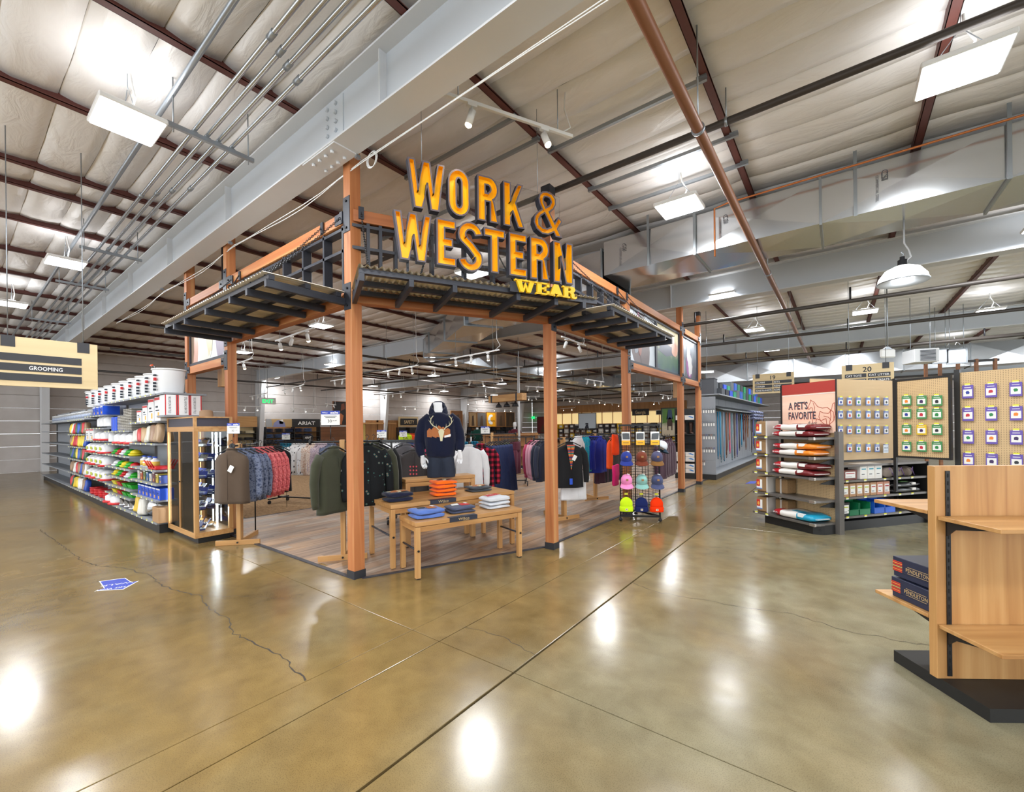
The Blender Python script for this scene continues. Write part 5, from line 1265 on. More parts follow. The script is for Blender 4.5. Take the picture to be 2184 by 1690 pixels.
for j in range(2): bag('%s black feed bag on the middle shelf under the pegboard' % ('lower', 'upper')[j], ws(1.5, .18, wz[1]+.003+j*.09), WA+.04*j, [BLKB, BLKB], (.5,), 70+j, .62, .36, .085, panel=mat('print_leaf', (90, 150, 60), .4), grp='black feed bags')
for j, (c, x) in enumerate((((20, 110, 70), .26), ((24, 120, 76), .52), ((30, 90, 190), .85), ((30, 92, 200), 1.1))):
    q = thing('plastic_bin', '%s open plastic bin on the lowest shelf under the pegboard' % ('large green', 'small green', 'blue', 'small blue')[j], 'bin', ws(x, .16, wz[0]+.002), WA); W = .24; H = .2
    mb = MB(); mb.box(-W/2, W/2, -.14, .14, 0, .006).box(-W/2, -W/2+.006, -.14, .14, .006, H).box(W/2-.006, W/2, -.14, .14, .006, H).box(-W/2, W/2, .134, .14, .006, H).box(-W/2, W/2, -.14, -.134, .006, H*.45); mb.build('bin_body', mat('bin_%d' % j, c, .35), q)
    MB().bbox(-W/2-.008, W/2+.008, -.148, -.13, H*.43, H*.48, .003).build('lip', _M['bin_%d' % j], q)
carton('printed_box', 'small box with bright printed card standing on the lowest shelf', 'box', ws(.1, .05, wz[0]+.002), WA, .16, .06, .22, KICK, None, mat('label_lime', (190, 200, 60), .5))
# ---------------------------------------------------------------- wooden shelving at the lower right
fo = onD(1994, 995, 2.8); FA = math.radians(35)
def fx(x, y, z): return (fo.x+x*math.cos(FA)-y*math.sin(FA), fo.y+x*math.sin(FA)+y*math.cos(FA), z)
t = thing('wooden_shelving', 'maple double-sided shelving with black slotted standards at the lower right', 'shelf', (fo.x, fo.y, 0), FA)
FH = 1.463
MB().bbox(0, 1.25, 0, .056, .08, FH, .002).build('centre_panel', MZ, t)
MB().box(.02, 1.23, -.3, .36, 0, .08).build('base', KICK, t)
for x in (.075, 1.15):
    st = MB().box(x-.014, x+.014, -.006, -.0005, .1, FH-.03, 0)
    for k in range(26): st.box(x-.004, x+.004, -.0075, -.006, .14+k*.05, .165+k*.05, 1)
    st.build('slotted_standard', [mat('standard_black', (30, 28, 28), .4, .3), mat('slot_dark', (8, 8, 8), .8)], t)
for z in (1.14, .435):
    MB().bbox(.01, 1.24, -.38, -.004, z-.025, z, .002).build('shelf', MX, t)
    MB().prism([(-.3, z-.03), (-.008, z-.025), (-.008, z-.13), (-.06, z-.08)], .062, .07).xf(Matrix(((0,0,1,0),(1,0,0,0),(0,1,0,0),(0,0,0,1)))).build('bracket', KICK, t)
for z in (1.165, .475):
    MB().bbox(.0, 1.24, .06, .50, z-.025, z, .002).build('shelf', MX, t)
    MB().prism([(.36, z-.03), (.06, z-.025), (.06, z-.13), (.12, z-.08)], .062, .07).xf(Matrix(((0,0,1,0),(1,0,0,0),(0,1,0,0),(0,0,0,1)))).build('bracket', KICK, t)
NB = mat('box_navy', (36, 42, 66), .45)
for k in range(2):
    z = .477+k*.152
    q = thing('blanket_box', '%s navy box with gold lettering and red stripes on the lower wooden shelf' % ('lower', 'upper')[k], 'box', fx(.03+.012*k, .08, z), FA+.03*k, 'navy boxes on the wooden shelf'); D = .3-.01*k; H = .142
    MB().bbox(0, .36, 0, D, 0, H-.05, .003).build('box_tray', NB, q); MB().bbox(-.003, .363, -.003, D+.003, .035, H, .003).build('box_lid', NB, q)
    m = MB(); add_text(m, 'PENDLETON', (-.0035, D*.64, .058), (0, -1, 0), (0, 0, 1), .026, D*.6, th=.001)
    m.box(-.0045, -.0035, .02, D*.6, .092, .094).box(-.0045, -.0035, .02, D*.6, .047, .049); m.build('lettering', mat('gold_print', (206, 176, 120), .5), q)
    m = MB()
    for j, mi in enumerate((0, 1, 0, 2, 0, 1, 0)): m.box(-.0045, -.0035, D-.075, D+.002, .04+j*.011, .047+j*.011, mi)
    m.build('stripe', [mat('stripe_red', (200, 60, 40), .5), mat('stripe_orange', (236, 120, 50), .5), mat('stripe_gold', (190, 170, 100), .5)], q)
# ---------------------------------------------------------------- aisle signs
PLY = ramp_mat('sign_ply', [(.3, (196, 172, 128)), (.7, (218, 196, 152))], 'x', .05, 5., 4., .6, .5, 0.)
def aisle_sign(lbl, o, rz, W, H, num, rowsL, rowsR, rods=True, top=5.58):
    t = thing('aisle_sign', lbl, 'sign', o, rz)
    MB().bbox(0, W, -.01, .01, -H, 0, .002).build('board', PLY, t); S1 = mat('sign_black', (42, 42, 46), .5)
    for x in (.08, W-.2): b = MB().box(x-.0, x+.12, -.015, .015, -.13, .008).build('clamp', S1, t)
    if rods:
        for x in (.14, W-.14): MB().cyl((x, 0, 0), (x, 0, top-o[2]), .006, 6).build('hanging_rod', GALV, t)
    if num:
        m = MB(); add_text(m, num, (W*.5, -.0105, -H*.3), (1, 0, 0), (0, 0, 1), H*.2, None, 'c', bold=.02); m.build('lettering', S1, t)
    n = max(len(rowsL), len(rowsR)); z0 = -H*(.36 if num else .34); dz = H*.6/n
    for c, (rw, xa, xb) in enumerate(((rowsL, .06, W*.5-.015), (rowsR, W*.5+.015, W-.06)) if rowsR else ((rowsL, .0, W-.16),)):
        for k, s in enumerate(rw):
            p = MB().box(xa, xb, -.0165, -.0105, z0-k*dz-dz*.74, z0-k*dz).build('name_strip', S1, t)
            if s:
                m = MB(); add_text(m, s, (xa+.02 if rowsR else xb-.18, -.017, z0-k*dz-dz*.58), (1, 0, 0), (0, 0, 1), dz*.4, min(len(s)*dz*.3, xb-xa-.04), 'l' if rowsR else 'r', bold=.015); m.build('lettering', WHP, p)
    return t
aisle_sign('hanging plywood aisle sign 19 for halters and bits', (-2.25, 15.9, 3.36), 0, 1.13, .63, '19', ['HALTERS', 'FARRIER', 'HORSE BLANKETS'], ['BITS', 'REINS', 'ROPES'])
aisle_sign('hanging plywood aisle sign 20 for cat toys and litter', (.04, 13.0, 3.125), 0, .94, .6, '20', ['CAT TOYS', 'FLEA SHAMPOO', ''], ['CAT LITTER', 'CAT TREATS', ''])
aisle_sign('plywood aisle sign with black strips at the far left, cut by the photo edge', (-8.2, .32, 2.96), PI/2, .95, .62, '', ['', 'GROOMING', ''], [])
# ---------------------------------------------------------------- halter aisle gondola
GREYP = mat('slat_grey', (136, 140, 146), .5)
t = thing('halter_gondola', 'long grey shelf run hung with leather straps beside the timber frame', 'shelf', (0, 0, 0))
MB().box(-3.62, -3.14, 14.75, 27, 0, .17).build('kick_base', KICK, t)
MB().box(-3.62, -3.12, 14.73, 27, .17, .2).build('shelf', GREYP, t)
for k in range(10): MB().bbox(-3.6, -3.575, 14.9+k*1.22, 16.1+k*1.22, .2, 2.7, .006).build('back_panel', GREYP, t)
for k in range(6): MB().bbox(-3.6, -3.14, 14.76, 14.78, .2+k*.41, .6+k*.41, .006).build('end_panel', GREYP, t)
MB().box(-3.62, -3.02, 14.75, 27, 2.7, 2.74).build('top_shelf', GREYP, t)
MB().add([(-3.56, 15.2, 2.42), (-3.56, 26, 2.42), (-3.0, 26, 2.22), (-3.0, 15.2, 2.22), (-3.56, 15.2, 2.44), (-3.56, 26, 2.44), (-3.0, 26, 2.24), (-3.0, 15.2, 2.24)], [(0,1,2,3),(7,6,5,4),(0,4,5,1),(2,6,7,3),(0,3,7,4),(1,5,6,2)]).build('sloping_rack', mat('rack_dark_grey', (86, 90, 92), .45, .4), t)
rnd = random.Random(5)
SC_ = [((30, 120, 160), 'turquoise'), ((70, 44, 32), 'dark brown'), ((110, 66, 42), 'tan leather'), ((40, 34, 32), 'black'), ((96, 130, 140), 'pale teal'), ((150, 150, 156), 'silver'), ((90, 34, 30), 'oxblood'), ((60, 70, 140), 'blue'), ((150, 96, 60), 'russet'), ((226, 40, 110), 'hot pink')]
for k in range(44):
    c, nm = SC_[0 if k == 1 else 9 if k == 9 else (k*7+k//3) % 9]
    y = 15.3+k*.24; ln = rnd.uniform(1.0, 1.75) if k < 10 or k % 2 == 0 else rnd.uniform(.5, .8); z1 = 2.18 if ln > .9 else rnd.choice((2.15, 1.35)); sx = -3.12-.12*(k % 2)
    q = thing('hanging_strap', '%s strap, %s along the upper rail of the halter shelves' % (nm, nth(k) if k < 40 else 'row place %d' % (k+1)), 'strap', (sx, y, z1), 0, 'straps hanging in the halter aisle')
    m = mat('strap_'+nm.replace(' ', '_'), c, .55); mb = MB(); mb.tube([(0, -.02, 0), (.0, -.03, -ln*.4), (.01, -.02, -ln*.9), (.0, 0, -ln), (-.01, .02, -ln*.9), (0, .03, -ln*.4), (0, .02, 0)], .016, 6); mb.build('strap_body', m, q)
    MB().tube([(0, .02*math.cos(a), -ln*.5+.03*math.sin(a)) for a in [2*PI*j/10 for j in range(10)]], .005, 5, closed=True).build('buckle', GALV, q)
    MB().box(-.001, .001, -.03, .03, -ln*.95-.06, -ln*.95).build('paper_tag', TAGW, q)
    MB().cyl((0, 0, 0), (-.45+.12*(k % 2), 0, .02), .005, 5).build('peg_hook', GALV, q)
for k in range(26):
    c, nm = SC_[(k*5) % 9]; x = -3.56+.075*(k % 6); z = 2.32-.42*(k//6)
    q = thing('hanging_buckle', '%s bit or buckle card in %s row down on the end panel of the halter shelves' % (nm, nth(k//6)), 'tack', (x, 14.755, z), 0, 'small tack on the end panel row %d' % (k//6+1))
    q['label'] = '%s tack piece, %s from the post, %s row of the end panel' % (nm, nth(k % 6), nth(k//6))
    MB().tube([(.022*math.cos(a), -.02, -.06+.03*math.sin(a)) for a in [2*PI*j/10 for j in range(10)]], .005, 5, closed=True).build('ring', mat('strap_'+nm.replace(' ', '_'), c, .55) if k > 11 else GALV, q)
    MB().box(-.02, .02, -.012, -.01, -.19, -.1).build('paper_tag', TAGW, q); MB().cyl((0, 0, 0), (0, -.04, 0), .003, 5).build('peg_hook', GALV, q)
for j in range(2):
    q = thing('wooden_block', '%s rounded tan wooden form on the bottom shelf end of the halter aisle' % ('left-hand', 'second')[j].replace('left-hand', 'first'), 'form', (-3.4+j*.14, 14.8+.02*j, .203), 0); MB().prism([(-.06, 0), (.06, 0)]+arc(0, .1, .06, .05, 0, 180, 8), -.02, .02).xf(Matrix(((1,0,0,0),(0,0,-1,0),(0,1,0,0),(0,0,0,1)))).build('block_body', maple('z'), q)
# things on the top shelf
cols = [((72, 76, 82), 'grey'), ((30, 34, 40), 'black'), ((36, 70, 180), 'blue'), ((30, 130, 96), 'green'), ((84, 90, 96), 'mid grey'), ((50, 90, 180), 'bright blue'), ((36, 120, 90), 'dark green'), ((60, 64, 70), 'slate grey'), ((24, 130, 84), 'emerald'), ((56, 60, 66), 'charcoal'), ((40, 84, 190), 'cobalt'), ((84, 90, 96), 'pale grey'), ((34, 120, 88), 'sea green'), ((40, 70, 170), 'royal blue')]
q = thing('storage_tote', 'large grey plastic tote at the near end of the top halter shelf', 'tote', (-3.37, 14.98, 2.742)); MB().box(-.2, .2, -.2, .2, 0, .012).box(-.2, -.19, -.2, .2, .012, .5).box(.19, .2, -.2, .2, .012, .5).box(-.19, .19, -.2, -.19, .012, .5).box(-.19, .19, .19, .2, .012, .5).build('tote_body', mat('tote_grey', (74, 76, 82), .5), q); MB().bbox(-.22, .22, -.22, .22, .48, .5, .005).build('rim', mat('tote_grey', (74, 76, 82), .5), q)
for k, (c, nm) in enumerate(cols):
    y = 15.46+k*.66
    q = thing('mounting_block', '%s moulded plastic step, %s along the top of the halter shelves' % (nm, nth(k)), 'step', (-3.3, y, 2.742), 0, 'plastic steps on the top halter shelf')
    H = .6 if k > 3 else .42; MB().prism([(-.26, 0), (.26, 0), (.26, H*.45), (.06, H*.45), (.06, H), (-.26, H)], -.24, .24).xf(Matrix(((1,0,0,0),(0,0,-1,0),(0,1,0,0),(0,0,0,1)))).build('step_body', mat('step_%d' % k, c, .45), q)
    MB().bbox(.05, .265, -.245, .245, H*.44, H*.47, .004).build('tread', _M['step_%d' % k], q); MB().bbox(-.265, .065, -.245, .245, H*.98, H*1.02, .004).build('tread', _M['step_%d' % k], q)
for k in range(12):
    q = thing('horse_blanket', '%s folded dark blue horse blanket in plastic at the far end of the halter aisle' % nth(k), 'blanket', (-3.2, 21.6+(k % 4)*.7, 1.95+(k//4)*.14), 0, 'folded blankets in the halter aisle'); obj('blanket_body', slab_mesh(.5, .6, .13, print_mat('blanket_plastic', [(0, (30, 34, 80)), (.35, (50, 56, 110)), (.5, (160, 166, 190))], 30.), k), q)
# ---- boot shelf between the two far posts
t = thing('boot_shelf', 'black shelf unit of white boot boxes between the two far timber posts', 'shelf', (0, 0, 0))
MB().box(-4.35, -3.72, 14.6, 15.1, 0, .19).build('kick_base', KICK, t); MB().box(-4.35, -3.72, 15.08, 15.1, .19, 2.3).build('back_panel', KICK, t)
for x in (-4.36, -3.73): MB().box(x, x+.02, 14.6, 15.1, 0, 2.3).build('side_panel', KICK, t)
for z in (.56, 1.18, 1.46, 1.92): MB().box(-4.34, -3.73, 14.6, 15.08, z-.02, z).build('shelf', KICK, t)
BXB = mat('box_swoosh', (60, 130, 200), .5)
for k, z in enumerate((.192, .345, .565, 1.182 if 0 else .72, 1.925)):
    for j in range(2): 
        q = thing('boot_box', 'white boot box with blue flash, %s up, %s column of the boot shelf' % (nth(k), ('left', 'right')[j].replace('left', 'first').replace('right', 'second')), 'box', (-4.19+j*.3, 14.78, z), 0, 'white boot boxes between the posts')
        MB().bbox(-.14, .14, -.17, .17, 0, .145, .003).build('box_body', BW, q); MB().prism([(-.05, .1), (.1, .05), (.12, .08), (.02, .12)], .171, .174).xf(Matrix(((1,0,0,0),(0,0,-1,0),(0,1,0,0),(0,0,0,1)))).build('flash', BXB, q)
for j in range(2):
    q = thing('boot', '%s brown boot displayed on the boot shelf' % ('first', 'second')[j], 'boot', (-4.1+j*.22, 14.75, 1.46), .6, 'boots on display'); BL = mat('boot_leather', (70, 46, 36), .5)
    mb = MB(); mb.loft([ell(0, 0, .02, .045, .05), ell(0, 0, .12, .045, .05), ell(0, .0, .3, .06, .065), ell(0, 0, .38, .065, .07)]); mb.build('shaft', BL, q)
    mb = MB(); mb.loft([[(x*.045, y, z) for x, z in ((-1, .015), (1, .015), (1, .05), (.4, .09), (-.4, .09), (-1, .05))] for y in (.06, -.02)]+[[(x*.045, -.1, z) for x, z in ((-1, .015), (1, .015), (1, .04), (.4, .06), (-.4, .06), (-1, .04))], [(x*.02, -.19, z) for x, z in ((-1, .015), (1, .015), (1, .03), (.4, .04), (-.4, .04), (-1, .03))]]); mb.build('foot', BL, q); MB().box(-.04, .04, -.18, .06, 0, .015).build('sole', KICK, q)
# ================================================================== LEFT SHELVES AND GLASS CASE
gx1, gy0, gy1 = -9.3, 2.15, 2.6
t = thing('bucket_gondola', 'long grey metal shelf run with white buckets on top, left of the glass case', 'shelf', (0, 0, 0))
MB().box(-24, gx1, gy0+.04, gy1, 0, .15).build('kick_base', KICK, t)
secs = [(-11.05, gx1), (-13.3, -11.05), (-15.6, -13.3), (-18.2, -15.6), (-21, -18.2), (-24, -21)]
LV = [(.18, .56, .84, 1.08, 1.54, 1.93, 2.4), (.18, .42, .6, .8, 1.0, 1.26, 1.5, 1.77, 2.4), (.18, .62, .95, 1.25, 1.55, 1.85, 2.15), (.18, .6, 1.0, 1.35, 1.7, 2.1), (.18, .6, 1.0, 1.4, 1.8, 2.1), (.18, .6, 1.0, 1.4, 1.8, 2.1)]
for (a, b), lv in zip(secs, LV):
    MB().box(a+.01, b-.01, gy1-.02, gy1, .15, 2.45).build('back_panel', GREYP, t); MB().box(a-.02, a+.02, gy1-.06, gy1-.02, 0, 2.45).build('upright', SHELFG, t)
    for z in lv:
        s = MB().box(a+.005, b-.005, gy0, gy1-.02, z-.03, z).build('shelf', GREYP, t)
        if b > -16:
            n = int((b-a)/.34)
            for k in range(n): price_tag(s, a+.15+k*.34, gy0-.001, z-.014)
# generators: cheap shapes with shared meshes
_G = {}
def gmesh(key, fn):
    if key not in _G: _G[key] = fn()
    return _G[key]
PLW = mat('plastic_white', (228, 230, 232), .35); PRED = mat('plastic_red', (196, 26, 32), .35); PGRN = mat('plastic_green', (40, 170, 40), .35); PBLU = mat('plastic_blue', (30, 80, 200), .35); CARD = mat('card_brown', (168, 132, 94), .7); LIME = mat('label_lime', (190, 200, 60), .5)
SIL = mat('polished_steel', (190, 192, 194), .15, .95)
def pail(q, r=.2, h=.4):
    MB().lathe([(r*.84, 0), (r*.86, .01), (r*1.0, h*.9), (r*1.0, h*.94), (r*1.06, h*.945), (r*1.06, h*.985), (r*1.0, h), (r*.95, h), (r*.82, .03), (0, .03)], n=22).build('pail_body', PLW, q)
    return q
def jug(q, r=.11, h=.26, base=PRED):
    MB().lathe([(r, .03), (r*1.02, .05), (r, h*.7), (r*.6, h*.92), (r*.25, h), (0, h)], n=14).build('tank', PLW, q)
    if base: MB().lathe([(r*1.25, 0), (r*1.28, .035), (r*1.1, .045), (0, .04)], n=14).build('dish', base, q)
def bottle(q, r=.045, h=.2, m=None, lab=None):
    MB().lathe([(r, 0), (r, h*.7), (r*.45, h*.85), (r*.45, h), (0, h)], n=10).build('bottle_body', m or PLW, q); MB().lathe([(r*1.01, h*.15), (r*1.01, h*.6)], n=10).build('label', lab or LIME, q); MB().lathe([(r*.5, h*.92), (r*.5, h*1.03), (0, h*1.03)], n=8).build('cap', PBLU, q)
def pouch(q, W, H, T, m, lab, seed):
    o = obj('pouch_body', slab_mesh(W, H, T, m, seed, .01, 'pouch_body'), q, (0, 0, H/2)); o.rotation_euler = (PI/2-.12, 0, 0)
    MB().prism([(-W*.3, -H*.3), (W*.3, -H*.32), (W*.28, H*.1), (-W*.28, H*.12)], 0, .003).xf(Matrix(((1,0,0,0),(0,0,-1,-T*.5-.01),(0,1,0,H/2),(0,0,0,1)))).build('label', lab, q)
def sbox(q, W, D, H, m, lab): 
    MB().bbox(-W/2, W/2, -D/2, D/2, 0, H, .003).build('box_body', m, q)
    MB().box(-W*.5, W*.5, -D/2-.002, -D/2, H*.86, H*.97, 0).box(-W*.3, W*.1, -D/2-.002, -D/2, H*.55, H*.62, 1).box(-W*.3, W*.3, -D/2-.002, -D/2, H*.42, H*.46, 1).box(W*.05, W*.3, -D/2-.002, -D/2, H*.12, H*.36, 2).build('label', [lab, INK, mat('label_gold', (226, 170, 70), .5)], q)
lvname = {.18: 'bottom', .42: 'second', .6: 'third', .8: 'fourth', 1.0: 'fifth', 1.26: 'sixth', 1.5: 'seventh', 1.77: 'eighth', .56: 'second', .84: 'third', 1.08: 'fourth', 1.54: 'fifth', 1.93: 'sixth', 2.4: 'top', .62: 'second', .95: 'third', 1.25: 'fourth', 1.55: 'fifth', 1.85: 'sixth', 2.15: 'top'}
cnt = {}
def put(kind, desc, cat, x, z, fn, sec, y=2.3, rz=0., dz=.002):
    k = (sec, z); cnt[k] = cnt.get(k, 0)+1
    q = thing(kind, '%s, %s from right on %s shelf of %s' % (desc, nth(cnt[k]-1), lvname[z], sec), cat, (x, y, z+dz), rz, 'goods on the %s' % sec)
    fn(q); return q
SA, SB, SCc = 'bay beside the case', 'second left bay', 'third left bay'
for k, x in enumerate((-9.42, -10.02, -10.6, -11.2, -11.85, -12.55, -13.3, -14.0, -14.75, -15.5)):
    q = put('white_bucket', 'white bucket with black printed markings', 'bucket', x, 2.4, lambda q: pail(q, .235 if k == 0 else .215, .44 if k == 0 else .40), 'bucket run', 2.38)
    m = MB(); R = .218 if k else .238
    m.box(.06, .14, -R-.004, -R+.03, .3, .325, 0).box(.07, .13, -R-.002, -R+.03, .22, .27, 1)
    for j in range(3): m.box(.06, .1, -R-.004, -R+.03, .05+j*.055, .085+j*.055, 0)
    m.build('marking', [INK, PRED], q)
    if k == 0: MB().tube([(.03+.09*math.cos(a), -.22-.02*math.sin(a), .43+.055*math.sin(a)) for a in [PI*j/8 for j in range(9)]], .005, 5).build('bail', GALV, q); MB().cyl((-.03, -.25, .485), (.09, -.25, .485), .012, 8).build('grip', mat('grip_orange', (240, 90, 40), .5), q)
# incubator cartons
for k in range(4):
    W, H = ((.34, .42), (.34, .40), (.3, .30), (.3, .22))[k]
    q = put('incubator_box', 'red-banded white incubator carton', 'box', -9.42-k*.4, 1.93, lambda q: sbox(q, W, .3, H, PLW, PRED), SA, 2.36)
for k in range(3):
    q = thing('incubator_box', '%s white STILL AIR INCUBATOR carton on the shelf end above the glass case' % ('first', 'second', 'third')[k], 'box', (-9.05, 2.27+k*.175, 2.022), 0, 'incubator cartons on the shelf end')
    MB().bbox(-.15, .15, -.082, .082, 0, .34, .003).build('box_body', PLW, q); MB().box(.151, .153, -.083, -.068, 0, .34).box(.151, .153, .068, .083, 0, .34).build('edge_band', PRED, q)
    m = MB(); add_text(m, 'STILL AIR INCUBATOR', (.1515, .01 if k % 2 else .0, .31 if k % 2 else .03), (0, 0, -1) if k % 2 else (0, 0, 1), (0, 1, 0) if k % 2 else (0, -1, 0), .035, .28); m.build('lettering', INK, q)
s = MB().box(-9.3, -8.86, 2.17, 2.78, 1.99, 2.02).build('end_shelf', GREYP, t); MB().box(-9.3, -8.9, 2.17, 2.78, 2.37, 2.4).build('end_shelf', GREYP, t)
for k in range(7): put('egg_tray_stack', 'stack of grey egg trays', 'egg trays', -11.2-k*.17, 1.77 if 0 else (1.93 if k < 0 else 1.77), lambda q: [MB().bbox(-.07, .07, -.14, .14, j*.032, j*.032+.027, .008).build('egg_tray', mat('pulp_grey', (150, 146, 138), .9), q) for j in range(10+(k < 4)*4)], SB, 2.34)
for k in range(2): put('poultry_tub', 'blue plastic tub', 'tub', -12.5-k*.25, 1.77, lambda q: MB().bbox(-.1, .1, -.12, .12, 0, .3, .01).build('tub_body', PBLU, q), SB, 2.32)
for k in range(3): put('poultry_waterer', 'white poultry waterer tank', 'waterer', -13.5-k*.35, 1.85, lambda q: jug(q, .12, .28, None), SCc)
# fifth shelf: bags of bedding; waterers
bc = [((206, 204, 196), 'clear bag of nesting pads', (96, 60, 170)), ((190, 60, 60), 'red feed pouch', (230, 230, 230)), ((180, 150, 110), 'tan feed pouch', (220, 180, 90)), ((216, 214, 200), 'clear pouch of feed', (60, 150, 150)), ((150, 120, 96), 'clear bag of brown treats', (90, 170, 60)), ((176, 150, 120), 'clear bag of straw', (190, 150, 100))]
for k, (c, d, l) in enumerate(bc[::-1]): put('feed_pouch', d, 'bag', -9.45-k*.28, 1.54, lambda q: pouch(q, .26, .34-.02*k, .12, mat('pouch_%d' % k, c, .3), mat('pouchlab_%d' % k, l, .4), k), SA)
for k in range(3): put('poultry_waterer', 'white poultry waterer with red dish', 'waterer', -11.3-k*.5, 1.5, lambda q: jug(q, .15, .24), SB)
put('poultry_waterer', 'tall white poultry drum', 'waterer', -12.95, 1.5, lambda q: jug(q, .13, .3, None), SB)
for k in range(2): put('poultry_waterer', 'white tank with red base', 'waterer', -13.6-k*.6, 1.55, lambda q: jug(q, .16, .22), SCc)
for k in range(2): put('red_carton', 'red and white carton', 'box', -14.7-k*.5, 1.55, lambda q: sbox(q, .4, .3, .28, PLW, PRED), SCc)
for k in range(3): put('blue_carton', 'blue and white carton', 'box', -13.55-k*.4, 2.15, lambda q: sbox(q, .3, .3, .2, PBLU, PLW), SCc)
# fourth shelf of A (1.08): red trays, tubs, bottles
for k in range(3): put('red_scoop', 'red plastic feed scoop', 'scoop', -9.45-k*.16, 1.08, lambda q: [MB().bbox(-.06, .06, -.14, .14, .0, .05, .012).build('scoop_body', PRED, q), MB().cyl((0, -.14, .04), (0, -.2, .16), .012, 6).build('handle', PRED, q)], SA)
for k in range(5): put('supplement_tub', 'yellow-labelled white tub', 'tub', -9.98-k*.17, 1.08, lambda q: bottle(q, .07, .13 if k % 2 else .2, PLW, mat('lab_ochre', (220, 180, 70), .5)), SA)
for k in range(8):
    c = ((60, 80, 150), (190, 170, 60), (110, 60, 70), (200, 200, 196), (70, 110, 160), (96, 120, 70), (180, 90, 60), (210, 205, 200))[k]
    put('supply_box', 'small coloured supply box', 'box', -9.4-k*.2, .84, lambda q: sbox(q, .13, .14, .14+.02*(k % 3), mat('supply_%d' % k, c, .5), TAGW), SA)
for k in range(6): put('blue_carton', 'blue carton with white panel', 'box', -9.4-k*.24, .56, lambda q: sbox(q, .2, .24, .2, PBLU, PLW), SA, 2.32)
for k in range(2): put('steel_bowl', 'shiny steel bowl on edge', 'bowl', -9.62-k*.55, .18, lambda q: MB().lathe([(.17, 0), (.2, .02), (.16, .08), (.1, .12), (0, .125)], n=18).xf(Matrix.Translation((0, .05, .2)) @ Matrix.Rotation(1.2, 4, 'X')).build('bowl_body', SIL, q), SA)
q = put('brown_carton', 'large plain brown carton', 'box', -9.42, .18, lambda q: MB().bbox(-.18, .18, -.2, .18, 0, .26, .003).build('box_body', CARD, q), SA, 2.36); q.location.x = -9.4
put('feed_sack', 'white feed sack', 'bag', -10.4, .18, lambda q: pouch(q, .3, .32, .14, mat('sack_white', (216, 214, 206), .5), mat('sack_green', (90, 140, 80), .5), 5), SA)
put('feed_sack', 'yellow feed sack', 'bag', -10.8, .18, lambda q: pouch(q, .26, .32, .12, mat('sack_yellow', (224, 190, 70), .5), mat('sack_brown', (110, 70, 40), .5), 6), SA)
# bay B small goods
cB = [(PRED, 'red'), (PGRN, 'green'), (mat('plastic_yellow', (230, 210, 40), .35), 'yellow'), (PGRN, 'bright green'), (PLW, 'white')]
for z in (1.26, 1.0, .8):
    for k in range(5):
        m, n = cB[(k+int(z*10)) % 5]; put('feeder_tray', '%s plastic chick feeder tray' % n, 'feeder', -11.3-k*.36, z, lambda q: [MB().lathe([(.09, .0), (.13, .03), (.12, .045), (0, .04)], n=12, sx=1.2).build('dish', m, q), MB().lathe([(.1, .05), (.08, .1), (.02, .13), (0, .13)], n=12).build('dome', m, q)], SB)
for z in (.6, .42):
    for k in range(4): m, n = cB[(k*2+1) % 5]; put('feeder_trough', '%s plastic feeder trough' % n, 'feeder', -11.4-k*.45, z, lambda q: MB().prism([(-.07, 0), (.07, 0), (.1, .08), (-.1, .08)], -.16, .16).xf(Matrix(((0,0,1,0),(1,0,0,0),(0,1,0,0),(0,0,0,1)))).build('trough_body', m, q), SB)
for k in range(3): put('wire_coil', 'silver metal feeder can', 'feeder', -11.35-k*.4, .18, lambda q: MB().lathe([(.1, 0), (.12, .03), (.1, .04), (.1, .18), (0, .18)], n=14).build('can_body', SIL, q), SB)
for k in range(2): put('waterer_cooler', 'white poultry fountain with red tray', 'waterer', -12.55-k*.5, .18, lambda q: jug(q, .18, .2), SB)
for z in (.62, .95, 1.25):
    for k in range(4): put('poultry_fountain', 'yellow-labelled white fountain', 'waterer', -13.6-k*.52, z, lambda q: [jug(q, .17, .24, PRED if (k+int(z*100)) % 3 else None), MB().box(-.09, .09, -.175, -.168, .08, .15).build('label', LIME, q)], SCc)
for k in range(4): put('red_dish', 'stack of red feeder dishes', 'dish', -13.6-k*.5, .18, lambda q: [MB().lathe([(.1, j*.04), (.14, .05+j*.04), (.13, .055+j*.04), (0, .02+j*.04)], n=12).build('dish', PRED, q) for j in range(4)], SCc)
# far bays: white paint-like tins on top, pouches below
for k in range(16): q = thing('white_tin', 'small white tin, %s along the far top shelf left of the buckets' % nth(k), 'tin', (-15.9-k*.42, 2.35, 2.102), 0, 'white tins on the far shelf'); MB().lathe([(.1, 0), (.1, .2), (.105, .2), (.105, .22), (0, .22)], n=12).build('tin_body', PLW, q); MB().lathe([(.101, .05), (.101, .15)], n=12).build('label', mat('tin_label', (150, 160, 180), .4), q)
rnd = random.Random(9); far = [((200, 40, 50), 'red'), ((230, 200, 50), 'yellow'), ((230, 230, 228), 'white'), ((40, 80, 180), 'blue'), ((150, 120, 90), 'tan'), ((50, 90, 60), 'dark green')]
for z, nm in ((.18, 'bottom'), (.6, 'second'), (1.0, 'third'), (1.4 if 0 else 1.35, 'fourth'), (1.7, 'fifth')):
    for k in range(8):
        c, n = far[rnd.randrange(6)]; x = -15.85-k*.3
        q = thing('feed_pouch', '%s pouch of feed, %s from the fountains on the %s far left shelf' % (n, nth(k), nm), 'bag', (x, 2.3, z+.002), 0, 'feed pouches on the far left shelves'); pouch(q, .27, .3, .12, mat('far_'+n.replace(' ', '_'), c, .4), TAGW, k)
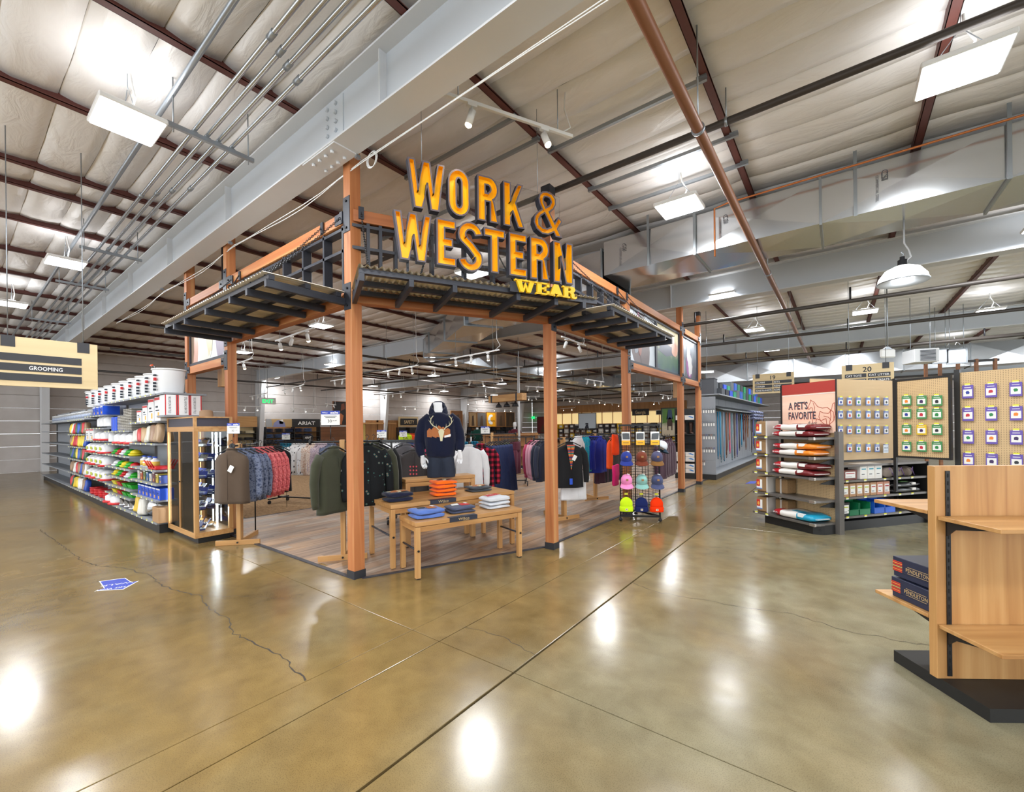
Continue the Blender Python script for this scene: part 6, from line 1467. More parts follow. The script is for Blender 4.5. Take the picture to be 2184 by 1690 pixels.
# ---------------------------------------------------------------- glass display case
cx0, cx1, cy0, cy1, cz = -9.22, -7.89, 2.29, 2.82, 1.975
t = thing('display_case', 'tall wooden glass case with lit strips full of small open boxes', 'display case', (0, 0, 0))
MB().box(cx0+.06, cx1-.06, cy0+.06, cy1-.03, 0, .09).build('kick_base', KICK, t)
MB().bbox(cx0, cx1, cy0, cy1, .09, .17, .003).build('base_board', MX, t)
MB().bbox(cx0, cx1, cy0, cy1, 1.74, 1.80, .003).build('top_rail', MX, t)
hd = MB().box(cx0, cx1, cy0, cy1, 1.955, 1.975).box(cx0, cx1, cy0, cy1, 1.80, 1.82)
for (x, y) in ((cx0, cy0), (cx1-.04, cy0), (cx1-.04, cy1-.04), (cx0, cy1-.04)): hd.box(x, x+.04, y, y+.04, 1.82, 1.955)
hd.build('header_frame', MX, t); MB().box(cx0+.02, cx1-.02, cy0+.015, cy1-.02, 1.82, 1.955).build('header_panel', mat('header_dark', (62, 58, 68), .6), t)
for (x, y, e) in ((cx0, cy0, .03), (cx1-.06, cy0, .06), (cx1-.06, cy1-.06, .06), (cx0, cy1-.06, .06)): MB().bbox(x, x+e, y, y+e, .17, 1.74, .003).build('corner_stile', MZ, t)
MB().bbox(-8.62, -8.57, cy0, cy0+.03, .17, 1.74, .003).build('door_stile', MZ, t)
GLASS = clear_mat('case_glass', (.97, .99, .98))
for (x0, x1, y0, y1, n) in ((cx0+.06, -8.62, cy0+.01, cy0+.016, 'glass_door'), (-8.57, cx1-.06, cy0+.01, cy0+.016, 'glass_door'), (cx1-.016, cx1-.01, cy0+.06, cy1-.06, 'glass_side'), (cx0+.01, cx0+.016, cy0+.06, cy1-.06, 'glass_side'), (cx0+.06, cx1-.06, cy1-.016, cy1-.01, 'glass_back')):
    MB().box(x0, x1, y0, y1, .17, 1.74).build(n, GLASS, t)
MB().cyl((-8.56, cy0-.02, .93), (-8.56, cy0, .93), .012, 8).build('lock', BOLT, t)
STRIP = mat('strip_glow', (236, 246, 255), .5, emit=20.)
for (x, y) in ((cx0+.06, cy0+.05), (cx1-.085, cy1-.2), (cx0+.6, cy1-.05), (cx0+.75, cy1-.05)): MB().box(x-.012, x+.012, y-.006, y+.006, .2, 1.72).build('light_strip', STRIP, t)
l = bpy.data.lights.new('case_lamp', 'AREA'); l.shape = 'RECTANGLE'; l.size = .03; l.size_y = 1.5; l.energy = 60; l.color = (.92, .97, 1)
lo = bpy.data.objects.new('case_lamp', l); COL.objects.link(lo); lo.parent = t; lo.location = (cx0+.07, cy0+.07, .95); lo.rotation_euler = (PI/2, 0, -.8)
csz = (.52, .75, 1.01, 1.28, 1.51)
for z in csz: MB().box(cx0+.03, cx1-.03, cy0+.03, cy1-.03, z-.008, z).build('glass_shelf', GLASS, t)
NVB = mat('box_navy_gloss', (34, 44, 110), .3); rnd = random.Random(21)
for li, z in enumerate((.172,)+csz):
    for k in range(9):
        x = cx0+.2+(k % 5)*.23+.02*(k//5); y = cy0+.16 if k < 5 else cy0+.34
        if x > cx1-.1: continue
        kn = rnd.random()
        q = thing('gift_box', '', 'box', (x, y, z+.001), rnd.uniform(-.6, .9), 'small open boxes in the glass case')
        q['label'] = '%s small %s, %s level of the glass case' % (nth(k), 'open navy box with white lining' if kn > .3 else 'open silver tin', ('floor', 'lowest', 'second', 'third', 'fourth', 'top')[li])
        m = NVB if kn > .3 else SIL
        MB().box(-.06, .06, -.035, .035, 0, .025).build('box_base', m, q); MB().box(-.052, .052, -.028, .028, .025, .028).build('lining', PLW, q)
        MB().box(-.06, .06, -.004, .004, 0, .075).xf(Matrix.Translation((0, .036, .024)) @ Matrix.Rotation(-.5, 4, 'X')).build('lid', m, q); MB().bbox(-.035, .035, -.008, .006, .028, .038, .003).build('knife', SIL, q)
q = thing('pointed_hat', 'pair of pale felt hats lying on top of the glass case', 'hat', (-8.35, 2.6, 1.976), .4)
MB().lathe([(.17, 0), (.175, .004), (.09, .012), (.085, .1), (.05, .12), (0, .115)], n=20, sx=1.2).build('hat_body', mat('felt_tan', (150, 120, 92), .9), q)
# floor arrow sticker
q = thing('floor_sticker', 'blue arrow sticker with white edge on the concrete at the left', 'sticker', (0, 0, 0))
A = [G(x, y, .001) for x, y in ((214, 1241), (266, 1234), (279, 1243), (293, 1240), (262, 1257), (207, 1260), (224, 1255))]
c = sum(A, Vector())/7
MB().poly([c+(p-c)*1.08 for p in A], .0006, (0, 0, 1)).build('white_edge', TAGW, q); MB().poly([p+Vector((0, 0, .0007)) for p in A], .0006, (0, 0, 1)).build('blue_face', mat('sticker_blue', (52, 72, 176), .4), q)
m = MB(); d = (A[1]-A[0]).normalized(); e = Vector((-d.y, d.x, 0))
for s, k in (('WALK', .3), ('THIS WAY', .0)): add_text(m, s, c-d*.0-e*(.12-k*.5), -d, -e, .05, .3, 'c', th=.0003)
for v in range(len(m.v)): m.v[v] = (m.v[v][0], m.v[v][1], .0026)
m.build('lettering', TAGW, q)
q = thing('floor_sticker', 'blue floor sticker at the far end of the halter aisle', 'sticker', (0, 0, 0)); A = [G(x, y, .001) for x, y in ((1590, 1032), (1600, 1027), (1614, 1027), (1610, 1032))]
MB().poly(A, .001, (0, 0, 1)).build('blue_face', _M['sticker_blue'], q)
# ================================================================== CLOTHES ON RACKS
HANG = mat('hanger_black', (22, 22, 24), .4)
def g_mesh(kind, m, seed=0):
    key = (kind, m.name, seed % 3)
    if key in _G: return _G[key]
    rr = random.Random(seed % 3+len(kind)); mb = MB(); ph = rr.uniform(0, 6)
    if kind in ('shirt', 'jacket', 'vest', 'tee'):
        L = {'shirt': .72, 'jacket': .74, 'vest': .7, 'tee': .68}[kind]; k = 1.12 if kind != 'shirt' else 1.
        R = [(0, .062, .05, 0), (-.025, .08, .055, 0), (-.05, .15, .05, 0), (-.085, .205, .052, 0), (-.14, .225, .07*k, .004), (-.28, .222, .08*k, .008), (-.46, .222, .08*k, .012), (-L+.04, .232, .078*k, .014), (-L, .234, .075*k, .014)]
        mb.loft([ell(0, 0, z, a, b, 24, p=.85, wob=w, ph=ph, k=5) for z, a, b, w in R])
        for z_, a_ in ((.015, .06),): mb.tube([(a_*math.cos(t), .045*math.sin(t), z_*(1-.6*math.sin(t))-.005) for t in [2*PI*j/14 for j in range(14)]], .014, 6, closed=True)
        if kind in ('shirt', 'jacket'):
            for s in (-1, 1):
                o = len(mb.v); mb.tube([(s*.19, 0, -.085), (s*.255, -.005, -.19), (s*.285, -.01, -.38), (s*.285, -.03, -.6), (s*.28, -.035, -.66)], [.06, .062, .056, .048, .04], 10)
                for i in range(o, len(mb.v)): v = mb.v[i]; mb.v[i] = (v[0], v[1]*.75, v[2])
        if kind == 'tee':
            for s in (-1, 1): mb.tube([(s*.19, 0, -.085), (s*.26, 0, -.2), (s*.275, 0, -.28)], [.06, .062, .06], 10)
        mb.box(-.004, .004, -.086*k, -.078*k, -L+.05, -.05)
    elif kind == 'pants':
        mb.loft([ell(0, 0, 0, .19, .05, 20), ell(0, 0, -.06, .2, .055, 20), ell(0, 0, -.22, .21, .06, 20, wob=.004), ell(0, 0, -.3, .2, .055, 20)])
        for s in (-1, 1): mb.loft([ell(s*.1, 0, -.26, .1, .055, 14), ell(s*.1, 0, -.6, .085, .05, 14, wob=.004, ph=ph), ell(s*.1, 0, -1.0, .085, .045, 14)])
    elif kind == 'skirt':
        mb.loft([ell(0, 0, 0, .16, .05, 28), ell(0, 0, -.06, .17, .055, 28), ell(0, 0, -.4, .22, .08, 28, wob=.016, k=8, ph=ph), ell(0, 0, -.95, .27, .1, 28, wob=.03, k=8, ph=ph)])
    elif kind == 'dress':
        mb.loft([ell(0, 0, 0, .06, .045, 24), ell(0, 0, -.05, .18, .05, 24), ell(0, 0, -.3, .19, .07, 24, wob=.01, ph=ph), ell(0, 0, -.7, .24, .08, 24, wob=.02, k=7, ph=ph), ell(0, 0, -1.05, .26, .09, 24, wob=.03, k=7, ph=ph)])
    _G[key] = mb.mesh('garment_body', m); return _G[key]
def hanger_mesh():
    mb = MB(); mb.tube([(-.2, 0, -.07), (-.1, 0, -.02), (0, 0, .012), (.1, 0, -.02), (.2, 0, -.07)], .009, 6); mb.tube([(0, 0, .01), (0, 0, .06), (.022, 0, .085), (.0, 0, .11), (-.02, 0, .095)], .004, 5); return mb.mesh('hanger', HANG)
HMESH = hanger_mesh()
TAGM = MB().box(-.03, .03, -.002, 0, -.09, 0).mesh('price_tag', TAGW)
NM = {'shirt': 'shirt', 'jacket': 'jacket', 'vest': 'vest', 'tee': 'shirt', 'pants': 'trousers', 'skirt': 'skirt', 'dress': 'dress'}
def garment(kind, m, lbl, loc, rz, grp, seed=0, tagged=False, sc=1.):
    q = thing('hanging_'+NM[kind], lbl, NM[kind], loc, rz, grp); b = obj('garment_body', g_mesh(kind, m, seed), q); h = obj('hanger', HMESH, q, (0, 0, .02 if kind not in ('pants', 'skirt') else .07))
    if sc != 1.: q.scale = (sc, sc, sc)
    if tagged: obj('price_tag', TAGM, q, (.08, -.1, -.2)).rotation_euler = (0, .5, 0)
    return q
def row(kind, m, desc, start, step, n, z, rz, grp, place_, kinds=None, sc=1., tagged=False):
    for k in range(n):
        garment(kind, m, '%s %s, %s' % (nth(k) if n > 1 else 'single', desc, place_), (start[0]+step[0]*k, start[1]+step[1]*k, z), rz+.06*((k*5) % 3-1), grp, k, tagged, sc)
# cloths
F_ = {}
F_['brown'] = fabric('cloth_brown', (84, 70, 58)); F_['olive'] = fabric('cloth_olive', (62, 64, 50)); F_['black'] = fabric('cloth_black', (30, 30, 32)); F_['denim'] = mat('denim_blue', (34, 50, 92), .9, bump=.2, bscale=200., var=.3, vscale=14.)
F_['blueprint'] = print_mat('cloth_blue_print', [(.3, (50, 58, 80)), (.5, (120, 128, 150)), (.65, (60, 70, 96))], 30., 'noise')
F_['coral'] = print_mat('cloth_coral_print', [(.3, (150, 70, 76)), (.5, (216, 104, 108)), (.65, (230, 140, 138))], 46., 'noise')
F_['mono'] = print_mat('cloth_mono_print', [(0, (34, 38, 52)), (.26, (226, 226, 228))], 22., 'vor', (1, 1, .55))
F_['teal'] = print_mat('cloth_teal_check', [(0, (18, 62, 88)), (.4, (24, 96, 124)), (.8, (60, 140, 160))], 130., 'plaid')
F_['redplaid'] = print_mat('cloth_red_plaid', [(0, (26, 20, 24)), (.4, (96, 24, 38)), (.8, (176, 40, 62))], 70., 'plaid')
F_['floral'] = print_mat('cloth_dark_floral', [(0, (150, 90, 76)), (.12, (64, 110, 104)), (.22, (28, 30, 32))], 16., 'vor')
F_['aqua'] = print_mat('cloth_aqua_floral', [(0, (40, 50, 60)), (.14, (180, 150, 130)), (.24, (40, 160, 184))], 20., 'vor')
F_['white'] = fabric('cloth_white', (222, 222, 224)); F_['grey'] = fabric('cloth_heather', (96, 94, 98)); F_['charcoal2'] = fabric('cloth_dark_grey', (70, 66, 66)); F_['royal'] = fabric('cloth_royal', (38, 50, 150)); F_['maroon'] = fabric('cloth_maroon', (88, 34, 52)); F_['army'] = fabric('cloth_army', (84, 88, 62)); F_['pink'] = fabric('cloth_pink', (206, 150, 166)); F_['rose'] = fabric('cloth_rose', (170, 60, 90)); F_['navy'] = fabric('cloth_navy2', (44, 48, 64)); F_['plum'] = fabric('cloth_plum', (74, 46, 62)); F_['mauve'] = print_mat('cloth_mauve_print', [(.3, (150, 130, 150)), (.6, (196, 182, 190))], 40., 'noise'); F_['cream'] = print_mat('cloth_cream_print', [(.35, (190, 150, 130)), (.55, (226, 214, 204))], 40., 'noise'); F_['serape'] = print_mat('cloth_serape', [(0, (170, 70, 50)), (.2, (214, 130, 70)), (.4, (60, 120, 110)), (.6, (190, 90, 70)), (.8, (60, 66, 110))], 9., 'stripe')
F_['hivis'] = mat('cloth_hivis_yellow', (216, 250, 40), .8); F_['hivisor'] = mat('cloth_hivis_orange', (255, 90, 30), .8)
# ---- wooden garment rack: beam-foot stand, black pipe arms with round ends
def wood_rack(lbl, loc, rz, arms, h=1.52, sign=True, legs=((-.3, 0), (.3, 0), (0, .6))):
    t = thing('garment_rack', lbl, 'rack', loc, rz)
    MB().bbox(-.03, .03, -.05, .05, .03, h+.03, .003).build('upright', MZ, t)
    MB().bbox(-.31, .31, -.085, -.05, .0, .075, .003).build('foot_beam', MX, t); MB().bbox(-.03, .03, -.05, .62, .0, .075, .003).build('foot_beam', MY, t)
    MB().cyl((0, -.1, .04), (0, -.085, .04), .014, 6).build('bolt', BOLT, t)
    MB().cyl((0, .58, .075), (0, .58, h-.05), .011, 8).build('support_rod', HANG, t)
    for (a, b) in arms:
        A = MB().tube([(a[0], a[1], h), (b[0], b[1], h)], .014, 8).build('arm', HANG, t)
        d = (Vector((b[0]-a[0], b[1]-a[1], 0))).normalized()*.012
        for e, s in ((a, -1), (b, 1)): MB().cyl((e[0]-d.x, e[1]-d.y, h), (e[0]+d.x, e[1]+d.y, h), .038, 14).build('end_disc', HANG, A)
    return t
def sale_card(lbl, loc, rz, sc=1., stem=.14):
    q = thing('sale_card', lbl, 'sign', loc, rz, 'sale cards on the racks'); q.scale = (sc, sc, sc)
    MB().box(-.105, .105, -.003, .003, 0, .165).build('card', TAGW, q); MB().box(-.105, .105, -.0042, -.003, .125, .165).build('blue_band', mat('sale_blue', (36, 64, 170), .5), q)
    m = MB(); add_text(m, 'sale', (0, -.0045, .133), (1, 0, 0), (0, 0, 1), .026, .09, bold=.03); add_text(m, 'Wilco', (-.09, -.0045, .135), (1, 0, 0), (0, 0, 1), .018, .06); m.build('lettering', TAGW, q)
    m = MB(); add_text(m, '30', (-.03, -.0035, .03), (1, 0, 0), (0, 0, 1), .034); add_text(m, '% off', (.025, -.0035, .045), (1, 0, 0), (0, 0, 1), .015); m.box(-.07, .07, -.0045, -.003, .1, .106).box(-.055, .055, -.0045, -.003, .085, .091).build('lettering', INK, q)
    MB().cyl((0, 0, -stem), (0, 0, 0), .005, 6).build('stem', HANG, q); MB().box(-.106, .106, -.004, .004, -.006, .0).build('card_holder', HANG, q)
    return q
def at(px, py, d): return onD(px, py, d)
# left rack (brown vest)
g = 'clothes on the left wooden rack'
dA = Vector((-.41, .63)).normalized(); rzA = math.atan2(-dA.x, dA.y)   # local y runs along the arm
o = G(512, 1160); wood_rack('wooden rack with a brown vest in front, beside the glass case', (o.x, o.y, 0), rzA+.25, [((0, -.22), (0, .66))])
ha = 1.52; b0 = Vector((-7.2, 2.6))
def along(t, off=0.): return (b0.x+dA.x*t+dA.y*off, b0.y+dA.y*t-dA.x*off)
p = along(-.06); garment('vest', F_['brown'], 'brown fleece vest with a silver tag at the front of the left rack', (*p, 1.46), rzA, g, 0, True, 1.12)
m = MB(); m.box(.1, .107, -.1, -.094, -.62, -.45); 
for k, (kd, mm, ds, n, t0) in enumerate((('shirt', 'blueprint', 'dark blue printed shirt', 3, .12), ('shirt', 'coral', 'coral printed shirt', 4, .48), ('vest', 'black', 'black vest', 2, .92))):
    for j in range(n): p = along(t0+j*.11); garment(kd, F_[mm], '%s %s behind the brown vest on the left rack' % (nth(j), ds), (*p, 1.45), rzA, g, j, False, 1.08)
p = along(-.25); sale_card('sale card on the left rack in front of the timber post', (at(498, 925, 6.2)), rzA, .9, .06)
# rolling rack behind it
def rolling_rack(lbl, loc, rz, L=1.3, h=1.5):
    t = thing('rolling_rack', lbl, 'rack', loc, rz)
    MB().bar((-L/2, 0, h), (L/2, 0, h), .03, .03).build('top_rail', HANG, t)
    for s in (-1, 1):
        MB().bar((s*L*.3, 0, .12), (s*L*.3, 0, h), .03, .03).build('upright', HANG, t); MB().bar((s*L*.3, -.3, .12), (s*L*.3, .3, .12), .04, .03).build('foot', HANG, t)
        for y in (-.27, .27): MB().cyl((s*L*.3-.012, y, .045), (s*L*.3+.012, y, .045), .045, 12).build('caster', HANG, t)
    MB().bar((-L*.3, 0, .14), (L*.3, 0, .14), .03, .03).build('base_rail', HANG, t)
    return t
for (px, py, d, rz, lst, lb, pl) in (
    (640, 942, 10.2, .35, [('teal', 'shirt', 'teal checked shirt', 4), ('mono', 'shirt', 'black and white printed shirt', 5), ('cream', 'shirt', 'cream printed shirt', 3), ('mauve', 'shirt', 'mauve printed shirt', 4), ('blueprint', 'shirt', 'blue printed shirt', 2)], 'black rolling rack of black and white printed shirts behind the left rack', 'on the rolling rack behind the left rack'),
    (838, 945, 10.2, .5, [('mono', 'shirt', 'black and white printed shirt', 8), ('denim', 'shirt', 'denim shirt', 3), ('rose', 'shirt', 'rose shirt', 2)], 'black rolling rack of printed shirts between the post and the mannequin', 'on the rack left of the mannequin')):
    o = at(px, py, d); o2 = Vector((o.x, o.y, 0)); rolling_rack(lb, o2, rz, 2.2, 1.47); x = -.5 if px < 700 else -.32; n = 0
    for mm, kd, ds, c in lst:
        for j in range(c): garment(kd, F_[mm], '%s %s %s' % (nth(j), ds, pl), (o.x+x*math.cos(rz), o.y+x*math.sin(rz), 1.4), rz+.1+.1*(n % 3), 'clothes '+pl, n); x += .085; n += 1
# corner rack behind the corner post
g = 'clothes on the corner rack'
o = G(733, 1192); wood_rack('wooden rack behind the corner post with olive and floral jackets', (o.x, o.y, 0), .9, [((-.42, .1), (.5, .1))], 1.58)
q = at(711, 950, 5.62); garment('jacket', F_['olive'], 'olive fleece jacket hung left of the corner post', (q.x, q.y, 1.5), YAW+1.15, g, 0, True, 1.12)
for j, (px, d, mm, ds) in enumerate(((783, 5.85, 'floral', 'dark floral jacket just right of the corner post'), (797, 6.05, 'olive', 'olive jacket behind the floral one right of the corner post'), (806, 6.25, 'black', 'black jacket last on the corner rack'))):
    q = at(px, 945, d); garment('jacket', F_[mm], ds, (q.x, q.y, 1.53), YAW+.75, g, j, False, 1.1)
q = at(785, 1000, 6.1); sale_card('sale card on a black stem left of the corner post', at(705, 907, 5.5), YAW+.1, 1.1, .16)
# racks round the mannequin
g = 'clothes behind the display tables'
for (px, py, d, kd, mm, rz, ds) in ((868, 950, 7.9, 'shirt', 'grey', .5, 'heather grey shirt behind the bench, left of the mannequin'), (884, 962, 7.6, 'shirt', 'charcoal2', .6, 'dark grey sweatshirt with red dotted print left of the mannequin'), (862, 948, 8.3, 'shirt', 'grey', .4, 'second heather grey shirt further left of the mannequin'),
    (1000, 952, 7.6, 'shirt', 'white', .75, 'white shirt just right of the mannequin'), (1025, 950, 7.9, 'shirt', 'redplaid', .7, 'red and black plaid shirt right of the white shirt'), (985, 955, 7.9, 'shirt', 'floral', .7, 'dark floral shirt half hidden by the mannequin'), (990, 946, 8.4, 'shirt', 'teal', .7, 'teal shirt behind the white shirt'), (1012, 945, 8.6, 'shirt', 'teal', .6, 'second teal shirt behind the plaid shirt')):
    q = at(px, py, d); o3 = garment(kd, F_[mm], ds, (q.x, q.y, q.z), YAW+rz-.6, g, int(px), False, 1.08)
    if mm == 'charcoal2': 
        m = MB()
        for a in range(3):
            for b in range(4): m.cyl((-.05+a*.05, -.092, -.25-b*.06), (-.05+a*.05, -.088, -.25-b*.06), .014, 8)
        m.build('dot_print', mat('print_coral', (206, 80, 90), .8), o3)['kind'] = 'stuff'
o = at(866, 1000, 8.1); rolling_rack('dark rolling rack holding the grey shirts left of the mannequin', (o.x, o.y, 0), YAW, .9, 1.5)
o = G(1051, 1075); wood_rack('wooden rack between the plaid shirt and the denim skirts', (o.x, o.y, 0), YAW+.1, [((-.6, 0), (.55, 0))], 1.6)
for j in range(7): q = at(1045+j*6.2, 948, 8.1+.12*j); garment('skirt', F_['denim'], '%s long denim skirt from the plaid shirt, right of the tables' % nth(j), (q.x, q.y, 1.4), YAW+.9, 'denim skirts', j, False, 1.0)
o = at(1092, 940, 13); rolling_rack('rolling rack of olive and maroon trousers beyond the denim skirts', (o.x, o.y, 0), YAW+.1, 1.4, 1.45)
for j in range(9): q = at(1074+j*3.6, 940, 13+.05*j); garment('pants', F_['army' if j < 5 else 'maroon'], '%s %s trousers on the rack beyond the skirts' % (nth(j if j < 5 else j-5), 'olive' if j < 5 else 'maroon'), (q.x, q.y, 1.3), YAW+1.0, 'trousers beyond the skirts', j)
# cardigan rack right of the second post
g = 'clothes on the cardigan rack'
o = G(1203, 1108); wood_rack('wooden rack with a black cardigan, just right of the table-side post', (o.x, o.y, 0), YAW+.55, [((-.5, .25), (.12, -.1))], 1.52)
q = at(1214, 944, 7.95); c = garment('jacket', F_['black'], 'black cardigan over a striped shirt on the cardigan rack', (q.x, q.y, 1.44), YAW+.15, g, 0, True, 1.1)
m = MB(); m.add([(-.07, -.093, -.02), (.07, -.093, -.02), (.005, -.098, -.45)], [(0, 2, 1)]); m.build('striped_front', F_['serape'], c)
MB().box(-.03, .02, -.105, -.1, -.68, -.58).build('blue_tag', PBLU, c)
for j, (mm, ds) in enumerate((('navy', 'dark grey fleece'), ('navy', 'second dark grey fleece'), ('pink', 'pink sweatshirt'), ('pink', 'second pink sweatshirt'), ('rose', 'rose sweatshirt'))):
    q = at(1158-j*6, 938, 8.3+.18*j); garment('jacket', F_[mm], '%s left of the table-side post' % ds, (q.x, q.y, 1.45), YAW+.95, g, j)
o = G(1270, 1066); wood_rack('wooden rack of blue jackets and teal tops behind the cap rack', (o.x, o.y, 0), YAW+.3, [((-.5, 0), (.5, 0))], 1.55)
g = 'clothes on the rack of blue jackets'
for j in range(5): q = at(1256+j*5.5, 930, 9.6); garment('jacket', F_['royal'], '%s royal blue jacket from the cardigan' % nth(j), (q.x, q.y, 1.5), YAW+.85, g, j, False, 1.05)
for j in range(5): q = at(1230+j*5, 926, 9.0+.1*j); garment('shirt', F_['aqua'] if j > 1 else F_['white'], '%s %s behind the cardigan' % (nth(j), 'aqua printed top' if j > 1 else 'white top'), (q.x, q.y, 1.52), YAW+.95, g, j, False, 1.05)
for j in range(8): q = at(1282+j*5, 935, 9.9+.1*j); garment('dress', F_['black' if j % 3 else 'plum'], '%s long %s dress behind the cap rack' % (nth(j), 'black' if j % 3 else 'plum'), (q.x, q.y, 1.5), YAW+.8, 'long dresses behind the cap rack', j, False, 1.0)
for j in range(2): q = at(1216+j*14, 1036, 8.1); garment('tee', F_['white'], '%s white lace hem showing under the cardigan' % nth(j), (q.x, q.y, .95), YAW+.3, 'white tops under the cardigan', j, False, .85)
for j in range(5): q = at(1408+j*5, 945, 9.4+.2*j); garment('jacket', F_['plum'], '%s plum coat right of the cap rack' % nth(j), (q.x, q.y, 1.4), YAW+.9, 'plum coats right of the cap rack', j, False, 1.1)
for j in range(4): q = at(1306+j*4, 940, 9.0); garment('vest', mat('cloth_orange_safety', (250, 90, 30), .85) if j < 2 else F_['charcoal2'], '%s %s left of the cap rack' % (nth(j), 'orange vest' if j < 2 else 'dark grey vest'), (q.x, q.y, 1.5), YAW+.9, 'vests left of the cap rack', j, False, .9)
# ================================================================== DEEP INSIDE THE HALL
def wall_box(name, lbl, cat, px0, py0, px1, py1, plane, v, depth, m, parent=None, grp=None, off=0.):
    """a flat-backed thing standing against a wall plane; rectangle read off the photograph"""
    if plane == 'x':
        a, b = onX(px0, py0, v+off), onX(px1, py1, v+off); L = abs(b.y-a.y); y0 = min(a.y, b.y); z0 = max(.0, min(a.z, b.z)); H = max(a.z, b.z)-z0
        q = thing(name, lbl, cat, (v+off, y0, z0), PI/2, grp) if parent is None else parent; q.rotation_euler = (0, 0, PI/2)
    else:
        a, b = onY(px0, py0, v+off), onY(px1, py1, v+off); L = abs(b.x-a.x); x0 = min(a.x, b.x); z0 = max(.0, min(a.z, b.z)); H = max(a.z, b.z)-z0
        q = thing(name, lbl, cat, (x0, v+off, z0), 0, grp)
    return q, L, H
def framed(name, lbl, cat, rect, plane, v, m, fm=None, text=None, tm=None, depth=.06, off=0., grp=None, art=None, th_=.5):
    q, L, H = wall_box(name, lbl, cat, *rect, plane, v, depth, m, None, grp, off)
    MB().bbox(0, L, 0, depth, 0, H, .01).build('board', m, q)
    if fm: e = .04; MB().box(-e, 0, -.02, depth, -e, H+e).box(L, L+e, -.02, depth, -e, H+e).box(0, L, -.02, depth, -e, 0).box(0, L, -.02, depth, H, H+e).build('frame', fm, q)
    if text: mm = MB(); add_text(mm, text, (L*.5, -.003, H*(.5-th_*.5)), (1, 0, 0), (0, 0, 1), H*th_, L*.62, 'c', bold=.02); mm.build('lettering', tm or TAGW, q)
    if art:
        for (poly, am) in art:
            mm = MB(); mm.poly([(x*L, -.004, z*H) for x, z in poly], .003, (0, -1, 0)); mm.build('print', am, q)
    return q, L, H
BRD = mat('board_black', (34, 32, 32), .5); OAK = ramp_mat('oak_panel', [(.3, (150, 104, 58)), (.7, (178, 128, 76))], 'z', .06, 6.); WALN = ramp_mat('walnut_panel', [(.3, (104, 64, 34)), (.7, (134, 84, 46))], 'x', .06, 6.)
XW, YW = XL+.62, YB-.25
rn = random.Random(4)
def wall_shelves(lbl, rect, plane, v, levels, m, depth=.5, goods=None, off=0.):
    q, L, H = wall_box('display_shelving', lbl, 'shelf', *rect, plane, v, depth, m, None, None, off)
    MB().box(0, L, depth-.03, depth, 0, H).build('back_panel', m, q)
    for k in range(int(L/2.2)+2): x = min(L-.04, k*L/(int(L/2.2)+1)); MB().box(x, x+.05, .02, depth, 0, H).build('upright', BRD, q)
    for k in range(levels): MB().box(0, L, 0, depth, k*H/levels, k*H/levels+.03).build('shelf', BRD, q)
    if goods:
        cols, desc, w, h = goods; n = 0
        for k in range(levels):
            x = .25
            while x < L-.2:
                c, cn = cols[rn.randrange(len(cols))]
                sn = thing(desc.replace(' ', '_'), '%s %s, %s along, %s shelf up, %s' % (cn, desc, nth(n % 40), nth(k), lbl.split(' under ')[0].split(' of ')[0]), desc.split()[-1], (0, 0, 0), 0, desc+' on '+lbl.split(' of ')[0])
                cs = q.matrix_basis; p = Matrix.Translation(q.location) @ Matrix.Rotation(q.rotation_euler.z, 4, 'Z') @ Vector((x, .22, k*H/levels+.032)); sn.location = p; sn.rotation_euler = (0, 0, q.rotation_euler.z)
                if 'box' in desc: MB().bbox(-w/2, w/2, -.15, .15, 0, h, .004).build('box_body', mat('farbox_'+cn, c, .5), sn); MB().box(-w*.3, w*.3, -.153, -.15, h*.3, h*.7).build('label', TAGW, sn)
                else:
                    for j in range(3): obj('folded_layer', gmesh(('stk', cn), lambda: slab_mesh(w, .3, h/3, fabric('far_'+cn, c), 3, .006, 'folded_layer')), sn, (0, 0, j*h/3))
                x += w*1.25; n += 1
    return q
# wall of brands on the left (plane x)
framed('brand_sign', 'long black wall sign with white shield and lettering, left in the hall', 'sign', (623, 894, 683, 911), 'x', XW, BRD, None, 'ARIAT', TAGW, th_=.45)
framed('wall_poster', 'photo poster of hay and blue shirt left of the black sign', 'poster', (567, 894, 623, 911), 'x', XW, mat('poster_hay', (176, 146, 100), .5), None, art=[([(.25, 0), (.75, 0), (.7, .6), (.45, .9), (.3, .5)], mat('poster_lilac', (126, 128, 166), .5)), ([(0, 0), (.25, 0), (.2, 1), (0, 1)], mat('poster_ash', (150, 150, 150), .5)), ([(.5, .4), (.66, .4), (.64, .95), (.5, .9)], TAGW)])
wall_shelves('black jeans shelves under the long black sign', (567, 911, 684, 966), 'x', XW, 5, OAK, .5, (((((40, 52, 84), 'dark blue'), ((30, 34, 48), 'black'), ((70, 90, 130), 'washed blue'))), 'folded jeans', .5, .22))
framed('brand_sign', 'small black sign hung in the middle of the jeans shelves', 'sign', (646, 929, 668, 938), 'x', XW+.07, BRD, None, 'ARIAT', TAGW, th_=.45)
q, L, H = framed('plywood_header', 'plywood header box over the hat shelves by the glass case post', 'header', (500, 888, 549, 911), 'x', XW, maple('x'), None)
wall_shelves('pale hat shelves under the plywood header', (500, 912, 549, 966), 'x', XW, 4, mat('shelf_cream', (214, 190, 140), .6), .5, (((((220, 205, 170), 'cream'), ((60, 56, 54), 'charcoal'))), 'folded cloths', .5, .15))
framed('wood_wall', 'walnut boarded wall behind the sale card left of the corner post', 'panel', (684, 911, 775, 966), 'x', XW, WALN, None, depth=.1)
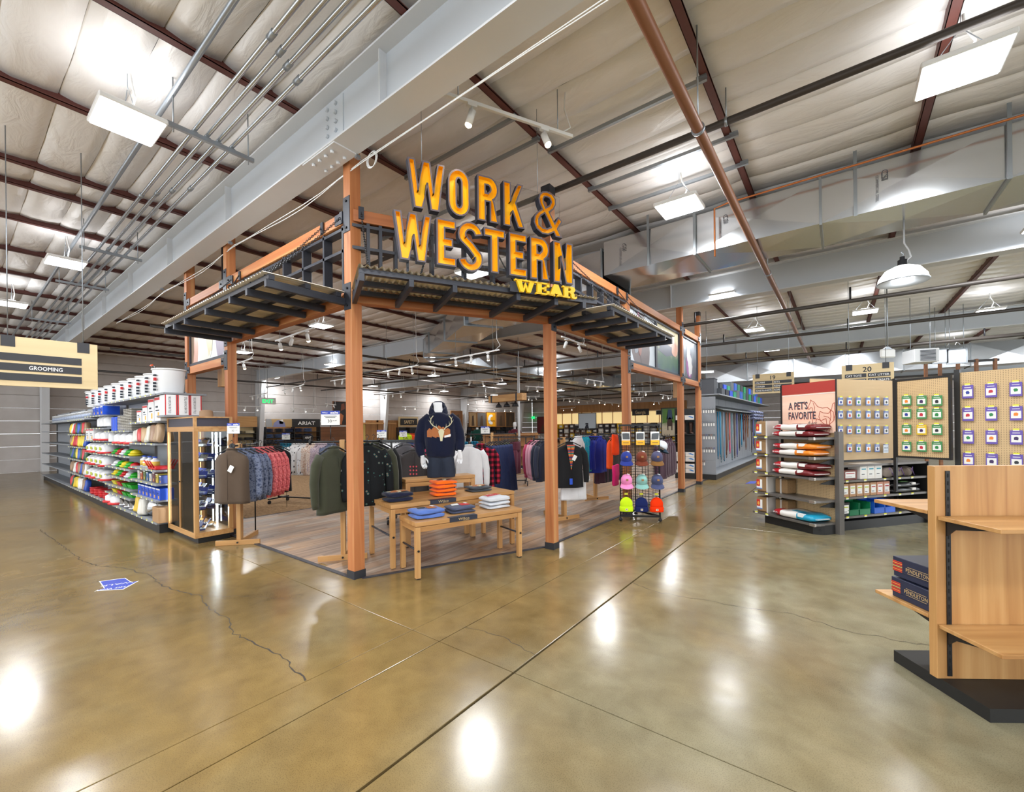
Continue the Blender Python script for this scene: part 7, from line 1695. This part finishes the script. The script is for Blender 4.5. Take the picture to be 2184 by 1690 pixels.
framed('wall_poster', 'dark poster of a brown animal on the walnut wall', 'poster', (711, 857, 742, 906), 'x', XW, mat('poster_night', (34, 30, 30), .5), WALN, art=[([(.2, .1), (.55, .0), (.7, .4), (.5, .5), (.3, .35)], mat('poster_ember', (190, 110, 60), .5)), ([(.5, .6), (.8, .7), (.75, .95), (.55, .9)], mat('poster_rust', (120, 64, 40), .5))])
YC = mat('paint_yellow', (226, 204, 120), .6)
q, L, H = wall_box('fitting_rooms', 'yellow painted fitting rooms with wooden door frames', 'fitting room', 775, 905, 847, 966, 'x', XW, .3, YC)
MB().bbox(0, L, .2, .4, 0, H, .01).build('front_wall', YC, q); MB().box(-.05, L+.05, .1, .4, H, H+.12).build('cornice', maple('x'), q)
for k in range(3):
    x = L*(.1+.31*k); MB().box(x, x+.12, .15, .2, 0, 2.3).build('door_frame', OAK, q); MB().box(x+1.0, x+1.12, .15, .2, 0, 2.3).build('door_frame', OAK, q); MB().box(x, x+1.12, .15, .2, 2.3, 2.42).build('door_frame', OAK, q); MB().bbox(x+.12, x+1.0, .17, .2, .1, 2.3, .02).build('door_leaf', OAK, q)
framed('safety_sign', 'wooden wall sign reading SAFETY left of the mannequin', 'sign', (850, 889, 892, 911), 'x', XW, PLY, None, None); framed('safety_sign', 'black name board reading SAFETY on the wooden sign', 'sign', (855, 893, 890, 907), 'x', XW+.1, BRD, None, 'SAFETY', PLY, th_=.5)
wall_shelves('dark safety wear shelves under the SAFETY sign', (848, 912, 900, 962), 'x', XW, 4, BRD, .5)
for k in range(10):
    q = onX(858+k*3.2, 926, XW+1.0); garment('vest', F_['hivis' if k < 5 else 'hivisor'], '%s neon %s safety vest under the SAFETY sign' % (nth(k if k < 5 else k-5), 'yellow' if k < 5 else 'orange'), (q.x, q.y, q.z), .6, 'safety vests', k, False, 1.3)
framed('wall_poster', 'brown work photograph behind the mannequin shoulder', 'poster', (962, 877, 986, 909), 'x', XW, mat('poster_umber', (120, 78, 44), .5), OAK, art=[([(.3, .1), (.8, .1), (.7, .8), (.4, .7)], mat('poster_dun', (80, 60, 44), .5))])
for k, (x0, x1, c, lb) in enumerate(((1001, 1016, (170, 140, 100), 'pale tan work photograph'), (1018, 1036, (96, 92, 90), 'grey work photograph'), (1038, 1057, (238, 166, 28), 'orange poster with a white curled emblem'), (1059, 1077, (104, 76, 56), 'brown work photograph'), (1079, 1097, (60, 48, 42), 'dark work photograph'))):
    art = [([(.3, .05), (.7, .05), (.62, .8), (.4, .75)], mat('poster_dun', (80, 60, 44), .5))]
    if k == 2:
        o_ = arc(.5, .5, .36, .36, 60, 300, 16); i_ = arc(.58, .52, .18, .18, 290, 70, 12)
        art = [(o_+i_, TAGW)]
    q, L, H = framed('wall_poster', lb+', %s in the row of five posters' % nth(k), 'poster', (x0, 880, x1, 910), 'x', XW, mat('wallposter_%d' % k, c, .5), OAK, art=art)
    if k == 2: mm = MB(); add_text(mm, 'carhartt', (L*.5, -.012, H*.36), (1, 0, 0), (0, 0, 1), H*.12, L*.8, 'c'); mm.build('lettering', BRD, q)
wall_shelves('black work wear shelves under the row of five posters', (998, 911, 1104, 958), 'x', XW, 5, BRD, .5, (((((40, 40, 44), 'black'), ((110, 80, 50), 'brown'), ((60, 66, 80), 'slate'))), 'folded trousers', .6, .25))
# back wall (plane y): boots
framed('wall_poster', 'maroon poster on the back wall left of the boots', 'poster', (1146, 890, 1166, 924), 'y', YW, mat('poster_maroon', (108, 36, 40), .5), BRD, art=[([(.3, .05), (.75, .05), (.6, .6)], mat('poster_dun', (80, 60, 44), .5))])
LITP = mat('lit_panel', (255, 226, 160), .5, emit=.55)
q, L, H = wall_box('lit_boot_wall', 'row of warm backlit panels over the boot shelves', 'panel', 1180, 884, 1462, 906, 'y', YW, .2, LITP)
for k in range(12): MB().bbox(k*L/12+.03, (k+1)*L/12-.03, 0, .1, 0, H, .01).build('lit_panel', LITP, q); MB().box(k*L/12-.03, k*L/12+.03, -.05, .1, -.1, H+.1).build('divider', OAK, q)
MB().box(-.1, L+.1, -.1, .15, H+.1, H+.9).build('header', OAK, q)
framed('brand_sign', 'black boot brand sign on the oak header', 'sign', (1348, 873, 1384, 886), 'y', YW-.17, BRD, None, 'Georgia', PLY, th_=.5)
framed('brand_sign', 'small black oval-marked sign right of the boot brand sign', 'sign', (1400, 876, 1412, 884), 'y', YW-.17, BRD, TAGW)
wall_shelves('long boot shelves of boxes under the lit panels', (1180, 906, 1462, 948), 'y', YW-.6, 4, OAK, .5, (((((236, 190, 30), 'yellow'), ((214, 206, 196), 'white'), ((120, 84, 56), 'brown'), ((60, 50, 50), 'black'))), 'boot box', .55, .5))
framed('wall_poster', 'large pale sky poster with a rider on the boot wall', 'poster', (1234, 883, 1271, 914), 'y', YW-.7, mat('poster_sky', (206, 220, 232), .5), BRD, art=[([(.35, 0), (.6, 0), (.56, .22), (.5, .3), (.42, .22)], mat('poster_dark', (40, 44, 60), .5)), ([(.36, .27), (.6, .27), (.54, .36), (.42, .36)], mat('poster_dark', (40, 44, 60), .5))])
framed('brand_sign', 'black header sign under the sky poster', 'sign', (1224, 908, 1268, 918), 'y', YW-.68, BRD, None, 'ARIAT', TAGW, th_=.5)
framed('wall_poster', 'tall poster of a dark horse between green trees', 'poster', (1411, 872, 1446, 930), 'y', 26.0, fade('poster_sand', (190, 176, 150), [(206, 196, 170), (120, 140, 90), (70, 110, 60)], 0, 2.), BRD, art=[([(.05, .45), (.35, .5), (.4, .95), (.1, .98)], mat('poster_leaf', (84, 128, 52), .5)), ([(.62, .5), (.97, .45), (.97, .98), (.7, .98)], mat('poster_leaf', (84, 128, 52), .5)), ([(.3, .6), (.7, .6), (.62, .95), (.4, .95)], mat('poster_deep', (46, 70, 104), .5)), ([(.36, .2), (.42, .2), (.42, .35), (.6, .35), (.6, .2), (.66, .2), (.68, .5), (.6, .64), (.5, .68), (.4, .62), (.33, .5)], mat('poster_horse', (62, 40, 34), .5))])
q = thing('counter', 'oak counter block in front of the tall horse poster', 'counter', (*onY(1436, 985, 20.0)[:2], 0), .2); MB().bbox(-.6, .5, 0, .6, .1, 1.0, .01).build('counter_body', OAK, q); MB().box(-.55, .45, .05, .55, 0, .1).build('kick_base', KICK, q); MB().bbox(-.63, .53, -.03, .63, 1.0, 1.04, .005).build('counter_top', BRD, q)
# mid-hall fixtures: low shelving, small mannequins, cards
o = at(1094, 960, 18); wall = thing('timber_gondola', 'wooden shelf island behind the white column', 'shelf', (o.x, o.y, 0), YAW+.2)
MB().bbox(-1.2, 1.2, 0, .8, 0, .1, .01).build('base', BRD, wall); MB().bbox(-1.2, 1.2, .38, .42, .1, 1.5, .005).build('centre_panel', OAK, wall)
for z in (.5, .95, 1.4): MB().bbox(-1.2, 1.2, .05, .75, z, z+.03, .004).build('shelf', OAK, wall)
q = thing('white_column', 'thin white steel column standing in the middle of the hall', 'column', (*G(1108, 1000)[:2], 0), 0, None, 'thing'); MB().cyl((0, 0, .02), (0, 0, 4.3), .055, 12).build('shaft', STEEL, q); MB().cyl((0, 0, 0), (0, 0, .02), .13, 12).build('base_plate', STEEL, q); MB().box(-.15, .15, -.15, .15, 4.28, 4.3).build('cap_plate', STEEL, q)
for (px, py, d, c, lb) in ((1018, 934, 19, 'cloth_forest', 'small headless mannequin in a dark green shirt far behind the tables'), (1098, 926, 19, 'cloth_wine', 'white mannequin with head in a maroon shirt by the white column')):
    o = at(px, py, d); q = thing('mannequin', lb, 'mannequin', (o.x, o.y, 1.15), YAW+.2); m = fabric(c, (24, 66, 56) if 'for' in c else (90, 34, 46))
    MB().loft([ell(0, 0, 0, .17, .11), ell(0, 0, .2, .18, .12), ell(0, 0, .42, .2, .13), ell(0, 0, .52, .12, .09)]).tube([(-.2, 0, .44), (-.26, 0, .3), (-.27, -.02, .2)], [.07, .065, .06], 10).tube([(.2, 0, .44), (.26, 0, .3), (.27, -.02, .2)], [.07, .065, .06], 10).build('shirt', m, q)
    b = MB().cyl((0, 0, .5), (0, 0, .6), .05, 12)
    if 'wine' in c: b.loft([ell(0, -.01, .58, .05, .06), ell(0, -.02, .66, .075, .095), ell(0, -.01, .76, .08, .1), ell(0, 0, .83, .04, .05)])
    for s in (-1, 1): b.tube([(s*.27, -.02, .22), (s*.28, -.05, .0), (s*.26, -.08, -.12)], [.04, .035, .025], 8)
    b.build('body', SKINW, q)
    q2 = thing('display_plinth', 'oak plinth under the %s' % ('green-shirted mannequin' if 'for' in c else 'maroon-shirted mannequin'), 'plinth', (o.x, o.y, 0), YAW+.2); MB().bbox(-.35, .35, -.3, .3, .05, 1.14, .01).build('plinth_body', OAK, q2); MB().box(-.3, .3, -.25, .25, 0, .05).build('kick_base', KICK, q2)
for (px, py, d, s, lb) in ((610, 938, 9.7, .9, 'sale card on the rolling rack behind the left rack'), (814, 934, 9.3, 1., 'sale card before the yellow fitting rooms'), (1035, 925, 13, 1.3, 'sale card above the denim skirts'), (860, 932, 14, 1.2, 'sale card under the SAFETY sign')):
    o = at(px, py, d); sale_card(lb, o, YAW-.1, s, (o.z-.005)/s)
q = thing('exit_sign', 'green lit EXIT sign hanging above the black brand sign', 'sign', onX(554, 862, XW+2.5), PI/2); L = .85
MB().box(0, .85, -.04, .04, 0, .36).build('sign_body', TAGW, q); m = MB(); add_text(m, 'EXIT', (.42, -.043, .08), (1, 0, 0), (0, 0, 1), .2, .6, 'c', bold=.03); m.build('lettering', mat('exit_green', (30, 230, 120), .5, emit=1.2), q); MB().cyl((.42, 0, .36), (.42, 0, 2.0), .012, 6).build('stem', GALV, q)
q = thing('exit_sign', 'small green lit exit sign on the back wall near the white column', 'sign', onY(1134, 894, YW-.05), 0); MB().box(0, .4, -.04, .04, 0, .3).build('sign_body', mat('exit_green', (30, 230, 120), .5, emit=1.2), q)
# ---- hanging timber lamp box with small shades
a, b = at(1047, 857, 16), at(1118, 848, 14.6)
q = thing('timber_lamp_box', 'hanging timber lamp box with black shades left of the white column', 'ceiling light', (a.x, a.y, a.z), math.atan2(b.y-a.y, b.x-a.x)); L = math.hypot(b.x-a.x, b.y-a.y)
MB().bbox(0, L, -.12, .12, -.05, .2, .01).build('timber_body', maple('x'), q)
for x in (.1*L, .85*L): MB().box(x-.04, x+.04, -.125, .125, -.055, .205).build('band', NAVY, q); MB().cyl((x, 0, .2), (x, 0, 5.58-a.z), .008, 6).build('hanging_rod', GALV, q)
for k in range(3): s = MB().lathe([(.12, -.24), (.1, -.16), (.03, -.1), (.02, -.05)], (L*(.25+.25*k), 0, 0), 12).build('shade', BLACK, q)
# ---- track lights
BULB = mat('bulb_glow', (255, 226, 190), .5, emit=30.)
def track(lbl, a, b, heads, lit, z=3.8, spot=False, up=5.58):
    while z > 2.2 and any(p.x < XL+1 or p.y > YB-1.5 for p in (G(*a, z), G(*b, z))): z -= .1
    A, B = G(*a, z), G(*b, z); d = (B-A); L = d.length; t = thing('track_light', lbl, 'track light', tuple(A), math.atan2(d.y, d.x), 'track lights')
    MB().bbox(-.05, L+.05, -.018, .018, -.018, .018, .003).build('rail', WHITE, t)
    for x in (.1*L, .9*L): MB().cyl((x, 0, .018), (x, 0, up-z), .006, 5).build('suspension', GALV, t)
    MB().tube([(L*.95, 0, .02), (L*1.03, .03, .12), (L*.97, .02, .3), (L*.97, 0, up-z)], .008, 6).build('feed_cable', WHITE, t)
    for k, u in enumerate(heads):
        x = L*u; an = (-.5, .45, -.35, .6)[k % 4]
        h = MB().box(x-.05, x+.05, -.02, .02, -.045, -.018).cyl((x, 0, -.045), (x, 0, -.09), .009, 6).build('head_mount', WHITE, t)
        p = Vector((x, 0, -.1)); v = Vector((math.sin(an)*.5, -.35 if k % 2 else .3, -1)).normalized()
        MB().cyl(p-v*.02, p+v*.12, .038, 12).build('lamp_can', WHITE, h)
        MB().lathe([(.036, 0), (.034, .012), (.02, .026), (0, .03)], n=10).xf(Matrix.Translation(p+v*.12) @ v.to_track_quat('Z', 'Y').to_matrix().to_4x4()).build('lens', BULB if lit[k % len(lit)] else WHITE, h)
        if spot and lit[k % len(lit)]:
            l = bpy.data.lights.new('track_spot', 'SPOT'); l.energy = SPOT_W*4; l.spot_size = 1.5; l.spot_blend = .8; l.color = (1, .86, .7); l.shadow_soft_size = .04
            lo = bpy.data.objects.new('track_spot', l); COL.objects.link(lo); lo.parent = t; lo.location = p+v*.13; lo.rotation_euler = v.to_track_quat('-Z', 'Y').to_euler()
    return t
TR = (((590, 727), (668, 700), (.1, .45, .85), (1, 0, 1), 'behind the left awning beam, nearest the corner post', 1), ((500, 778), (537, 765), (.55,), (1,), 'just right of the glass case post', 1), ((533, 846), (569, 839), (.15, .5, .85), (0, 0, 0), 'above the exit sign', 0), ((603, 833), (648, 821), (.1, .5, .85), (0, 0, 1), 'in front of the deep roof beam left of the corner post', 1),
    ((706, 813), (748, 806), (.2, .6), (0, 0), 'close on the left of the corner post', 0), ((505, 866), (556, 868), (.35, .82), (1, 1), 'low on the wall side left of the exit sign', 1), ((621, 871), (674, 872), (.1, .55, .9), (0, 1, 0), 'over the black jeans shelves', 1), ((694, 861), (716, 864), (.2, .8), (0, 0), 'beside the dark animal poster', 0),
    ((818, 793), (890, 780), (.15, .5, .85), (0, 0, 1), 'just left below the duct elbow', 1), ((815, 844), (862, 838), (.1, .5, .85), (0, 0, 1), 'right of the corner post over the fitting rooms', 1), ((884, 826), (947, 832), (.12, .5, .85), (0, 1, 0), 'left above the mannequin', 1), ((963, 765), (1062, 747), (.1, .45, .8), (1, 0, 1), 'under the duct, right above the mannequin', 1),
    ((995, 811), (1062, 816), (.1, .5), (0, 1), 'over the mannequin to its right', 1), ((1012, 836), (1060, 841), (.15, .45), (0, 1), 'left of the hanging timber lamp box', 1), ((994, 857), (1037, 852), (.1, .5, .85), (1, 0, 1), 'under the hanging lamps, over the five posters', 1), ((1121, 824), (1159, 827), (.15, .6), (0, 1), 'left of the table-side post', 0),
    ((1114, 846), (1150, 846), (.4, .8), (1, 0), 'low beside the white column', 1), ((1198, 849), (1229, 852), (.15, .5, .85), (0, 1, 0), 'right of the table-side post', 0), ((1249, 809), (1287, 815), (.1, .45, .85), (0, 1, 0), 'between the two timber posts, under the ducts', 1), ((1231, 852), (1257, 857), (.15, .8), (1, 0), 'over the rider poster', 0),
    ((1260, 851), (1284, 855), (.2, .7), (0, 1), 'right over the rider poster', 0), ((1286, 857), (1330, 863), (.1, .4, .75), (1, 0, 1), 'left of the post behind the cap rack', 0), ((1344, 849), (1372, 848), (.2, .5, .8), (1, 0, 0), 'right of the post behind the cap rack', 0), ((1355, 836), (1388, 835), (.25, .65), (0, 1), 'in the middle between the two right posts', 0),
    ((1408, 842), (1434, 845), (.25, .6, .9), (1, 1, 0), 'left of the post with boot boxes', 0), ((1392, 857), (1410, 858), (.2, .7), (1, 0), 'over the tall horse poster', 0), ((1200, 719), (1247, 737), (.15, .72), (0, 0), 'right under the right awning beam', 0), ((858, 868), (892, 867), (.2, .8), (1, 1), 'over the SAFETY sign', 0), ((1008, 869), (1092, 874), (.1, .5, .8, .95), (1, 1, 1, 1), 'along the wall of five posters', 0), ((1196, 872), (1226, 870), (.2, .8), (1, 1), 'low over the yellow boot boxes', 0))
for (a, b, h, lit, lb, sp) in TR: track('white track light %s' % lb, a, b, h, lit, 3.8, bool(sp))
track('long white track light high in front of the entrance, above the letters', (947, 199), (1213, 289), (.2, .78), (1, 1), 5.1, True, 5.58)
# ---- dome pendant lamp at the right
o = onD(1925, 588, 6.2)
q = thing('dome_pendant', 'white glowing dome pendant lamp hanging at the right under the duct', 'pendant light', tuple(o), 0)
MB().lathe([(.285, -.1), (.27, -.02), (.2, .08), (.1, .13), (.05, .14)], n=28).build('dome', mat('dome_glow', (250, 250, 246), .4, emit=4.), q); MB().lathe([(.29, -.105), (.297, -.09), (.28, -.085)], n=28).build('rim', GALV, q)
MB().lathe([(.09, .11), (.09, .13), (.055, .14), (.055, .22), (.03, .235), (.03, .27), (0, .27)], n=16).build('socket_cap', BLACK, q); MB().tube([(0, 0, .27), (.012, 0, .31), (-.01, 0, .33), (0, 0, .36)], .006, 6).build('hook', GALV, q)
MB().tube([(.03, 0, .2), (.09, .02, .25), (.07, .02, .36), (.02, 0, .46), (.02, 0, 4.67-o.z)], .011, 6).build('cord', mat('cord_grey', (150, 150, 150), .5), q)
l = bpy.data.lights.new('dome_lamp', 'POINT'); l.energy = 25; l.shadow_soft_size = .12; lo = bpy.data.objects.new('dome_lamp', l); COL.objects.link(lo); lo.parent = q; lo.location = (0, 0, -.15)
# ---- upper right background
q = thing('tube_light', 'short bright tube light behind the capped post', 'ceiling light', tuple(at(1494, 795, 14.5)), YAW-.1); MB().cyl((0, 0, 0), (.42, 0, .02), .025, 10).build('tube', mat('tube_glow', (245, 250, 255), .5, emit=8.), q); MB().box(0, .42, -.03, .03, .03, .06).build('batten', WHITE, q); MB().cyl((.2, 0, .06), (.2, 0, 5.58-q.location.z), .008, 6).build('rod', GALV, q)
q = thing('access_point', 'white round-cornered box hanging above aisle sign 20', 'fixture', tuple(at(1893, 754, 11)), YAW-.05); MB().bbox(-.19, .19, -.03, .03, -.11, .11, .03).build('box_body', WHITE, q); MB().prism([(-.12, .11), (.12, .11), (.02, .17), (-.02, .17)], -.01, .01).xf(Matrix(((1,0,0,0),(0,0,-1,0),(0,1,0,0),(0,0,0,1)))).build('bracket', GALV, q); MB().cyl((0, 0, .17), (0, 0, 5.58-q.location.z), .014, 6).build('stem', GALV, q)
q = thing('unit_heater', 'grey louvred unit heater under the roof at the right', 'heater', tuple(at(1968, 759, 13)), YAW-.25); MB().bbox(-.26, .36, -.1, .5, -.2, .2, .01).build('heater_body', STEEL, q)
for k in range(9): MB().box(-.12, .26, -.12, -.1, -.16+k*.037, -.145+k*.037).build('louvre', NAVY, q)
for x in (-.2, .3): MB().cyl((x, .2, .2), (x, .2, 5.58-q.location.z), .01, 6).build('hanging_rod', GALV, q)
for k, (x0, x1) in enumerate(((1992, 2020), (2022, 2060))):
    q, L, H = framed('white_board', '%s bright white board high on the far right' % ('first', 'second')[k], 'board', (x0, 748, x1, 772), 'y', 20.0, mat('board_glow', (240, 244, 250), .5, emit=.8), GALV)
    for x in (.1*L, .9*L): MB().cyl((x, .03, H), (x, .03, 5.58-q.location.z), .01, 6).build('hanging_rod', GALV, q)
o = at(2020, 790, 15); q = thing('dark_shelf_frame', 'dark wooden frame sticking up behind the wing board', 'frame', (o.x, o.y, 0), YAW-.3)
for x in (-.6, -.2, .3, .8, 1.3): MB().box(x-.04, x+.04, -.04, .04, 0, 3.9).build('upright', WALN, q)
for z in (3.2, 3.8): MB().box(-.7, 1.4, -.03, .03, z, z+.08).build('cross_bar', BRD, q)
